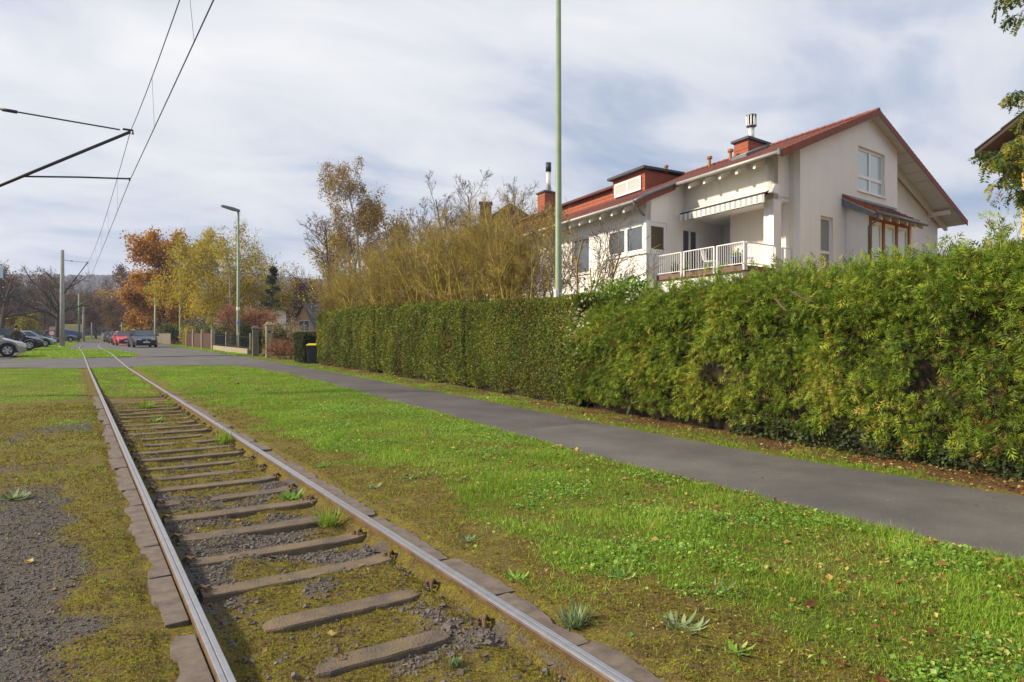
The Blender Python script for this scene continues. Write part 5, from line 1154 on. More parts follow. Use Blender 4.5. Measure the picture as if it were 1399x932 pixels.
for k in range(nst):
    u = 0.01 + k * w_; zb = LC - 0.19 + (0.012 if k % 2 else -0.012)
    HB().add([(u, -0.615, LC + 0.12), (u + w_, -0.615, LC + 0.12), (u + w_, -0.605 - 0.01, zb), (u, -0.615, zb), (u, -0.607, LC + 0.12), (u + w_, -0.607, LC + 0.12), (u + w_, -0.607, zb), (u, -0.607, zb)], [(0, 1, 2, 3), (7, 6, 5, 4), (2, 3, 7, 6)]).build('valance_stripe', M['white_cloth'] if k % 2 else M['grey_cloth'], awn)
# roof: courses of tiles, each a real step
def tiles(name, u0, u1, va, vb, zf, mat, seed=0, step=0.36, du=0.1, lip=0.045):
    """va = eave, vb = ridge; rows step up the slope, waves along u"""
    us = np.arange(u0, u1 + 1e-6, du); n = max(1, int(round(abs(vb - va) / step))); V = []; sgn = 1 if vb > va else -1
    wave = 0.016 * np.cos(2 * math.pi * us / 0.30)
    for i in range(n):
        v0 = va + (vb - va) * i / n; v1 = va + (vb - va) * (i + 1) / n
        j = fbm(us * 3.1, np.full_like(us, i * 1.7 + seed), 1.0, 2, 6) * 0.014
        V.append([hq(u, v0, zf(v0) + lip + a + b) for u, a, b in zip(us, wave, j)]); V.append([hq(u, v1, zf(v1) + 0.012 + a + b) for u, a, b in zip(us, wave, j)])
    V = np.array(V); r_, c_ = V.shape[:2]; i = np.arange(r_ * c_).reshape(r_, c_)
    Fq = np.stack([i[:-1, :-1], i[:-1, 1:], i[1:, 1:], i[1:, :-1]], -1).reshape(-1, 4)
    return npmesh(name, V.reshape(-1, 3), Fq, mat, roof, smooth=False)
E1, E2, UG = -0.8, -3.42, -0.92           # upper and lower eave, gable verge
roof = HB()
roof.hexa([(UG, E1, roof_a(E1) - 0.10), (UL + .4, E1, roof_a(E1) - 0.10), (UL + .4, VR, ZR - 0.10), (UG, VR, ZR - 0.10), (UG, E1, roof_a(E1) - 0.0), (UL + .4, E1, roof_a(E1)), (UL + .4, VR, ZR), (UG, VR, ZR)])
roof.hexa([(4.98, E2, roof_a(E2) - 0.10), (UL + .4, E2, roof_a(E2) - 0.10), (UL + .4, E1 - .003, roof_a(E1) - 0.10), (4.98, E1 - .003, roof_a(E1) - 0.10), (4.98, E2, roof_a(E2)), (UL + .4, E2, roof_a(E2)), (UL + .4, E1 - .003, roof_a(E1)), (4.98, E1 - .003, roof_a(E1))])
ER = 17.2
roof.hexa([(UG, VR + .002, ZR - 0.10), (UL + .4, VR + .002, ZR - 0.10), (UL + .4, ER, roof_b(ER) - 0.10), (UG, ER, roof_b(ER) - 0.10), (UG, VR + .002, ZR), (UL + .4, VR + .002, ZR), (UL + .4, ER, roof_b(ER)), (UG, ER, roof_b(ER))])
roof = roof.build('roof', M['soffit'], house)
tiles('tile_courses', UG, UL + .4, E1, VR, roof_a, M['tile'])
tiles('tile_courses', 5.0, UL + .4, E2, E1, roof_a, M['tile'], 5)
tiles('tile_courses', UG, UL + .4, ER, VR, roof_b, M['tile'], 9, du=0.15)
# verge tiles on the gable edges and along the step, ridge tiles
def verge(va, vb, zf, u, n, mat):
    for k in range(n):
        v0 = va + (vb - va) * k / n; v1 = va + (vb - va) * (k + 1.04) / n; z0, z1 = zf(v0), zf(v1); b0 = 0.10
        HB().hexa([(u - 0.05, v0, z0 - 0.20), (u + 0.16, v0, z0 + 0.02), (u + 0.16, v1, z1 + 0.02), (u - 0.05, v1, z1 - 0.20), (u - 0.05, v0, z0 + b0), (u + 0.16, v0, z0 + b0), (u + 0.16, v1, z1 + b0 - 0.025), (u - 0.05, v1, z1 + b0 - 0.025)]).build('verge_tile', mat, roof)
verge(E1 - 0.02, VR, roof_a, UG, 24, M['tile_side']); verge(ER, VR, roof_b, UG, 32, M['tile_side']); verge(E2 - 0.02, E1 - 0.05, roof_a, 4.96, 8, M['tile_side'])
for k in range(62):
    u = UG - 0.06 + k * 0.44
    HB().add([(u, VR - .15, ZR + .02), (u, VR - .08, ZR + .12), (u, VR + .08, ZR + .12), (u, VR + .15, ZR + .02), (u + .47, VR - .13, ZR + .02), (u + .47, VR - .07, ZR + .10), (u + .47, VR + .07, ZR + .10), (u + .47, VR + .13, ZR + .02)], [(0, 1, 2, 3), (7, 6, 5, 4), (0, 1, 5, 4), (1, 2, 6, 5), (2, 3, 7, 6)]).build('ridge_tile', M['tile_side'], roof)
# rafter ends
for u in np.arange(0.35, 4.9, 0.92):
    HB().hexa([(u, E1 + .06, roof_a(E1) - .30), (u + .13, E1 + .06, roof_a(E1) - .30), (u + .13, 0.01, roof_a(0) - .34), (u, 0.01, roof_a(0) - .34), (u, E1 + .06, roof_a(E1) - .10), (u + .13, E1 + .06, roof_a(E1) - .10), (u + .13, 0.01, roof_a(0) - .10), (u, 0.01, roof_a(0) - .10)]).build('rafter', M['whitew'], house)
for u in np.arange(5.75, 25.5, 0.92):
    HB().hexa([(u, E2 + .06, roof_a(E2) - .30), (u + .13, E2 + .06, roof_a(E2) - .30), (u + .13, V2 + .01, roof_a(V2) - .34), (u, V2 + .01, roof_a(V2) - .34), (u, E2 + .06, roof_a(E2) - .10), (u + .13, E2 + .06, roof_a(E2) - .10), (u + .13, V2 + .01, roof_a(V2) - .10), (u, V2 + .01, roof_a(V2) - .10)]).build('rafter', M['whitew'], house)
# verge rafter under the wide right-hand gable overhang
def slope_beam(name, mat, u0, u1, va, vb, zf, t0, t1): 
    HB().hexa([(u0, va, zf(va) - t1), (u1, va, zf(va) - t1), (u1, vb, zf(vb) - t1), (u0, vb, zf(vb) - t1), (u0, va, zf(va) - t0), (u1, va, zf(va) - t0), (u1, vb, zf(vb) - t0), (u0, vb, zf(vb) - t0)]).build(name, mat, house)
slope_beam('verge_rafter', M['whitew'], 0.05, 0.22, 9.7, ER - 0.1, roof_b, 0.101, 0.34)
hb('purlin', M['whitew'], -0.75, 0.36, 15.2, 15.4, roof_b(15.3) - 0.42, roof_b(15.3) - 0.20)
for k in range(9):      # soffit board joints
    hb('soffit_batten', M['soffit'], UG + 0.05, 0.33, 9.9 + k * 0.85, 9.93 + k * 0.85, roof_b(9.93 + k * 0.85) - 0.118, roof_b(9.93 + k * 0.85) - 0.100)
# gutters
def gutter(pts, r_, mat, name='gutter'): MB().tube([hq(*p) for p in pts], r_, 8).build(name, mat, house, True)
gutter([(UG + .05, E1 - .08, roof_a(E1) - .02), (4.9, E1 - .08, roof_a(E1) - .02)], 0.085, M['gutter'])
gutter([(4.92, E2 - .08, roof_a(E2) - .02), (UL + .3, E2 - .08, roof_a(E2) - .02)], 0.085, M['gutter'])
gutter([(4.86, E2 - .05, roof_a(E2) + .0), (4.86, -2.9, roof_a(-2.9) + .10), (4.86, E1 - .05, roof_a(E1) + .06)], 0.07, M['zinc'], 'verge_pipe')
gutter([(4.92, E2 - .08, roof_a(E2) - .05), (4.95, E2 + .05, roof_a(E2) - .25), (5.2, V2 - .08, roof_a(V2) - .75)], 0.05, M['zinc'], 'downpipe')
hb('gutter_end', M['zinc'], UG - .03, UG + .06, E1 - .18, E1 + .02, roof_a(E1) - .12, roof_a(E1) + .08)
# dormers, clad in tiles
def dormer(name, u0, u1, v0, z1, win, mat_roof):

    z0 = roof_a(v0) - 0.1; vb = VR - (ZR - z1) / MA * 1.0
    vb = min(VR + 2.0, VR - (ZR - (z1 + .05)) / MA) if z1 < ZR else VR + 1.2
    body = HB().hexa([(u0, v0, z0), (u1, v0, z0), (u1, vb, z0 + 0.2), (u0, vb, z0 + 0.2), (u0, v0, z1), (u1, v0, z1), (u1, vb, z1 + .05), (u0, vb, z1 + .05)]).build(name, M['clad'], house)
    HB().hexa([(u0 - .25, v0 - .35, z1 + .002), (u1 + .25, v0 - .35, z1 + .002), (u1 + .25, vb + .1, z1 + .16), (u0 - .25, vb + .1, z1 + .16), (u0 - .25, v0 - .35, z1 + .14), (u1 + .25, v0 - .35, z1 + .14), (u1 + .25, vb + .1, z1 + .28), (u0 - .25, vb + .1, z1 + .28)]).build('dormer_roof', mat_roof, body)
    n = int((z1 - z0) / 0.2)                 # tile courses on the front
    for k in range(n): HB().hexa([(u0 - .012, v0 - .035, z0 + .2 * k), (u1 + .012, v0 - .035, z0 + .2 * k), (u1 + .012, v0 - .002, z0 + .2 * k), (u0 - .012, v0 - .002, z0 + .2 * k), (u0 - .004, v0 - .012, z0 + .2 * k + .205), (u1 + .004, v0 - .012, z0 + .2 * k + .205), (u1 + .004, v0 - .002, z0 + .2 * k + .205), (u0 - .004, v0 - .002, z0 + .2 * k + .205)]).build('cladding_course', M['clad'], body)
    if win: window('v', v0 - .05, win[0], win[1], win[2], win[3], -1, 2, pane=M['pane_b'], depth=0.0, fw=0.12, sill=False, parent=body)
    return body
dv = 2.9; zb = roof_a(dv)
dormer('dormer', 11.3, 14.5, dv, 10.5, (11.6, 14.25, zb + 0.12, 10.22), M['slate'])
dormer('dormer', 15.0, UL - .5, dv + .5, 10.2, None, M['tile'])
for u, v in ((11.2, 4.6), (11.9, 4.6), (12.6, 4.6), (13.4, 4.6), (15.9, 4.4), (16.6, 4.4)):
    MB().lathe([(.09, 0), (.09, .30), (.13, .30), (.13, .40), (.05, .42)], 10, hq(u, v, 10.55 if u < 15 else 10.25)).build('vent_pipe', M['clay'], house)
# chimneys
def chimney(u, v, w, l, z0, z1, flue, cowl, fr_=0.13):
    c = hb('chimney', M['clad'], u - w / 2, u + w / 2, v - l / 2, v + l / 2, z0, z1)
    for k in range(int((z1 - z0) / .22)): hb('cladding_course', M['clad'], u - w / 2 - .02, u + w / 2 + .02, v - l / 2 - .02, v + l / 2 + .02, z0 + .22 * k, z0 + .22 * k + .19, c)
    hb('chimney_cap', M['slate'], u - w / 2 - .14, u + w / 2 + .14, v - l / 2 - .14, v + l / 2 + .14, z1 + .002, z1 + .12, c)
    f = hq(u, v, z1 + .12); MB().lathe([(fr_, 0), (fr_, flue)], 14, f).build('flue', M['inox'], c, True)
    if cowl == 'cage':
        MB().lathe([(fr_ * .9, 0), (fr_ * 1.7, .06), (fr_ * 1.75, .12), (fr_ * 1.1, .13)], 14, (f[0], f[1], f[2] + flue)).build('cowl_base', M['zinc'], c, True)
        for k in range(10):
            a = k * .628; x, y = f[0] + fr_ * 1.6 * math.cos(a), f[1] + fr_ * 1.6 * math.sin(a); MB().tube([(x, y, f[2] + flue + .1), (x, y, f[2] + flue + .62)], .035, 5).build('cowl_bar', M['inox'], c)
        MB().lathe([(fr_ * 1.0, .1), (fr_ * 1.0, .6), (fr_ * 1.8, .6), (fr_ * 1.8, .66), (.02, .72)], 14, (f[0], f[1], f[2] + flue)).build('cowl_cap', M['zinc'], c, True)
    else:
        MB().lathe([(fr_ * 1.15, 0), (fr_ * 1.15, .75), (.02, .76)], 14, (f[0], f[1], f[2] + flue)).build('cowl', M['black'], c, True)
    return c
chimney(6.5, VR + .2, 1.0, 1.9, 9.6, 11.35, 0.75, 'cage', .15)
chimney(29.6, VR + .2, 1.3, 1.6, 9.0, 13.05, 1.75, 'tube', .20)
for u, v in ((9.2, VR - .4), (6.9, VR - 1.2)): MB().lathe([(.08, -.5), (.08, .45), (.15, .45), (.15, .58), (.05, .6)], 10, hq(u, v, roof_a(v))).build('vent_pipe', M['clay'], house)
# skylight
HB().hexa([(4.2, 3.6, roof_a(3.6) + .05), (5.2, 3.6, roof_a(3.6) + .05), (5.2, 5.6, roof_a(5.6) + .05), (4.2, 5.6, roof_a(5.6) + .05), (4.2, 3.6, roof_a(3.6) + .19), (5.2, 3.6, roof_a(3.6) + .19), (5.2, 5.6, roof_a(5.6) + .19), (4.2, 5.6, roof_a(5.6) + .19)]).build('skylight', M['zinc'], house)
HB().hexa([(4.35, 3.8, roof_a(3.8) + .19), (5.05, 3.8, roof_a(3.8) + .19), (5.05, 4.8, roof_a(4.8) + .19), (4.35, 4.8, roof_a(4.8) + .19), (4.35, 3.8, roof_a(3.8) + .20), (5.05, 3.8, roof_a(3.8) + .20), (5.05, 4.8, roof_a(4.8) + .20), (4.35, 4.8, roof_a(4.8) + .20)]).build('skylight_pane', M['pane_l'], house)
# glazed bay on the gable with its own little tiled roof
BU = -1.5; bz = 6.05
bay = hb('bay', M['wall'], BU, GU - .003, 4.70, 4.86, 0.0, 6.35)
HB().hexa([(BU, 4.70, 6.351), (GU - .003, 4.70, 6.351), (GU - .003, 4.86, 6.351), (BU, 4.86, 6.351), (BU, 4.70, 6.36), (GU - .003, 4.70, 6.9), (GU - .003, 4.86, 6.9), (BU, 4.86, 6.36)]).build('bay_side_top', M['wall'], bay)
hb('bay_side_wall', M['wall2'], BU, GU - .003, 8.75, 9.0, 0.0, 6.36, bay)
hb('bay_sill_wall', M['wall'], BU, BU + .2, 4.863, 8.747, 0.0, 3.3, bay)
posts = [4.87, 6.05, 7.30, 8.55]
hb('red_head_beam', M['redwood'], BU - .03, BU + .12, 4.863, 8.747, 6.04, 6.28, bay)
for k, v in enumerate(posts): hb('red_mullion', M['redwood'], BU - .03, BU + .12, v, v + .19, 3.31, 6.037, bay)
for a, b_ in zip(posts[:-1], posts[1:]): window('u', BU, a + .20, b_ - .01, 3.32, 6.03, 1, 1, (0.42, 0.58), M['pane_l'], depth=0.02, fw=0.13, sill=False, parent=bay)
def bay_z(u): return 7.02 + (u - GU) * 0.55
mb = HB(); mb.hexa([(-2.0, 4.45, bay_z(-2.0) - .06), (GU - .003, 4.45, bay_z(GU) - .06), (GU - .003, 9.35, bay_z(GU) - .06), (-2.0, 9.15, bay_z(-2.0) - .06), (-2.0, 4.45, bay_z(-2.0)), (GU - .003, 4.45, bay_z(GU)), (GU - .003, 9.35, bay_z(GU)), (-2.0, 9.15, bay_z(-2.0))]); br = mb.build('bay_roof', M['whitew'], bay)
for i in range(5):
    for j in range(15):
        ua = -2.05 + 1.54 * i / 5; ub = -2.05 + 1.54 * (i + 1.08) / 5; va = 4.42 + 4.85 * j / 15; vb = 4.42 + 4.85 * (j + .96) / 15
        HB().hexa([(ua, va, bay_z(ua) + .005), (ub, va, bay_z(ub) + .005), (ub, vb, bay_z(ub) + .005), (ua, vb, bay_z(ua) + .005), (ua, va, bay_z(ua) + (.075 if j else .17)), (ub, va, bay_z(ub) + (.035 if j else .13)), (ub, vb, bay_z(ub) + (.035 if j else .06)), (ua, vb, bay_z(ua) + (.075 if j else .10))]).build('roof_tile', M['tile'] if j else M['clad'], br)
HB().hexa([(-2.02, 4.36, bay_z(-2.0) - .22), (GU - .003, 4.36, bay_z(GU) - .34), (GU - .003, 4.415, bay_z(GU) - .34), (-2.02, 4.415, bay_z(-2.0) - .22), (-2.02, 4.36, bay_z(-2.0) - .06), (GU - .003, 4.36, bay_z(GU) - .05), (GU - .003, 4.415, bay_z(GU) - .05), (-2.02, 4.415, bay_z(-2.0) - .06)]).build('verge_flashing', M['zinc'], br)
hb('wall_flashing', M['zinc'], GU - .05, GU - .004, 4.4, 9.5, bay_z(GU) + .05, bay_z(GU) + .14, br)
MB().tube([hq(-2.08, 4.40, bay_z(-2.0) - .02), hq(-2.08, 9.2, bay_z(-2.0) - .02)], .075, 8).build('gutter', M['zinc'], br, True)
MB().tube([hq(-2.08, 4.55, bay_z(-2.0) - .05), hq(-2.02, 4.55, bay_z(-2) - .28), hq(BU - .1, 4.66, 5.75), hq(BU - .1, 4.66, 0.2)], .05, 8).build('downpipe', M['zinc'], bay, True)
for v in np.arange(4.95, 9.1, .8): HB().hexa([(-1.98, v, bay_z(-1.98) - .24), (BU - .033, v, bay_z(BU) - .26), (BU - .033, v + .11, bay_z(BU) - .26), (-1.98, v + .11, bay_z(-1.98) - .24), (-1.98, v, bay_z(-1.98) - .062), (BU - .033, v, bay_z(BU) - .062), (BU - .033, v + .11, bay_z(BU) - .062), (-1.98, v + .11, bay_z(-1.98) - .062)]).build('bay_rafter', M['whitew'], bay)

# ------------------------------------------------------------------ other houses
def gable_house(name, c, rz, w, l, wall_h, ridge_h, wmat, rmat, label, over=0.5, wins=(), chim=None, win_gable=()):
    """local axes: x across the gable, y along the ridge; gable at y=0 faces -y"""
    e = empty(name, c, label, 'house', None, rz)
    mb = MB(); hw = w / 2
    mb.add([(-hw, 0, -1), (hw, 0, -1), (hw, 0, wall_h), (0, 0, ridge_h - .15), (-hw, 0, wall_h), (-hw, l, -1), (hw, l, -1), (hw, l, wall_h), (0, l, ridge_h - .15), (-hw, l, wall_h)], [(0, 1, 2, 3, 4), (9, 8, 7, 6, 5), (1, 6, 7, 2), (5, 0, 4, 9)])
    mb.build('wall', wmat, e, local=True)
    m_ = (ridge_h - wall_h) / hw
    for s in (-1, 1):
        x1 = s * (hw + over); z1 = ridge_h - m_ * (hw + over)
        MB().hexa([(0, -over, ridge_h - .14), (x1, -over, z1 - .14), (x1, l + over, z1 - .14), (0, l + over, ridge_h - .14), (0, -over, ridge_h), (x1, -over, z1), (x1, l + over, z1), (0, l + over, ridge_h)]).build('roof', rmat, e, local=True)
        n = 9
        for k in range(n):
            a, b_ = k / n, (k + 1) / n; xa, xb = x1 * a, x1 * b_; za, zb_ = ridge_h + (z1 - ridge_h) * a, ridge_h + (z1 - ridge_h) * b_
            MB().hexa([(xa, -over - .03, za + .004), (xb, -over - .03, zb_ + .004), (xb, l + over, zb_ + .004), (xa, l + over, za + .004), (xa, -over - .03, za + .02), (xb, -over - .03, zb_ + .06), (xb, l + over, zb_ + .06), (xa, l + over, za + .02)]).build('tile_course', rmat, e, local=True)
    for (x0, x1, z0, z1) in win_gable:
        f = MB().box(x0, x1, -.06, -.004, z0, z1).build('window', M['white'], e, local=True); mid = (x0 + x1) / 2
        for a, b_ in ((x0 + .08, mid - .04), (mid + .04, x1 - .08)): MB().box(a, b_, -.075, -.062, z0 + .08, z1 - .08).build('pane', M['pane'], f, local=True)
    if chim:
        x, y, z1, cw = chim; c_ = MB().box(x - cw / 2, x + cw / 2, y - cw / 2, y + cw / 2, ridge_h - 2, z1).build('chimney', M['brick'], e, local=True)
        MB().box(x - cw / 2 - .1, x + cw / 2 + .1, y - cw / 2 - .1, y + cw / 2 + .1, z1 + .002, z1 + .14).build('chimney_cap', M['brick'], c_, local=True)
    return e
p = at(697, 455, 60); gable_house('brown_house', (p.x, p.y, 0.2), -TH, 8.6, 11, 9.9, 12.7, M['brick'], M['tile_brown'], 'brown house with dark tiled roof and brick chimney behind the bare trees', win_gable=((-1, 1, 7.6, 9.2),), chim=(-2.2, 1.6, 13.0, 1.0))
p = at(416, 455, 80); gable_house('small_house', (p.x, p.y, 0.2), -TH - 0.35, 4.4, 7, 1.2, 4.9, M['pink_wall'], M['slate'], 'small house with steep slate roof and salmon gable wall', 0.35, win_gable=((-.75, .75, 1.6, 2.9),))
p = at(345, 455, 95); gable_house('pale_house', (p.x, p.y, 0.2), -TH + 0.5, 9, 9, 4.6, 7.4, M['wall'], M['tile_brown'], 'pale house mostly hidden behind the yellow birches', win_gable=((-2.5, -1, 2.4, 3.8), (1, 2.5, 2.4, 3.8)))
# yellow house at the right
rzy = -R(80); yw = at(1396, 455, 21.0); yc = Vector((yw.x, yw.y, 0.2)) + Vector((math.cos(rzy) * 5, math.sin(rzy) * 5, 0))
gable_house('yellow_house', yc, rzy, 10, 9, 7.75, 11.5, M['yellow_wall'], M['tile_brown'], 'ochre yellow house with dark roof overhang behind the robinia', 1.0)
#__PART5__
# ------------------------------------------------------------------ overhead line
def mast(name, base, h, r0, r1, mat, label, rings=False, cat='mast'):
    e = empty(name, base, label, cat)
    MB().lathe([(r0, -.3), (r0 + (r1 - r0) * .5, h * .5), (r1, h), (r1 * .3, h + .03)], 14, base).build('pole', mat, e, True)
    MB().lathe([(r0 * 1.5, -.2), (r0 * 1.5, .06), (r0 * 1.05, .10)], 14, base).build('footing', M['concrete'], e)
    return e
cw1 = Vector((1.35, 22.2, 5.92)); ms1 = Vector((1.33, 21.6, 7.16))
d2 = G(85, 474.5); 
def near_mast(e, mx, y, zt, zs, ms, cw, st):
    b = Vector((mx, y, zt)); c = Vector((mx, y, zs))
    MB().tube([b, ms + Vector((-.25, 0, .02))], .020, 6).build('tie_rod', M['black'], e)
    MB().tube([b + (ms - b) * .28, b + (ms - b) * .36], .045, 8).build('insulator', M['black'], e, True)
    MB().tube([c, ms], .042, 8).build('strut', M['black'], e, True)
    MB().tube([ms + Vector((-.18, 0, .05)), ms + Vector((.06, 0, .05)), ms + Vector((.06, 0, -.06))], .03, 6).build('wire_clamp', M['black'], e)
    s0 = c + (ms - c) * st; MB().tube([s0 + Vector((0, 0, -.03)), s0 + (cw - s0) * .5 + Vector((0, 0, .03)), cw + Vector((0, 0, .06))], .024, 6).build('steady_arm', M['black'], e)
    MB().tube([cw + Vector((0, 0, .09)), cw], .02, 6).build('contact_clip', M['black'], e)
m0 = mast('catenary_mast', (-2.75, 21.9, 0), 9.2, .17, .13, M['concrete'], 'catenary mast holding the black cantilever with strut and steady arm')
near_mast(m0, -2.65, 21.9, 7.40, 4.72, ms1, cw1, 0.40)
mz = float(terrain(d2.y)); dm = d2.x * ST + d2.y * CT
m1 = mast('catenary_mast', (d2.x, d2.y, mz), (474.5 - 342) * dm / F, .20, .155, M['concrete'], 'thick grey concrete catenary mast standing in grass beside the track')
ms2 = at(119.5, 359, dm); cw2 = at(121, 385, dm)
near_mast(m1, d2.x + .15, d2.y, at(85, 355.5, dm).z, at(85, 401, dm).z, ms2, cw2, 0.45)
for (px, top, bot, r_, mt, lab) in ((108, 402, 467, .15, 'mast_green', 'green painted catenary mast beyond the concrete mast'), (114.2, 420, 467.3, .17, 'concrete', 'grey concrete mast next to the green catenary mast'), (125.3, 441, 463.5, .13, 'concrete', 'small far grey mast beside the track bend')):
    p = G(px, bot); d_ = p.x * ST + p.y * CT; mast('catenary_mast', p, (bot - top) * d_ / F, r_, r_ * .8, M[mt], lab)
ol = empty('overhead_line', (1.35, 22, 6), 'black tram overhead line of messenger wire, contact wire and droppers', 'overhead line')
def span(a, b, sag, n=14): return [a + (b - a) * (k / n) + Vector((0, 0, -4 * sag * (k / n) * (1 - k / n))) for k in range(n + 1)]
ms0 = Vector((1.35, -12, 7.3)); cw0 = Vector((1.72, -12, 5.7))
ms3 = at(131, 430, 130); cw3 = at(132, 436, 130)
MB().tube(span(ms0, ms1, .75) + span(ms1, ms2, .55)[1:] + span(ms2, ms3, .5)[1:], .0085, 5).build('messenger_wire', M['wire'], ol)
MB().tube(span(cw0, cw1, .04) + span(cw1, cw2, .05)[1:] + span(cw2, cw3, .05)[1:], .0095, 5).build('contact_wire', M['wire'], ol)
A, B = span(ms0, ms1, .75, 60), span(cw0, cw1, .04, 60)
for k in (20, 30, 40, 49): MB().tube([A[k], B[k]], .003, 4).build('dropper', M['wire'], ol)
A, B = span(ms1, ms2, .55, 60), span(cw1, cw2, .05, 60)
for k in (7, 15, 24, 34, 44, 53): MB().tube([A[k], B[k]], .003, 4).build('dropper', M['wire'], ol)

# ------------------------------------------------------------------ street lamps
def lamp(base, h, r0, label, head=True, arm=1.15, box=False, az=None, group=None):
    e = empty('street_lamp', base, label, 'street lamp', group); b = Vector(base)
    MB().lathe([(r0 * 1.12, -.3), (r0 * 1.1, 1.2), (r0, 1.24), (r0 * .62, h)], 14, base).build('pole', M['pole_green'], e, True)
    if head:
        dx = Vector((-1, -.25, 0)).normalized() if az is None else az; sd = Vector((-dx.y, dx.x, 0)); t = b + Vector((0, 0, h - .03))
        vs = []
        for q, w, z0, z1 in ((-.10, .08, -.05, .10), (arm * .35, .16, -.04, .16), (arm, .13, .04, .16)): vs += [t + dx * q - sd * w + Vector((0, 0, z0 + .10 * max(q, 0))), t + dx * q + sd * w + Vector((0, 0, z0 + .10 * max(q, 0))), t + dx * q + sd * w * .8 + Vector((0, 0, z1 + .10 * max(q, 0))), t + dx * q - sd * w * .8 + Vector((0, 0, z1 + .10 * max(q, 0)))]
        fs = [(i * 4 + j, i * 4 + (j + 1) % 4, (i + 1) * 4 + (j + 1) % 4, (i + 1) * 4 + j) for i in range(2) for j in range(4)] + [(3, 2, 1, 0), (8, 9, 10, 11)]
        hd = MB().add(vs, fs).build('lamp_head', M['greylid'], e)
        q0, q1 = arm * .3, arm * .9
        MB().add([t + dx * q0 - sd * .10 + Vector((0, 0, -.055 + .1 * q0)), t + dx * q0 + sd * .10 + Vector((0, 0, -.055 + .1 * q0)), t + dx * q1 + sd * .09 + Vector((0, 0, .02 + .1 * q1)), t + dx * q1 - sd * .09 + Vector((0, 0, .02 + .1 * q1))], [(0, 1, 2, 3)]).build('lamp_lens', M['glass_lamp'], hd)
    if box:
        z = 2.40; MB().box(b.x - .15, b.x - .06, b.y - .11, b.y - .01, z, z + .19).build('junction_box', M['inox'], e, bevel=.008)
        MB().lathe([(r0 * 1.2, z + .08), (r0 * 1.2, z + .105)], 14, (b.x, b.y, 0)).build('strap', M['inox'], e)
    return e
def lamp_at(px, top, bot, r_, label, **k):
    p = G(px, bot); d_ = p.x * ST + p.y * CT; return lamp(p, (bot - top) * d_ / F, r_, label, **k)
p = at(763, 455, 15.6); lamp((p.x, p.y, 0.05), 11.5, .082, 'thick green lamp post rising out of the clipped hedge', box=True)
lt = lamp_at(325.5, 288, 482, .115, 'tall green street lamp with flat head by the open gate')
lb = Vector(lt.location); M['sticker'] = plain('blue_sticker', (0.10, 0.25, 0.55), .5, .1, 6)
MB().lathe([(.121, 1.95), (.121, 2.15)], 14, lb).build('sticker', M['sticker'], lt); MB().lathe([(.121, 2.9), (.121, 3.12)], 14, lb).build('number_band', M['white'], lt)
lamp_at(212, 388, 469.5, .13, 'green street lamp in front of the orange oak')
lamp_at(246, 359, 469.2, .11, 'green street lamp half hidden by the yellow birch')
lamp_at(183.5, 414, 464.5, .14, 'far green street lamp beside the yellow bush')
lamp_at(166.5, 440, 464.0, .12, 'slim far post behind the red car', head=False)

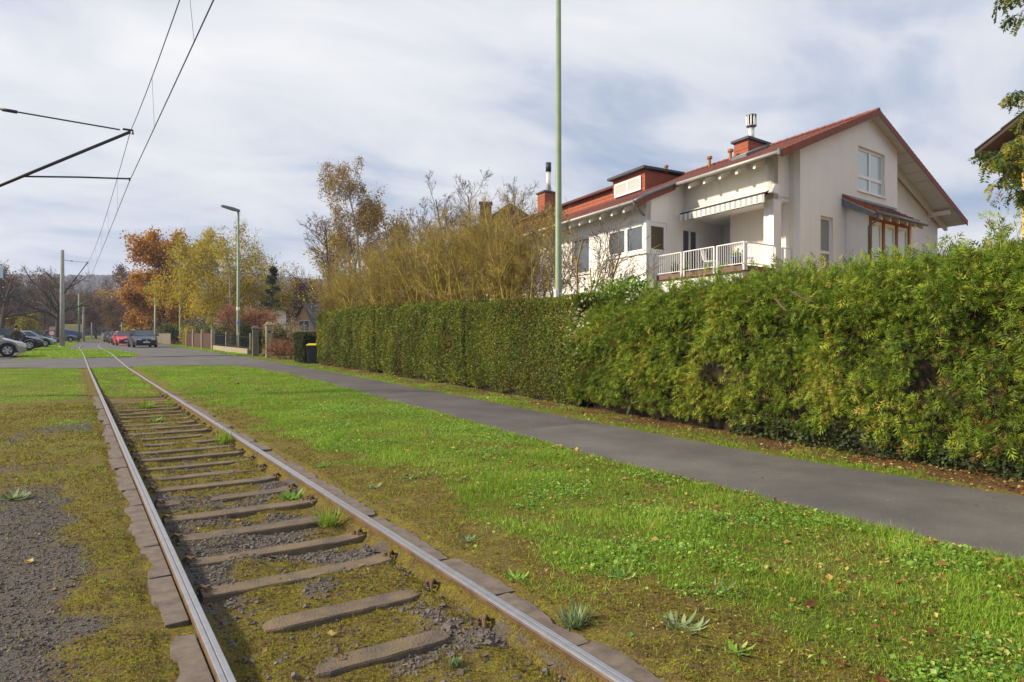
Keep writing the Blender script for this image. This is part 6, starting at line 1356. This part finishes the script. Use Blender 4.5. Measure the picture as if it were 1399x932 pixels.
# ------------------------------------------------------------------ cars
M['tyre'] = plain('tyre_rubber', (0.018, 0.018, 0.02), 0.85, 0.2, 9); M['rim'] = plain('alloy_rim', (0.5, 0.5, 0.5), 0.35, 0.2, 9, 0, 20, 0.8)
M['car_glass'] = glass('car_glass', (0.05, 0.065, 0.07), 0.05); M['trim'] = plain('black_trim', (0.02, 0.02, 0.022), 0.5, 0.2, 9)
M['lamp_glass'] = plain('headlight_glass', (0.62, 0.64, 0.66), 0.15, 0.15, 14); M['plate'] = plain('number_plate_white', (0.7, 0.7, 0.68), 0.4, 0.05, 9); M['redlamp'] = plain('tail_lamp', (0.45, 0.02, 0.02), 0.2, 0.1, 9)
def car(loc, rz, paint, label, L=4.5, W=1.84, H=1.5, belt=0.93, hood=0.98, rear='hatch', wheel=0.34, clear=0.2):
    """front towards +x"""
    e = empty('parked_car', loc, label, 'car', 'parked cars', rz); hw = W / 2; f, r = L / 2, -L / 2
    kw = dict(parent=e, local=True)
    ax = (f - 0.88, r + 0.86)
    # lower body: side outline with wheel arches, bowed in plan
    xs_ = sorted(set([round(float(x), 3) for x in np.linspace(r, f, 27)] + [round(a + o, 3) for a in ax for o in (-wheel - .07, wheel + .07)]))
    def lowz(x):
        z = clear
        for a in ax:
            q = (wheel + .07) ** 2 - (x - a) ** 2
            if q > 0: z = max(z, wheel + math.sqrt(q) * 0.95)
        if x > f - .12: z = max(z, clear + .08)
        return z
    def topz(x):
        if x > f - .22: return belt * .80 - (x - f + .22) * .75
        if x > f - hood - .35: return belt * .80 + (belt * 1.03 - belt * .80) * sstep(f - .2, f - hood - .25, x)
        if x < r + .12 and rear != 'hatch': return belt * 1.02
        return belt * 1.03
    def half(x): return hw * (1 - .16 * max(0, (x - f + .75) / .75) ** 2 - .10 * max(0, (r + .6 - x) / .6) ** 2)
    rows = []
    for x in xs_:
        w, z0, z1 = half(x), lowz(x), topz(x); zm = z0 + (z1 - z0) * .6
        rows.append([(x, -w * .93, z0), (x, -w, max(z0 + .02, zm)), (x, -w * .95, z1 - .03), (x, -w * .80, z1), (x, 0, z1 + .035), (x, w * .80, z1), (x, w * .95, z1 - .03), (x, w, max(z0 + .02, zm)), (x, w * .93, z0)])
    k = 9; vs = [p for q in rows for p in q]; n = len(rows)
    fs = [(i * k + j, i * k + j + 1, (i + 1) * k + j + 1, (i + 1) * k + j) for i in range(n - 1) for j in range(k - 1)] + [(i * k + k - 1, i * k, (i + 1) * k, (i + 1) * k + k - 1) for i in range(n - 1)] + [tuple(range(k)), tuple((n - 1) * k + j for j in range(k))[::-1]]
    body = MB().add(vs, fs).build('body', paint, smooth=False, **kw)
    MB().box(r + .25, f - .3, -hw * .80, hw * .80, clear - .03, wheel + .25).build('underbody', M['trim'], **kw)
    # cabin
    xw, xr = f - hood - .18, r + (.12 if rear == 'hatch' else .55); rw0, rr0 = xw - .78 * (H - belt) / .55 * .9, xr + (.30 if rear == 'hatch' else .45); zb = belt * 1.02; b0, b1 = hw * .90, hw * .70
    ring = lambda t: [(xr + (rr0 - xr) * t, -b0 + (b0 - b1) * t), (xw + (rw0 - xw) * t, -b0 + (b0 - b1) * t), (xw + (rw0 - xw) * t + .10 * (1 - t), 0), (xw + (rw0 - xw) * t, b0 - (b0 - b1) * t), (xr + (rr0 - xr) * t, b0 - (b0 - b1) * t), (xr + (rr0 - xr) * t - .05, 0)]
    cv = [(x, y, zb + (H - .07 - zb) * t) for t in (0, 1) for x, y in ring(t)] + [(x * .97 + .0, y * .86, H - .005) for x, y in ring(1)]
    cf = [(l * 6 + j, l * 6 + (j + 1) % 6, (l + 1) * 6 + (j + 1) % 6, (l + 1) * 6 + j) for l in range(2) for j in range(6)] + [tuple(12 + j for j in range(6))]
    cab = MB().add(cv, cf).build('cabin', paint, smooth=False, **kw)
    def pane(name, a, b_, t0, t1, e0, e1):
        """a glass field on the cabin between ring corners a and b_"""
        P = lambda t, s: Vector((*[ring(t)[a][i] + (ring(t)[b_][i] - ring(t)[a][i]) * s for i in (0, 1)], zb + (H - .07 - zb) * t))
        q = [P(t0, e0), P(t0, e1), P(t1, e1), P(t1, e0)]; nr = (q[1] - q[0]).cross(q[3] - q[0]).normalized()
        cx = Vector(((xw + xr) / 2, 0, zb)); nr = nr if nr.dot(q[0] - cx) > 0 else -nr
        MB().hexa([*[p + nr * .006 for p in q], *[p + nr * .016 for p in q]]).build(name, M['car_glass'], cab, local=True)
    for a, b_ in ((1, 2), (2, 3)): pane('windscreen', a, b_, .04, .95, .10 if a == 1 else 0.0, 1.0 if a == 1 else .90)
    for a, b_ in ((4, 5), (5, 0)): pane('rear_window', a, b_, .12, .90, .14 if a == 4 else 0, 1 if a == 4 else .86)
    for a, b_ in ((0, 1), (4, 3)):
        for s0, s1 in ((.08, .34), (.38, .64), (.68, .93)): pane('side_window', a, b_, .08, .92, s0, s1)
    for sx in ax:
        for s in (-1, 1):
            y0 = s * (hw - .20); w = MB().lathe([(wheel * .6, 0), (wheel * .96, 0.005), (wheel, .04), (wheel, .17), (wheel * .95, .205), (wheel * .64, .205), (wheel * .62, .15)], 20, (sx, 0, wheel), 'y')
            w.v = [(x, y * s + y0, z) for x, y, z in w.v]; wo = w.build('wheel', M['tyre'], smooth=False, **kw)
            m_ = MB().lathe([(wheel * .63, .16), (wheel * .60, .185), (wheel * .20, .175), (.03, .19)], 16, (sx, 0, wheel), 'y'); m_.v = [(x, y * s + y0, z) for x, y, z in m_.v]; m_.build('rim', M['rim'], wo, local=True)
            for q in range(5):
                a = q * 1.2566 + .3; g = MB().hexa([(sx + math.cos(a + o) * rr_, y0 + s * yy, wheel + math.sin(a + o) * rr_) for yy in (.188, .196) for rr_, o in ((wheel * .25, -.30), (wheel * .55, -.20), (wheel * .55, .20), (wheel * .25, .30))]); g.build('spoke_gap', M['trim'], wo, local=True)
    for s in (-1, 1):
        yy = s * hw * .62; zh = belt * .70
        MB().hexa([(f - .34, yy - s * .05 - .0, zh - .07), (f - .02, yy - .22 * s * 1, zh - .08), (f + .0, yy - .22 * s, zh + .03), (f - .30, yy - .05 * s, zh + .06), (f - .36, yy + .20 * s, zh - .05), (f - .10, yy + .12 * s, zh - .08), (f - .06, yy + .12 * s, zh + .02), (f - .34, yy + .20 * s, zh + .06)]).build('headlight', M['lamp_glass'], **kw)
        MB().box(r - .02, r + .06, yy - .14, yy + .14, zh, zh + .22).build('tail_light', M['redlamp'], **kw)
        MB().hexa([(xw - .05, s * (hw - .04), zb), (xw + .10, s * (hw - .04), zb), (xw + .06, s * (hw + .16), zb + .02), (xw - .05, s * (hw + .16), zb + .02), (xw - .05, s * (hw - .04), zb + .14), (xw + .08, s * (hw - .04), zb + .14), (xw + .04, s * (hw + .16), zb + .15), (xw - .05, s * (hw + .16), zb + .15)]).build('mirror', paint, **kw)
    MB().box(f - .10, f + .012, -hw * .34, hw * .34, belt * .50, belt * .70).build('grille', M['trim'], **kw)
    MB().box(f - .10, f + .006, -hw * .72, hw * .72, clear + .09, clear + .24).build('air_intake', M['trim'], **kw)
    MB().box(f + .013, f + .022, -.26, .26, belt * .42, belt * .42 + .11).build('number_plate', M['plate'], **kw)
    MB().lathe([(.07, 0), (.07, .012), (.05, .018)], 12, (f + .012, 0, belt * .62), 'x').build('badge', M['rim'], **kw)
    return e
C_sil = carpaint('silver_paint', (0.52, 0.52, 0.53), .4); C_navy = carpaint('navy_paint', (0.022, 0.024, 0.042), .2); C_lsil = carpaint('pale_silver_blue_paint', (0.42, 0.46, 0.53), .5); C_dk = carpaint('dark_grey_paint', (0.035, 0.038, 0.042), .3)
C_red = carpaint('red_paint', (0.50, 0.008, 0.025), .0); C_blk = carpaint('blue_black_paint', (0.010, 0.011, 0.020), .0); C_grey = carpaint('grey_paint', (0.20, 0.205, 0.21), .5)
# four cars on the road, facing us
def road_car(px, bot, paint, label, **k):
    p = G(px, bot); car((p.x, p.y + 2.2, float(terrain(p.y)) + .012), R(-90) + R(4), paint, label, **k)
road_car(197.2, 475.2, C_blk, 'blue-black car facing us with bright headlights, first of the road queue', W=1.92, H=1.62, belt=1.0, L=4.6)
road_car(171.5, 472.2, C_red, 'bright red car parked behind the blue-black car', W=1.84, H=1.48)
road_car(162.6, 469.5, C_dk, 'dark grey car half hidden behind the red car', H=1.5)
road_car(154.6, 467.6, C_blk, 'black car with pale windscreen at the end of the road queue', W=1.86, H=1.58)
# cars parked nose to the track on the left
def side_car(px_front, bot, paint, label, **k):
    p = G(px_front, bot); L_ = k.get('L', 4.5); car((p.x - L_ / 2, p.y + .9, float(terrain(p.y)) + .012), R(3), paint, label, **k)
side_car(34.5, 487.5, C_sil, 'silver sport utility car with black lower trim nearest the crossing', L=4.5, W=1.85, H=1.66, belt=1.04, wheel=.38, clear=.26)
side_car(58.5, 478.5, C_navy, 'navy car with dark alloy wheels parked beyond the silver sport utility car', L=4.6, H=1.62, belt=1.02, wheel=.38)
side_car(76.5, 474.3, C_lsil, 'pale silver-blue hatchback parked beyond the navy car', L=4.3, H=1.5)
side_car(79.5, 471.0, C_dk, 'dark estate car parked behind the pale silver-blue hatchback', L=4.7, H=1.52)
p = G(106, 467); car((p.x - 2.2, p.y, float(terrain(p.y)) + .012), R(0), C_grey, 'grey compact van parked behind the concrete mast', L=4.4, H=1.75, belt=1.0)
p = G(1, 476); car((p.x - 3.4, p.y + 3.5, float(terrain(p.y)) + .012), R(3), C_lsil, 'pale blue car with only its roof showing behind the silver one', L=4.4, H=1.75)
# cream and blue box truck
M['cream_p'] = carpaint('cream_paint', (0.62, 0.52, 0.27), 0); M['blue_p'] = carpaint('blue_paint', (0.05, 0.13, 0.42), 0)
p = G(113, 465.6); tz = float(terrain(p.y)); tr = empty('box_truck', (p.x, p.y, tz), 'cream box truck with a blue slanting band behind the grey van', 'truck', None, R(2))
kw = dict(parent=tr, local=True)
MB().box(-3.1, 0, 0, 2.3, .75, 2.75).build('box_body', M['cream_p'], bevel=.05, **kw)
MB().hexa([(-3.0, -.012, .9), (-.02, -.012, .8), (-.02, -.003, .8), (-3.0, -.003, .9), (-3.0, -.012, 1.95), (-.02, -.012, 1.35), (-.02, -.003, 1.35), (-3.0, -.003, 1.95)]).build('blue_band', M['blue_p'], **kw)
MB().hexa([(-4.9, .1, .5), (-3.15, .1, .5), (-3.15, 2.2, .5), (-4.9, 2.2, .5), (-4.6, .2, 2.3), (-3.15, .2, 2.4), (-3.15, 2.1, 2.4), (-4.6, 2.1, 2.3)]).build('cab', M['cream_p'], **kw)
MB().box(-3.1, 0, .1, 2.2, .5, .745).build('chassis', M['trim'], **kw)
for x in (-4.1, -1.0):
    for y in (.12, 1.95): MB().lathe([(.25, 0), (.42, .01), (.42, .22), (.25, .23)], 16, (x, y, .42), 'y').build('wheel', M['tyre'], **kw)

# ------------------------------------------------------------------ cabinet, signs
p = G(143, 466); tz = float(terrain(p.y)); cb = empty('cable_cabinet', (p.x, p.y, tz), 'grey green switch cabinet at the end of the road', 'cabinet', None, -TH); kw = dict(parent=cb, local=True)
MB().box(-.42, .42, -.2, .2, .12, 1.32).build('housing', M['concrete'], bevel=.02, **kw); MB().box(-.46, .46, -.24, .24, 1.322, 1.40).build('lid', M['greylid'], **kw); MB().box(-.44, .44, -.22, .22, 0, .118).build('plinth', M['sandstone_d'], **kw); MB().box(.20, .32, -.215, -.202, .60, .80).build('lock', M['black'], **kw)
M['sign_blue'] = plain('sign_blue', (0.05, 0.05, 0.35), 0.4, 0.1, 6); M['sign_red'] = plain('sign_red', (0.5, 0.02, 0.03), 0.4, 0.1, 6); M['sign_light'] = plain('sign_light_blue', (0.55, 0.72, 0.80), 0.4, 0.1, 6)
def sign(px, bot, top, wpx, hpx, mat, label, mat2=None):
    p = G(px, bot); d_ = p.x * ST + p.y * CT; h = (bot - top) * d_ / F; w, hh = wpx * d_ / F, hpx * d_ / F
    e = empty('sign', (p.x, p.y, float(terrain(p.y))), label, 'sign', None, -TH + .3); kw = dict(parent=e, local=True)
    MB().lathe([(.04, -.2), (.04, h)], 8).build('post', M['inox'], **kw); b_ = MB().box(-w / 2, w / 2, -.07, -.045, h - hh, h).build('panel', mat, bevel=.01, **kw)
    if mat2: MB().box(w * .55, w * 1.35, -.07, -.045, h - hh * .8, h + .1).build('panel', mat2, **kw)
    return e
sign(142, 465.5, 453.2, 4.2, 2.8, M['sign_blue'], 'blue sign with a small white plate above the switch cabinet', M['plate'])
sign(-7, 480, 365, 20, 15, M['sign_light'], 'pale blue board high on a post beside the parking ground')
p = G(71, 473); e = empty('round_sign', p, 'round red and white traffic sign behind the parked cars', 'sign', None, -TH + .3); h = (473 - 451) * (p.x * ST + p.y * CT) / F; kw = dict(parent=e, local=True)
MB().lathe([(.035, -.2), (.035, h)], 8).build('post', M['inox'], **kw); q = MB().lathe([(.30, -.02), (.30, 0)], 20, (0, -.05, h - .3), 'y').build('disc', M['sign_red'], **kw); MB().lathe([(.22, -.028), (.22, -.021)], 20, (0, -.05, h - .3), 'y').build('disc_centre', M['plate'], q, local=True)
p = G(173.5, 464.5); e = empty('no_entry_sign', p, 'small red sign on a post beyond the red car', 'sign', None, -TH + .3); h = (464.5 - 450) * (p.x * ST + p.y * CT) / F; kw = dict(parent=e, local=True)
MB().lathe([(.05, -.2), (.05, h)], 8).build('post', M['inox'], **kw); MB().lathe([(.36, -.03), (.36, 0)], 20, (0, -.05, h - .36), 'y').build('disc', M['sign_red'], **kw)

# ------------------------------------------------------------------ gate, fences, bin
def pillar(px, bot, top, wpx, mat, label, knob=False):
    p = G(px, bot); d_ = p.x * ST + p.y * CT; h = (bot - top) * d_ / F; w = wpx * d_ / F / 2 * .82; z = float(terrain(p.y)); e = empty('gate_pillar', (p.x, p.y, z), label, 'pillar', None, -.12); kw = dict(parent=e, local=True)
    n = 5
    for k in range(n): MB().box(-w + (k % 2) * .006, w - (k % 2) * .006, -w + (k % 2) * .006, w - (k % 2) * .006, (h - .18) * k / n + (.0 if k else -.2), (h - .18) * (k + 1) / n - .008).build('stone_block', mat, bevel=.012, **kw)
    MB().hexa([(-w - .07, -w - .07, h - .18), (w + .07, -w - .07, h - .18), (w + .07, w + .07, h - .18), (-w - .07, w + .07, h - .18), (-w * .6, -w * .6, h), (w * .6, -w * .6, h), (w * .6, w * .6, h), (-w * .6, w * .6, h)]).build('cap', mat, **kw)
    if knob: MB().lathe([(.07, -.03), (.07, 0)], 12, (0, -w - .005, h * .72), 'y').build('plaque', M['black'], **kw)
    return p
g1 = pillar(367.5, 488, 440, 10, M['sandstone'], 'sandstone gate pillar with a round dark plaque', True)
g2 = pillar(349, 486, 445, 9.5, M['sandstone_d'], 'weathered dark gate pillar beside the iron gate')
ga = empty('iron_gate', (g2.x + .3, g2.y + .3, float(terrain(g2.y))), 'open black iron gate leaf between the two pillars', 'gate', None, R(72)); kw = dict(parent=ga, local=True)
MB().box(0, 1.5, -.025, .025, .10, .16).box(0, 1.5, -.025, .025, 1.30, 1.36).box(0, .05, -.025, .025, .161, 1.299).box(1.45, 1.5, -.025, .025, .161, 1.299).build('gate_frame', M['black'], **kw)
MB().box(.051, 1.449, -.012, .012, .162, .62).build('kick_panel', M['black'], **kw)
for k in range(11): MB().tube([(.12 + k * .125, 0, .62), (.12 + k * .125, 0, 1.55)], .014, 6).build('bar', M['black'], **kw)
# low stone wall with iron railing beside the gate
wl = empty('garden_wall', (9.6, 52, .25), 'low sandstone garden wall with an iron railing left of the gate', 'wall')
pts = [G(341, 484.5), G(325, 482.5), G(308, 480.5), G(292, 478)]
for a, b_ in zip(pts[:-1], pts[1:]):
    d_ = (b_ - a); L_ = d_.length; nb = max(2, int(L_ / .9))
    for k in range(nb):
        p0 = a + d_ * (k / nb); p1 = a + d_ * ((k + 1) / nb); s = Vector((.15, .03, 0)); o0 = p0 + d_.normalized() * .006; z = .36
        MB().hexa([o0 - s - Vector((0, 0, .2)), p1 - s - Vector((0, 0, .2)), p1 + s - Vector((0, 0, .2)), o0 + s - Vector((0, 0, .2)), o0 - s + Vector((0, 0, z)), p1 - s + Vector((0, 0, z)), p1 + s + Vector((0, 0, z)), o0 + s + Vector((0, 0, z))]).build('stone_block', M['sandstone'], wl)
    for k in range(int(L_ / .16)):
        q = a + d_ * (k / int(L_ / .16)); MB().tube([q + Vector((0, 0, .36)), q + Vector((0, 0, 1.25))], .014, 5).build('railing_bar', M['black'], wl)
    for z in (.45, 1.12): MB().tube([a + Vector((0, 0, z)), b_ + Vector((0, 0, z))], .018, 5).build('railing_rail', M['black'], wl)
    MB().tube([a + Vector((.05, 0, .3)), a + Vector((.05, 0, 1.4))], .06, 6).build('railing_post', M['sandstone'], wl)
# post fence with red boards
M['redboard'] = plain('red_fence_board', (0.10, 0.045, 0.035), 0.8, 0.3, 6, .2, 40); M['greyboard'] = plain('weathered_board', (0.17, 0.145, 0.115), 0.9, 0.35, 5, .3, 40)
fe = empty('post_fence', (9.3, 65, .3), 'garden fence of concrete posts with red boards between', 'fence'); pts = [G(291, 478.2), G(277, 476.4), G(265, 474.8), G(256, 473.6)]
for i, q in enumerate(pts):
    MB().box(q.x - .13, q.x + .13, q.y - .13, q.y + .13, q.z - .2, q.z + 1.62).build('post', M['sandstone'], fe, bevel=.015)
for a, b_ in zip(pts[:-1], pts[1:]):
    L_ = (b_ - a).length; n = int(L_ / .30)
    for k in range(1, n):
        q = a + (b_ - a) * (k / n); MB().box(q.x - .015, q.x + .015, q.y - .12, q.y + .12, q.z + .05, q.z + 1.28 + .05 * math.sin(k * 2.1)).build('board', M['redboard'], fe)
    MB().tube([a + Vector((.06, 0, .4)), b_ + Vector((.06, 0, .4))], .03, 5).build('rail', M['greyboard'], fe); MB().tube([a + Vector((.06, 0, 1.0)), b_ + Vector((.06, 0, 1.0))], .03, 5).build('rail', M['greyboard'], fe)
fe = empty('board_fence', (9.2, 88, .3), 'old grey board fence behind the grass strip of the road', 'fence'); a, b_ = G(233, 471.4), G(215, 468.6); L_ = (b_ - a).length; n = 44
for k in range(n):
    q = a + (b_ - a) * (k / n); MB().box(q.x - .02, q.x + .02, q.y - L_ / n * .46, q.y + L_ / n * .46, q.z, q.z + 1.25 + .08 * math.sin(k * 1.7)).build('board', M['greyboard'], fe)
# wheelie bin
bn = empty('wheelie_bin', (10.22, 34.62, .004), 'dark grey wheelie bin with yellow lid at the end of the hedge', 'bin', None, R(-25)); kw = dict(parent=bn, local=True)
M['bin'] = plain('bin_plastic', (0.030, 0.034, 0.042), 0.5, 0.2, 6); M['yellow_lid'] = plain('yellow_plastic', (0.75, 0.62, 0.03), 0.45, 0.1, 6)
MB().hexa([(-.20, -.22, .06), (.20, -.22, .06), (.20, .20, .06), (-.20, .20, .06), (-.26, -.30, .96), (.26, -.30, .96), (.26, .27, .96), (-.26, .27, .96)]).build('body', M['bin'], bevel=.02, **kw)
MB().hexa([(-.28, -.33, .965), (.28, -.33, .965), (.28, .30, .965), (-.28, .30, .965), (-.24, -.29, 1.03), (.24, -.29, 1.03), (.24, .28, 1.06), (-.24, .28, 1.06)]).build('lid', M['yellow_lid'], bevel=.015, **kw)
for x in (-.25, .21): MB().lathe([(.10, 0), (.10, .04)], 14, (x, .22, .10), 'x').build('wheel', M['tyre'], **kw)
MB().tube([(-.22, .34, .98), (.22, .34, .98)], .018, 6).build('handle', M['bin'], **kw); MB().box(-.05, .05, -.275, -.268, .70, .80).build('label_plate', M['plate'], **kw)

# ------------------------------------------------------------------ the person behind the silver car
def person():
    p = G(21, 482.5); base = Vector((p.x, p.y + .6, float(terrain(p.y)))); e = empty('person', base, 'person in a dark olive jacket standing behind the silver sport utility car', 'person', None, R(165))
    J = dict(pel=(0, 0, .95), ch=(0, .02, 1.28), nk=(0, .01, 1.50), hb=(0, .0, 1.58), hd=(0, -.01, 1.68), ht=(0, 0, 1.78), kl=(-.10, -.02, .50), fl=(-.11, 0, .07), tl=(-.12, -.16, .05), kr=(.10, -.03, .50), fr=(.11, .01, .07), tr=(.12, -.15, .05), hl=(-.09, 0, .90), hrr=(.09, 0, .90), sl=(-.19, .01, 1.42), el=(-.25, .02, 1.13), wl=(-.22, -.10, .92), pl=(-.21, -.13, .84), sr=(.19, .01, 1.42), er=(.26, .01, 1.13), wr=(.22, -.12, .93), pr=(.21, -.15, .85))
    rad = dict(pel=.155, ch=.165, nk=.062, hb=.075, hd=.098, ht=.07, hl=.10, hrr=.10, kl=.065, kr=.065, fl=.05, fr=.05, tl=.045, tr=.045, sl=.075, sr=.075, el=.052, er=.052, wl=.036, wr=.036, pl=.035, pr=.035)
    ed = [('pel', 'ch'), ('ch', 'nk'), ('nk', 'hb'), ('hb', 'hd'), ('hd', 'ht'), ('pel', 'hl'), ('hl', 'kl'), ('kl', 'fl'), ('fl', 'tl'), ('pel', 'hrr'), ('hrr', 'kr'), ('kr', 'fr'), ('fr', 'tr'), ('ch', 'sl'), ('sl', 'el'), ('el', 'wl'), ('wl', 'pl'), ('ch', 'sr'), ('sr', 'er'), ('er', 'wr'), ('wr', 'pr')]
    for s, w in ((-1, 'pl'), (1, 'pr')):
        b = Vector(J[w])
        for k in range(4):
            n1, n2 = f'{w}{k}a', f'{w}{k}b'; J[n1] = tuple(b + Vector((.012 * (k - 1.5) * 1.3, -.02 + .006 * k, -.045))); J[n2] = tuple(Vector(J[n1]) + Vector((0, .012, -.04 + .004 * abs(k - 1)))); rad[n1] = .009; rad[n2] = .008; ed += [(w, n1), (n1, n2)]
        J[w + 't'] = tuple(b + Vector((-s * .035, -.03, -.03))); rad[w + 't'] = .010; ed.append((w, w + 't'))
    nm = list(J); me = bpy.data.meshes.new('body'); me.from_pydata([J[k] for k in nm], [(nm.index(a), nm.index(b_)) for a, b_ in ed], []); o = link('body', me, e)
    md = o.modifiers.new('skin', 'SKIN'); sv = me.skin_vertices[0].data if me.skin_vertices else None
    if sv is None:
        import bmesh
        bm = bmesh.new(); bm.from_mesh(me); bm.verts.layers.skin.verify(); bm.to_mesh(me); bm.free(); sv = me.skin_vertices[0].data
    for i, k in enumerate(nm): sv[i].radius = (rad[k], rad[k] * (.75 if k in ('pel', 'ch') else 1)); sv[i].use_root = (k == 'pel')
    sb = o.modifiers.new('sub', 'SUBSURF'); sb.levels = sb.render_levels = 2
    dg = bpy.context.evaluated_depsgraph_get(); dg.update(); m2 = bpy.data.meshes.new_from_object(o.evaluated_get(dg)); o.modifiers.clear(); o.data = m2
    m2.materials.clear(); skin = plain('skin', (0.50, 0.30, 0.21), .6, .1, 9); jk = plain('olive_jacket', (0.055, 0.048, 0.028), .85, .3, 9, .2, 40); tr_ = plain('dark_trousers', (0.03, 0.032, 0.04), .85, .3, 9, .2, 40); sh = plain('shoes', (0.02, 0.018, 0.016), .6)
    for m_ in (skin, jk, tr_, sh): m2.materials.append(m_)
    for f in m2.polygons:
        z = f.center.z; x = abs(f.center.x); f.material_index = 0 if (z > 1.50 or (x > .17 and z < .91)) else (1 if z > .86 or x > .17 else (2 if z > .10 else 3)); f.use_smooth = True
    hair = MB().lathe([(.02, .125), (.07, .112), (.100, .06), (.108, .0), (.100, -.05), (.085, -.06)], 14, (0, .022, 1.70)).build('hair', plain('brown_hair', (0.05, 0.032, 0.02), .8, .3, 20, .3, 60), e, True, local=True)
    for s in (-1, 1): MB().lathe([(.004, -.012), (.013, -.006), (.013, .0)], 8, (s * .036, -.098, 1.69), 'y').build('eye', M['black'], o, local=True); MB().lathe([(.006, -.03), (.025, 0), (.02, .02)], 8, (s * .10, .0, 1.675)).build('ear', skin, o, local=True)
    MB().hexa([(-.016, -.095, 1.635), (.016, -.095, 1.635), (.012, -.09, 1.69), (-.012, -.09, 1.69), (-.012, -.125, 1.64), (.012, -.125, 1.64), (.006, -.10, 1.69), (-.006, -.10, 1.69)]).build('nose', skin, o, local=True); MB().box(-.026, .026, -.101, -.092, 1.598, 1.606).build('mouth', plain('lips', (.35, .14, .11), .6), o, local=True)
person()

# ------------------------------------------------------------------ haze over the valley
hz = MB().box(-2600, 2700, -80, 2800, -3.0, 140.0); m_ = bpy.data.materials.new('haze'); m_.use_nodes = True; N_ = m_.node_tree.nodes; N_.clear()
pv = N_.new('ShaderNodeVolumePrincipled'); pv.inputs['Color'].default_value = (0.62, 0.74, 1.0, 1); pv.inputs['Density'].default_value = 0.00036; pv.inputs['Anisotropy'].default_value = 0.2
om = N_.new('ShaderNodeOutputMaterial'); m_.node_tree.links.new(pv.outputs[0], om.inputs['Volume'])
tag(hz.build('haze', m_), kind='stuff')
